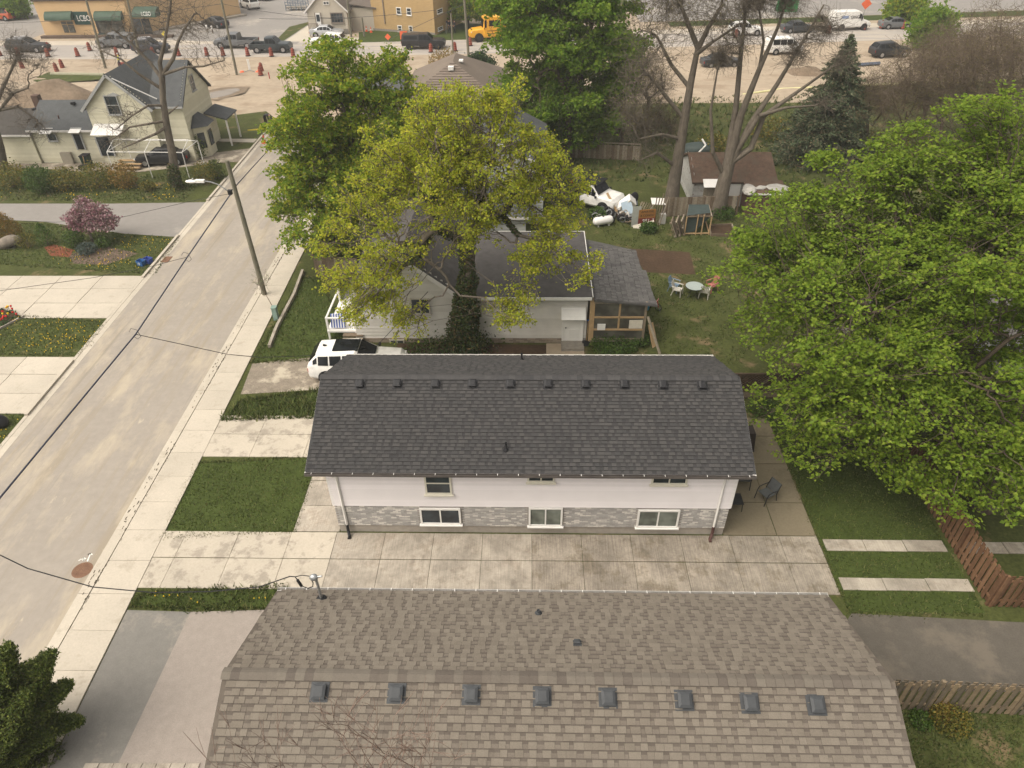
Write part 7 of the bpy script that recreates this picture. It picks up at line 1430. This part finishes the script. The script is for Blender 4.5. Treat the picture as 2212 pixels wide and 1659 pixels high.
# canopy frame over the black car
A = [U(a, b) for a, b in ((250, 362), (408, 366), (392, 333), (248, 340))]; cf = thing('canopy_frame', 'bare white pipe canopy frame over the black car', 'canopy frame', tuple(A[0])); cz = 2.15
Q = [np.array([-26.6, 37.4, 0]), np.array([-20.4, 37.2, 0]), np.array([-20.2, 40.0, 0]), np.array([-26.4, 40.2, 0])]
for i in range(4): MB().tube([Q[i], Q[i]+[0, 0, cz]], .035, 6).build('leg', m_white, cf); MB().tube([Q[i]+[0, 0, cz], Q[(i+1) % 4]+[0, 0, cz]], .03, 6).build('rail', m_white, cf)
m1_, m2_ = (Q[0]+Q[3])/2+[0, 0, cz+.55], (Q[1]+Q[2])/2+[0, 0, cz+.55]; MB().tube([m1_, m2_], .03, 6).build('ridge_pole', m_white, cf)
for f in (0, .5, 1):
    a = Q[0]+(Q[1]-Q[0])*f+[0, 0, cz]; b = Q[3]+(Q[2]-Q[3])*f+[0, 0, cz]; c_ = m1_+(m2_-m1_)*f; MB().tube([a, c_], .025, 6).build('rafter', m_white, cf); MB().tube([b, c_], .025, 6).build('rafter', m_white, cf)
MB().tube([(Q[0]+Q[1])/2, (Q[0]+Q[1])/2+[0, 0, cz]], .035, 6).build('leg', m_white, cf)
# wheelie bin, bucket, hand truck beside the farmhouse
p = U(192, 361); t = thing('wheelie_bin', 'dark green wheeled bin with a plank against it by the farmhouse', 'bin', tuple(p), local=True); mb = MB(); mb.add([(-.26, -.3, .05), (.26, -.3, .05), (.26, .3, .05), (-.26, .3, .05), (-.3, -.36, 1.0), (.3, -.36, 1.0), (.3, .36, 1.0), (-.3, .36, 1.0)], [(3, 2, 1, 0), (4, 5, 6, 7), (0, 1, 5, 4), (1, 2, 6, 5), (2, 3, 7, 6), (3, 0, 4, 7)]); mb.build('tub', M('bin_green', (.02, .045, .03), .5, .2), t); MB().box((0, 0, 1.04), (.66, .78, .07)).build('lid', m_black, t); MB().bar((-.05, -.42, .05), (.1, -.38, 1.1), .12, .03).build('plank', m_newwood, t)
for x in (-.28, .28): MB().tube([(x-.03, .3, .12), (x+.03, .3, .12)], .12, 12).build('wheel', m_tyre, t)
p = U(183, 367); t = thing('wheelbarrow', 'dark hand cart lying beside the green wheeled bin', 'cart', tuple(p), local=True); MB().tube([(-.35, 0, .18), (-.35, .08, .18)], .18, 12).build('wheel', m_tyre, t); MB().tube([(-.35, .05, .2), (.2, .1, .35), (.9, .2, .75)], .025, 6).build('handle', m_iron, t); MB().box((.1, .1, .32), (.5, .4, .2)).build('tray', m_iron, t)
p = U(138, 343); t = thing('bucket', 'orange tub tipped against the cream farmhouse wall', 'bucket', tuple(p), local=True); mb = MB(); mb.lathe([(.2, 0), (.3, .5), (.28, .5), (.18, .05)], n=14); o = mb.build('tub', m_or, t, smooth=30); o.rotation_euler = (rad(35), rad(10), 0); o.location.z = .12; MB().tube([(-.28, .0, .45), (0, -.15, .62), (.28, 0, .45)], .012, 5).build('handle', m_white, t)
p = U(162, 345); setp(MB().box((p[0], 40.72, .5), (.9, .25, .95)).build('meter_cabinet', M('beige_cabinet', (.36, .32, .25), .7, .15)), 'beige cabinet standing against the cream farmhouse wall', 'cabinet')
p = U(440, 287); t = thing('bird_bath', 'white stone bird bath on the farmhouse lawn', 'bird bath', tuple(p), local=True); MB().lathe([(.32, 0), (.3, .08), (.14, .15), (.12, .55), (.2, .62)], n=16).build('pedestal', M('pale_stone', (.58, .54, .46), .9, .2), t, smooth=40); MB().lathe([(.2, .62), (.55, .70), (.6, .80), (.55, .80), (.2, .72), (.02, .71)], n=20).build('basin', M('pale_stone', (.58, .54, .46)), t, smooth=40)
p = U(455, 302); st_ = MB(); st_.prism([(p[0]-.9, p[1]+.3), (p[0]-.4, p[1]+.5), (p[0]+.5, p[1]+.1), (p[0]+.4, p[1]-.25), (p[0]-.1, p[1]), (p[0]-.7, p[1]+.1)], 0, .22); setp(st_.build('curved_bench', m_white), 'curved white stone bench at the head of the concrete walk', 'bench')
# ------------------------------------------------------------------ junk pile behind the bungalow
def jb(name, label, cat, verts_fn, mat): mb = MB(); verts_fn(mb); return setp(mb.build(name, mat), label, cat)
p = U(1302, 487); t = thing('propane_tank', 'white horizontal propane tank in front of the junk pile', 'tank', tuple(p), rad(18), local=True); mb = MB(); mb.tube([(-.75, 0, .38), (-.68, 0, .38), (-.55, 0, .38), (.55, 0, .38), (.68, 0, .38), (.75, 0, .38)], [.08, .22, .29, .29, .22, .08], 18); mb.build('tank_body', m_white, t, smooth=60)
for x in (-.4, .4): MB().box((x, 0, .08), (.06, .4, .16)).build('foot', m_white, t)
MB().lathe([(.06, .66), (.06, .74), (.03, .76)], n=10).build('valve', m_iron, t)
c0 = U(1347, 468); t = thing('fridge', 'tilted white refrigerator on the junk pile', 'refrigerator', tuple(c0)); e_ = Vector((c0[0], c0[1]+.6, .55))
o = MB().box((0, 0, .0), (.72, .62, 1.75)).build('cabinet', m_white, t, loc=e_); o.rotation_euler = (rad(25), rad(42), rad(20)); 
o2 = MB().box((0, -.335, .35), (.68, .05, 1.0)).build('door', M('ivory_enamel', (.70, .66, .56), .4, .1), o); o2.location = (0, 0, 0); o3 = MB().box((0, -.335, -.5), (.68, .05, .6)).build('freezer_door', M('ivory_enamel', (.7, .66, .56)), o); o3.location = (0, 0, 0)
p = U(1395, 489); t = thing('sale_sign', 'orange and maroon real estate sign board leaning in the junk pile', 'sign', (p[0], p[1], 0), rad(8), local=True)
MB().box((0, 0, .95), (1.2, .03, .62)).build('orange_panel', M('orange_brown_panel', (.36, .17, .05), .6, .2), t); MB().box((0, -.002, .42), (1.2, .03, .42)).build('maroon_panel', M('maroon_panel', (.20, .035, .025), .6, .15), t); MB().box((-.75, .06, .75), (.6, .03, 1.5)).build('backing_board', M('grey_board', (.42, .43, .39), .7, .2), t)
for tx, z, s, x, m in (('APARTME', 1.10, .21, .02, m_black), ('& CONDO', .83, .21, .02, m_black), ('951-7', .42, .36, .12, m_white)):
    o = link('lettering', text_mesh(tx, s, .004), m, t, (x, -.024, z)); o.rotation_euler = (rad(90), 0, 0)
rgj = random.Random(21)
jl = [('white door panel', (1.0, .05, 2.0)), ('grey board', (.2, .04, 1.9)), ('pale plank', (.14, .04, 2.2)), ('weathered plank', (.14, .04, 2.0)), ('silver trim strip', (.08, .03, 2.0)), ('long stick', (.06, .05, 2.3)), ('white sheet', (1.2, .04, .9)), ('light blue panel', (.7, .05, 1.2))]
m_lb = M('light_blue_panel', (.40, .50, .58), .5, .15); m_cw = M('chalk_white', (.62, .60, .55), .7, .15)
def lean(label, px, py, size, ry, rx, mat, name, cat, z=None):
    p = U(px, py); mb = MB(); mb.box((0, 0, size[2]/2), size); o = setp(mb.build(name, mat), label, cat); o.location = (p[0], p[1], .02 if z is None else z); o.rotation_euler = (rx, ry, 0); return o
lean('light blue panel leaning beside the refrigerator', 1362, 473, (.75, .05, 1.3), rad(-20), rad(-25), m_lb, 'panel', 'panel'); lean('tan plank propped against the white truck', 1338, 468, (.16, .05, 1.9), rad(-32), rad(-20), m_newwood, 'plank', 'plank')
for i in range(6): lean('bundle of grey weathered sticks leaning left of the sign', 1366+i*3, 486, (.06, .05, 1.7), rad(22+i*3), rad(-18), m_wood, 'stick', 'stick').update_tag() or None
for o in [o for o in bpy.data.objects if o.name.startswith('stick')]: o['group'] = 'grey sticks left of the sign'
for i in range(5):
    o = lean('brown pole in the bundle leaning right of the sign', 1408+i*4, 487, (.06, .05, 2.0+.25*(i == 2)), rad(6+i*2), rad(-10), m_wood, 'leaning_pole', 'pole'); o['group'] = 'brown poles right of the sign'
lean('pale board lying on edge below the sign', 1392, 494, (1.5, .05, .4), rad(-16), rad(-35), M('cream_board', (.6, .55, .46)), 'board', 'board'); lean('grey white panel standing at the edge of the sign', 1373, 489, (.5, .04, .7), rad(4), rad(-14), M('grey_board', (.42, .43, .39)), 'panel', 'panel')
t = thing('work_table', 'small table with a bright white top behind the sign poles', 'table', tuple(U(1425, 460)), local=True); MB().slab([(-.7, -.4, .85), (.7, -.4, .8), (.7, .4, .95), (-.7, .4, 1.0)], .05).build('table_top', m_white, t)
for a, b in ((-.6, -.35), (.6, -.35), (.6, .35), (-.6, .35)): MB().tube([(a, b, .82), (a, b, 0)], .03, 6).build('leg', m_wood, t)
p = U(1430, 482); setp(MB().box((p[0], p[1], .35), (.4, .3, .7)).build('white_bucket_box', m_cw), 'white box standing by the bare tree foot', 'box')
p = U(1368, 455); t = thing('office_chair', 'black swivel chair upturned on the junk pile', 'chair', tuple(p), local=True); mb = MB(); mb.blob((0, .1, 1.0), (.3, .1, .38), 2, .1, 2); mb.build('backrest', m_black, t, smooth=True); MB().box((0, -.1, .62), (.5, .5, .1), rx=.3).build('seat', M('grey_seat', (.10, .11, .13), .7, .2), t); MB().tube([(0, 0, .6), (0, 0, .1)], .04, 8).build('column', m_iron, t)
for k in range(5): a = k*1.257; MB().tube([(0, 0, .15), (.35*math.cos(a), .35*math.sin(a), .04)], .025, 6).build('leg', m_iron, t)
def scrap(label, px, py, r, seed, n=26, cat='scrap heap'):
    b = U(px, py); rr = random.Random(seed); t = thing('scrap_heap', label, cat, tuple(b)); ms = [m_black, m_iron, m_galv, M('rust_brown_elbow', (.12, .06, .05)), M('white_junk', (.66, .64, .58)), m_wood]
    for i in range(n):
        x, y = b[0]+rr.gauss(0, r*.5), b[1]+.3+rr.gauss(0, .35); z = rr.uniform(.1, .55); k = rr.random(); mb = MB()
        if k < .5: v = Vector((rr.gauss(0, 1), rr.gauss(0, .6), rr.gauss(0, .6))).normalized()*rr.uniform(.2, .6); mb.tube([(x, y, z), (x+v.x, y+v.y, max(.05, z+v.z))], rr.uniform(.015, .05), 6)
        elif k < .75: mb.box((x, y, z), (rr.uniform(.1, .4), rr.uniform(.1, .3), rr.uniform(.05, .3)), rr.uniform(0, 3), rr.uniform(-.6, .6), rr.uniform(-.6, .6))
        else: mb.tube([(x+.2*math.cos(a), y+.05*math.sin(a*2), z+.2*math.sin(a)) for a in np.linspace(0, 6.283, 13)], .05, 6)
        mb.build('scrap_piece', rr.choice(ms), t)
scrap('dark heap of scrap metal behind the propane tank', 1318, 476, 1.2, 3, 34); scrap('heap of bicycle and engine scrap beside the refrigerator', 1350, 482, .9, 4, 30)
# pallets and tarp frame
def pallet(label, px, py, rz, tilt):
    p = U(px, py); t = thing('pallet', label, 'pallet', tuple(p), rz, local=True); t.rotation_euler = (tilt, 0, rz)
    for i in range(6): MB().box((-.5+i*.2, -.06, .6), (.11, .02, 1.15)).build('slat', m_wood, t)
    for z in (.1, .6, 1.1): MB().box((0, 0, z), (1.15, .09, .06)).build('stringer', m_wood, t)
    for i in (0, 2, 3, 5): MB().box((-.5+i*.2, .06, .6), (.11, .02, 1.15)).build('slat', m_wood, t)
for i in range(3): pallet(['outermost grey pallet leaning by the tarp frame', 'middle grey pallet leaning by the tarp frame', 'inner grey pallet resting against the tarp frame'][i], 1462+i*9, 507-i*2, rad(72), rad(-24+4*i))
fb_ = [np.array(U(a, b)) for a, b in ((1478, 508), (1531, 507), (1524, 482), (1482, 482))]; tf = thing('tarp_box', 'lumber box half covered with a dark green tarp', 'storage box', tuple(fb_[0])); fh = 1.35
for i in range(4): MB().bar(fb_[i], fb_[i]+[0, 0, fh], .07).build('post', m_newwood if i < 2 else m_wood, tf); MB().bar(fb_[i]+[0, 0, fh], fb_[(i+1) % 4]+[0, 0, fh], .07).build('top_rail', m_wood, tf); MB().bar(fb_[i]+[0, 0, .12], fb_[(i+1) % 4]+[0, 0, .12], .07).build('bottom_rail', m_newwood, tf)
for f in (.45, .68): q = fb_[0]+(fb_[1]-fb_[0])*f; MB().bar(q, q+[0, -.02, fh+.12], .06).build('stud', m_newwood, tf)
m_tarp = M('green_tarp', (.055, .075, .07), .6, .3, 4); mb = MB(); mb.slab([fb_[0]+[.04, .06, .1], fb_[0]+[.7, .08, .25], fb_[1]+[-.1, .06, fh-.1], fb_[0]+[.04, .06, fh-.05]], .01); mb.slab([fb_[3]+[0, 0, fh+.05], fb_[0]+[0, .1, fh+.04], fb_[1]+[0, .5, fh+.04], fb_[2]+[0, 0, fh+.05]], .015); mb.slab([fb_[3]+[-.03, 0, 0.1], fb_[0]+[-.04, 0, .1], fb_[0]+[-.04, 0, fh], fb_[3]+[-.03, 0, fh]], .01); mb.build('tarp', m_tarp, tf)
gb_ = [np.array(U(a, b)) for a, b in ((1535, 510), (1590, 512), (1580, 488), (1532, 490))]; gt = thing('raised_bed', 'plank edged garden bed beside the tarp frame', 'garden bed', tuple(gb_[0])); MB().prism([(q[0], q[1]) for q in gb_], 0, .06).build('soil', m_soil, gt)
for i in range(4): MB().bar(gb_[i]+[0, 0, .09], gb_[(i+1) % 4]+[0, 0, .09], .06, .2).build('edging_plank', m_wood, gt)
p = U(1625, 533); setp(MB().bar((p[0]-.2, p[1]+.3, .05), (p[0]+.4, p[1]-.25, .05), .12, .04).build('loose_plank', m_newwood), 'loose pale plank lying on the lawn near the garden bed', 'plank')
p = U(1505, 335); t = thing('tarp_heap', 'dark tarp heap with pale bent trim behind the shed', 'tarp heap', tuple(p)); mb = MB(); mb.blob((p[0], p[1], .45), (1.5, .9, .75), 6, .25, 3); mb.build('tarp', m_tarp, t, smooth=True); MB().bar((p[0]-.1, p[1]-.9, .5), (p[0]+.5, p[1]-.6, 1.05), .1, .1).build('trim', m_white, t); MB().bar((p[0]+.5, p[1]-.6, 1.05), (p[0]+.2, p[1]-.2, 1.45), .1, .1).build('trim', m_white, t)
p = U(1702, 28); t = thing('portable_toilet', 'bright green tall shelter in the far right lot', 'shelter', (p[0], p[1]+1, 0), local=True); MB().box((0, 0, 1.4), (3.0, 1.2, 2.6)).build('panel', M('sign_green', (.03, .30, .085), .6, .15), t); MB().box((0, 0, 2.75), (3.1, 1.3, .12)).build('cap', m_white, t)
# ------------------------------------------------------------------ people
def person(label, px, py, joints, cols, name='person', rz=0.0):
    """one skinned body; materials follow the joints"""
    p = U(px, py); J = joints; me = bpy.data.meshes.new('body'); names = list(J.keys()); idx = {n: i for i, n in enumerate(names)}
    E = [('pelvis', 'waist'), ('waist', 'chest'), ('chest', 'neck'), ('neck', 'head'), ('head', 'crown')]
    for s in 'lr': E += [('pelvis', 'hip_'+s), ('hip_'+s, 'knee_'+s), ('knee_'+s, 'ankle_'+s), ('ankle_'+s, 'toe_'+s), ('chest', 'sho_'+s), ('sho_'+s, 'elb_'+s), ('elb_'+s, 'wri_'+s), ('wri_'+s, 'hand_'+s)]
    me.from_pydata([J[n][:3] for n in names], [(idx[a], idx[b]) for a, b in E], []); o = bpy.data.objects.new('tmp', me); COL.objects.link(o)
    md = o.modifiers.new('skin', 'SKIN'); md.use_smooth_shade = True; 
    for i, n in enumerate(names): r = J[n][3]; me.skin_vertices[0].data[i].radius = (r, r); me.skin_vertices[0].data[i].use_root = (n == 'pelvis')
    o.modifiers.new('sub', 'SUBSURF').levels = 1; dg = bpy.context.evaluated_depsgraph_get(); dg.update(); bm_ = bpy.data.meshes.new_from_object(o.evaluated_get(dg)); bpy.data.objects.remove(o)
    t = thing(name, label, 'person', tuple(p), rz, local=True); K = np.array([J[n][:3] for n in names]); part = []
    for n in names: part.append(2 if n in ('head', 'crown', 'neck') or n.startswith(('hand', 'wri')) else (1 if n.startswith(('hip', 'knee', 'pelvis')) else (3 if n.startswith(('ankle', 'toe')) else 0)))
    bm_.materials.clear()
    for c in cols[:4]: bm_.materials.append(c)
    for f in bm_.polygons: f.material_index = part[int(np.linalg.norm(K-np.array(f.center), axis=1).argmin())]
    body = link('body', bm_, None, t); h = J['head']; c = J['crown']; hm = MB(); hm.blob(((h[0]+c[0])/2, (h[1]+c[1])/2+.015, (h[2]+c[2])/2+.045), (.10, .11, .10), 1, .05, 2); hm.build('hair' if len(cols) < 6 else 'hard_hat', cols[4], t, smooth=True)
    fg = MB()
    for s in 'lr':
        w, k = np.array(J['wri_'+s][:3]), np.array(J['hand_'+s][:3]); d = (k-w)/(np.linalg.norm(k-w)+1e-6); x = np.cross(d, [0, 1, 0]); x = x/(np.linalg.norm(x)+1e-6)
        for q in range(5): a = k+x*(q-2)*.018; fg.tube([a, a+d*.05+x*(q-2)*.004, a+d*(.085 if q else .06)+np.array([0, -.01, 0])], .009, 5)
    fg.build('fingers', cols[2], t); return t
def stand(lean=0.0, arm=0.0):
    J = {'pelvis': (0, 0, .95, .15), 'waist': (0, 0, 1.12, .14), 'chest': (0, -.02-lean, 1.38, .16), 'neck': (0, -.03-lean, 1.52, .06), 'head': (0, -.05-lean, 1.60, .085), 'crown': (0, -.05-lean, 1.72, .08)}
    for s, k in (('l', 1), ('r', -1)): J.update({'hip_'+s: (.1*k, 0, .88, .095), 'knee_'+s: (.11*k, -.02, .5, .068), 'ankle_'+s: (.12*k, .02, .09, .045), 'toe_'+s: (.13*k, -.14, .04, .04), 'sho_'+s: (.2*k, -lean, 1.43, .065), 'elb_'+s: (.27*k, -lean+.02-arm*.1, 1.15, .048), 'wri_'+s: (.26*k-arm*.1*k, -.1-lean-arm*.2, .93+arm*.2, .032), 'hand_'+s: (.25*k-arm*.12*k, -.13-lean-arm*.26, .86+arm*.22, .034)})
    return J
mk_skin = M('skin', (.42, .25, .17), .6, .1); m_navy = M('navy_cloth', (.014, .016, .026), .9, .2, 12); m_jean = M('dark_jeans', (.025, .03, .045), .9, .2, 12); m_hair = M('dark_hair', (.02, .014, .01), .8, .2)
person('person in dark clothes standing at the apartment wall next to a tripod', 971, 71, stand(.03, .8), [m_navy, m_jean, mk_skin, m_black, m_hair], rz=rad(20)); person('person in a dark jacket and jeans behind the thin grey pole', 976, 71, stand(0, .3), [m_navy, m_jean, mk_skin, m_black, m_hair], rz=rad(-30)); person('person in all black standing right of the thin grey pole', 983, 72, stand(0, .5), [m_black, m_black, mk_skin, m_black, m_hair], rz=rad(-60))
p = U(966, 72); t = thing('tripod', 'thin tripod standing in front of the people at the apartments', 'tripod', tuple(p), local=True); MB().box((0, 0, 1.5), (.2, .25, .2)).build('camera_body', m_black, t)
for k in range(3): a = k*2.094+.3; MB().tube([(0, 0, 1.4), (.45*math.cos(a), .45*math.sin(a), 0)], .02, 5).build('leg', m_galv, t)
J = {'pelvis': (0, .1, .92, .16), 'waist': (0, -.08, 1.05, .15), 'chest': (0, -.36, 1.02, .16), 'neck': (0, -.50, .94, .065), 'head': (0, -.58, .86, .085), 'crown': (0, -.66, .78, .08)}
for s, k in (('l', 1), ('r', -1)): J.update({'hip_'+s: (.1*k, .1, .86, .10), 'knee_'+s: (.12*k, .06, .48, .07), 'ankle_'+s: (.12*k, .12, .09, .045), 'toe_'+s: (.13*k, -.04, .04, .04), 'sho_'+s: (.2*k, -.40, 1.0, .065), 'elb_'+s: (.22*k, -.46, .72, .05), 'wri_'+s: (.16*k, -.52, .46, .034), 'hand_'+s: (.14*k, -.54, .38, .035)})
person('person in black clothes bending over on the grass by the green maple', 577, 271, J, [m_black, m_black, mk_skin, m_black, m_hair], rz=rad(75))
person('road worker in a hi-vis vest and white hard hat behind the farmhouse', 262, 148, stand(.05, .6), [M('hi_vis', (.55, .55, .06), .7, .1), m_jean, mk_skin, m_black, m_white, 1], rz=rad(120))

# ------------------------------------------------------------------ thin summer air
hz = MB().box((0, 60, 10.5), (420, 260, 23)).build('haze', None); hm_, hnt, hbs = nt_new('haze_air'); hnt.nodes.remove(hbs); pv = hnt.nodes.new('ShaderNodeVolumePrincipled')
pv.inputs['Color'].default_value = (.80, .80, .78, 1); pv.inputs['Density'].default_value = .0008; pv.inputs['Anisotropy'].default_value = .2
hnt.links.new(pv.outputs[0], hnt.nodes['Material Output'].inputs['Volume']); hz.data.materials.append(hm_); setp(hz, kind='stuff')
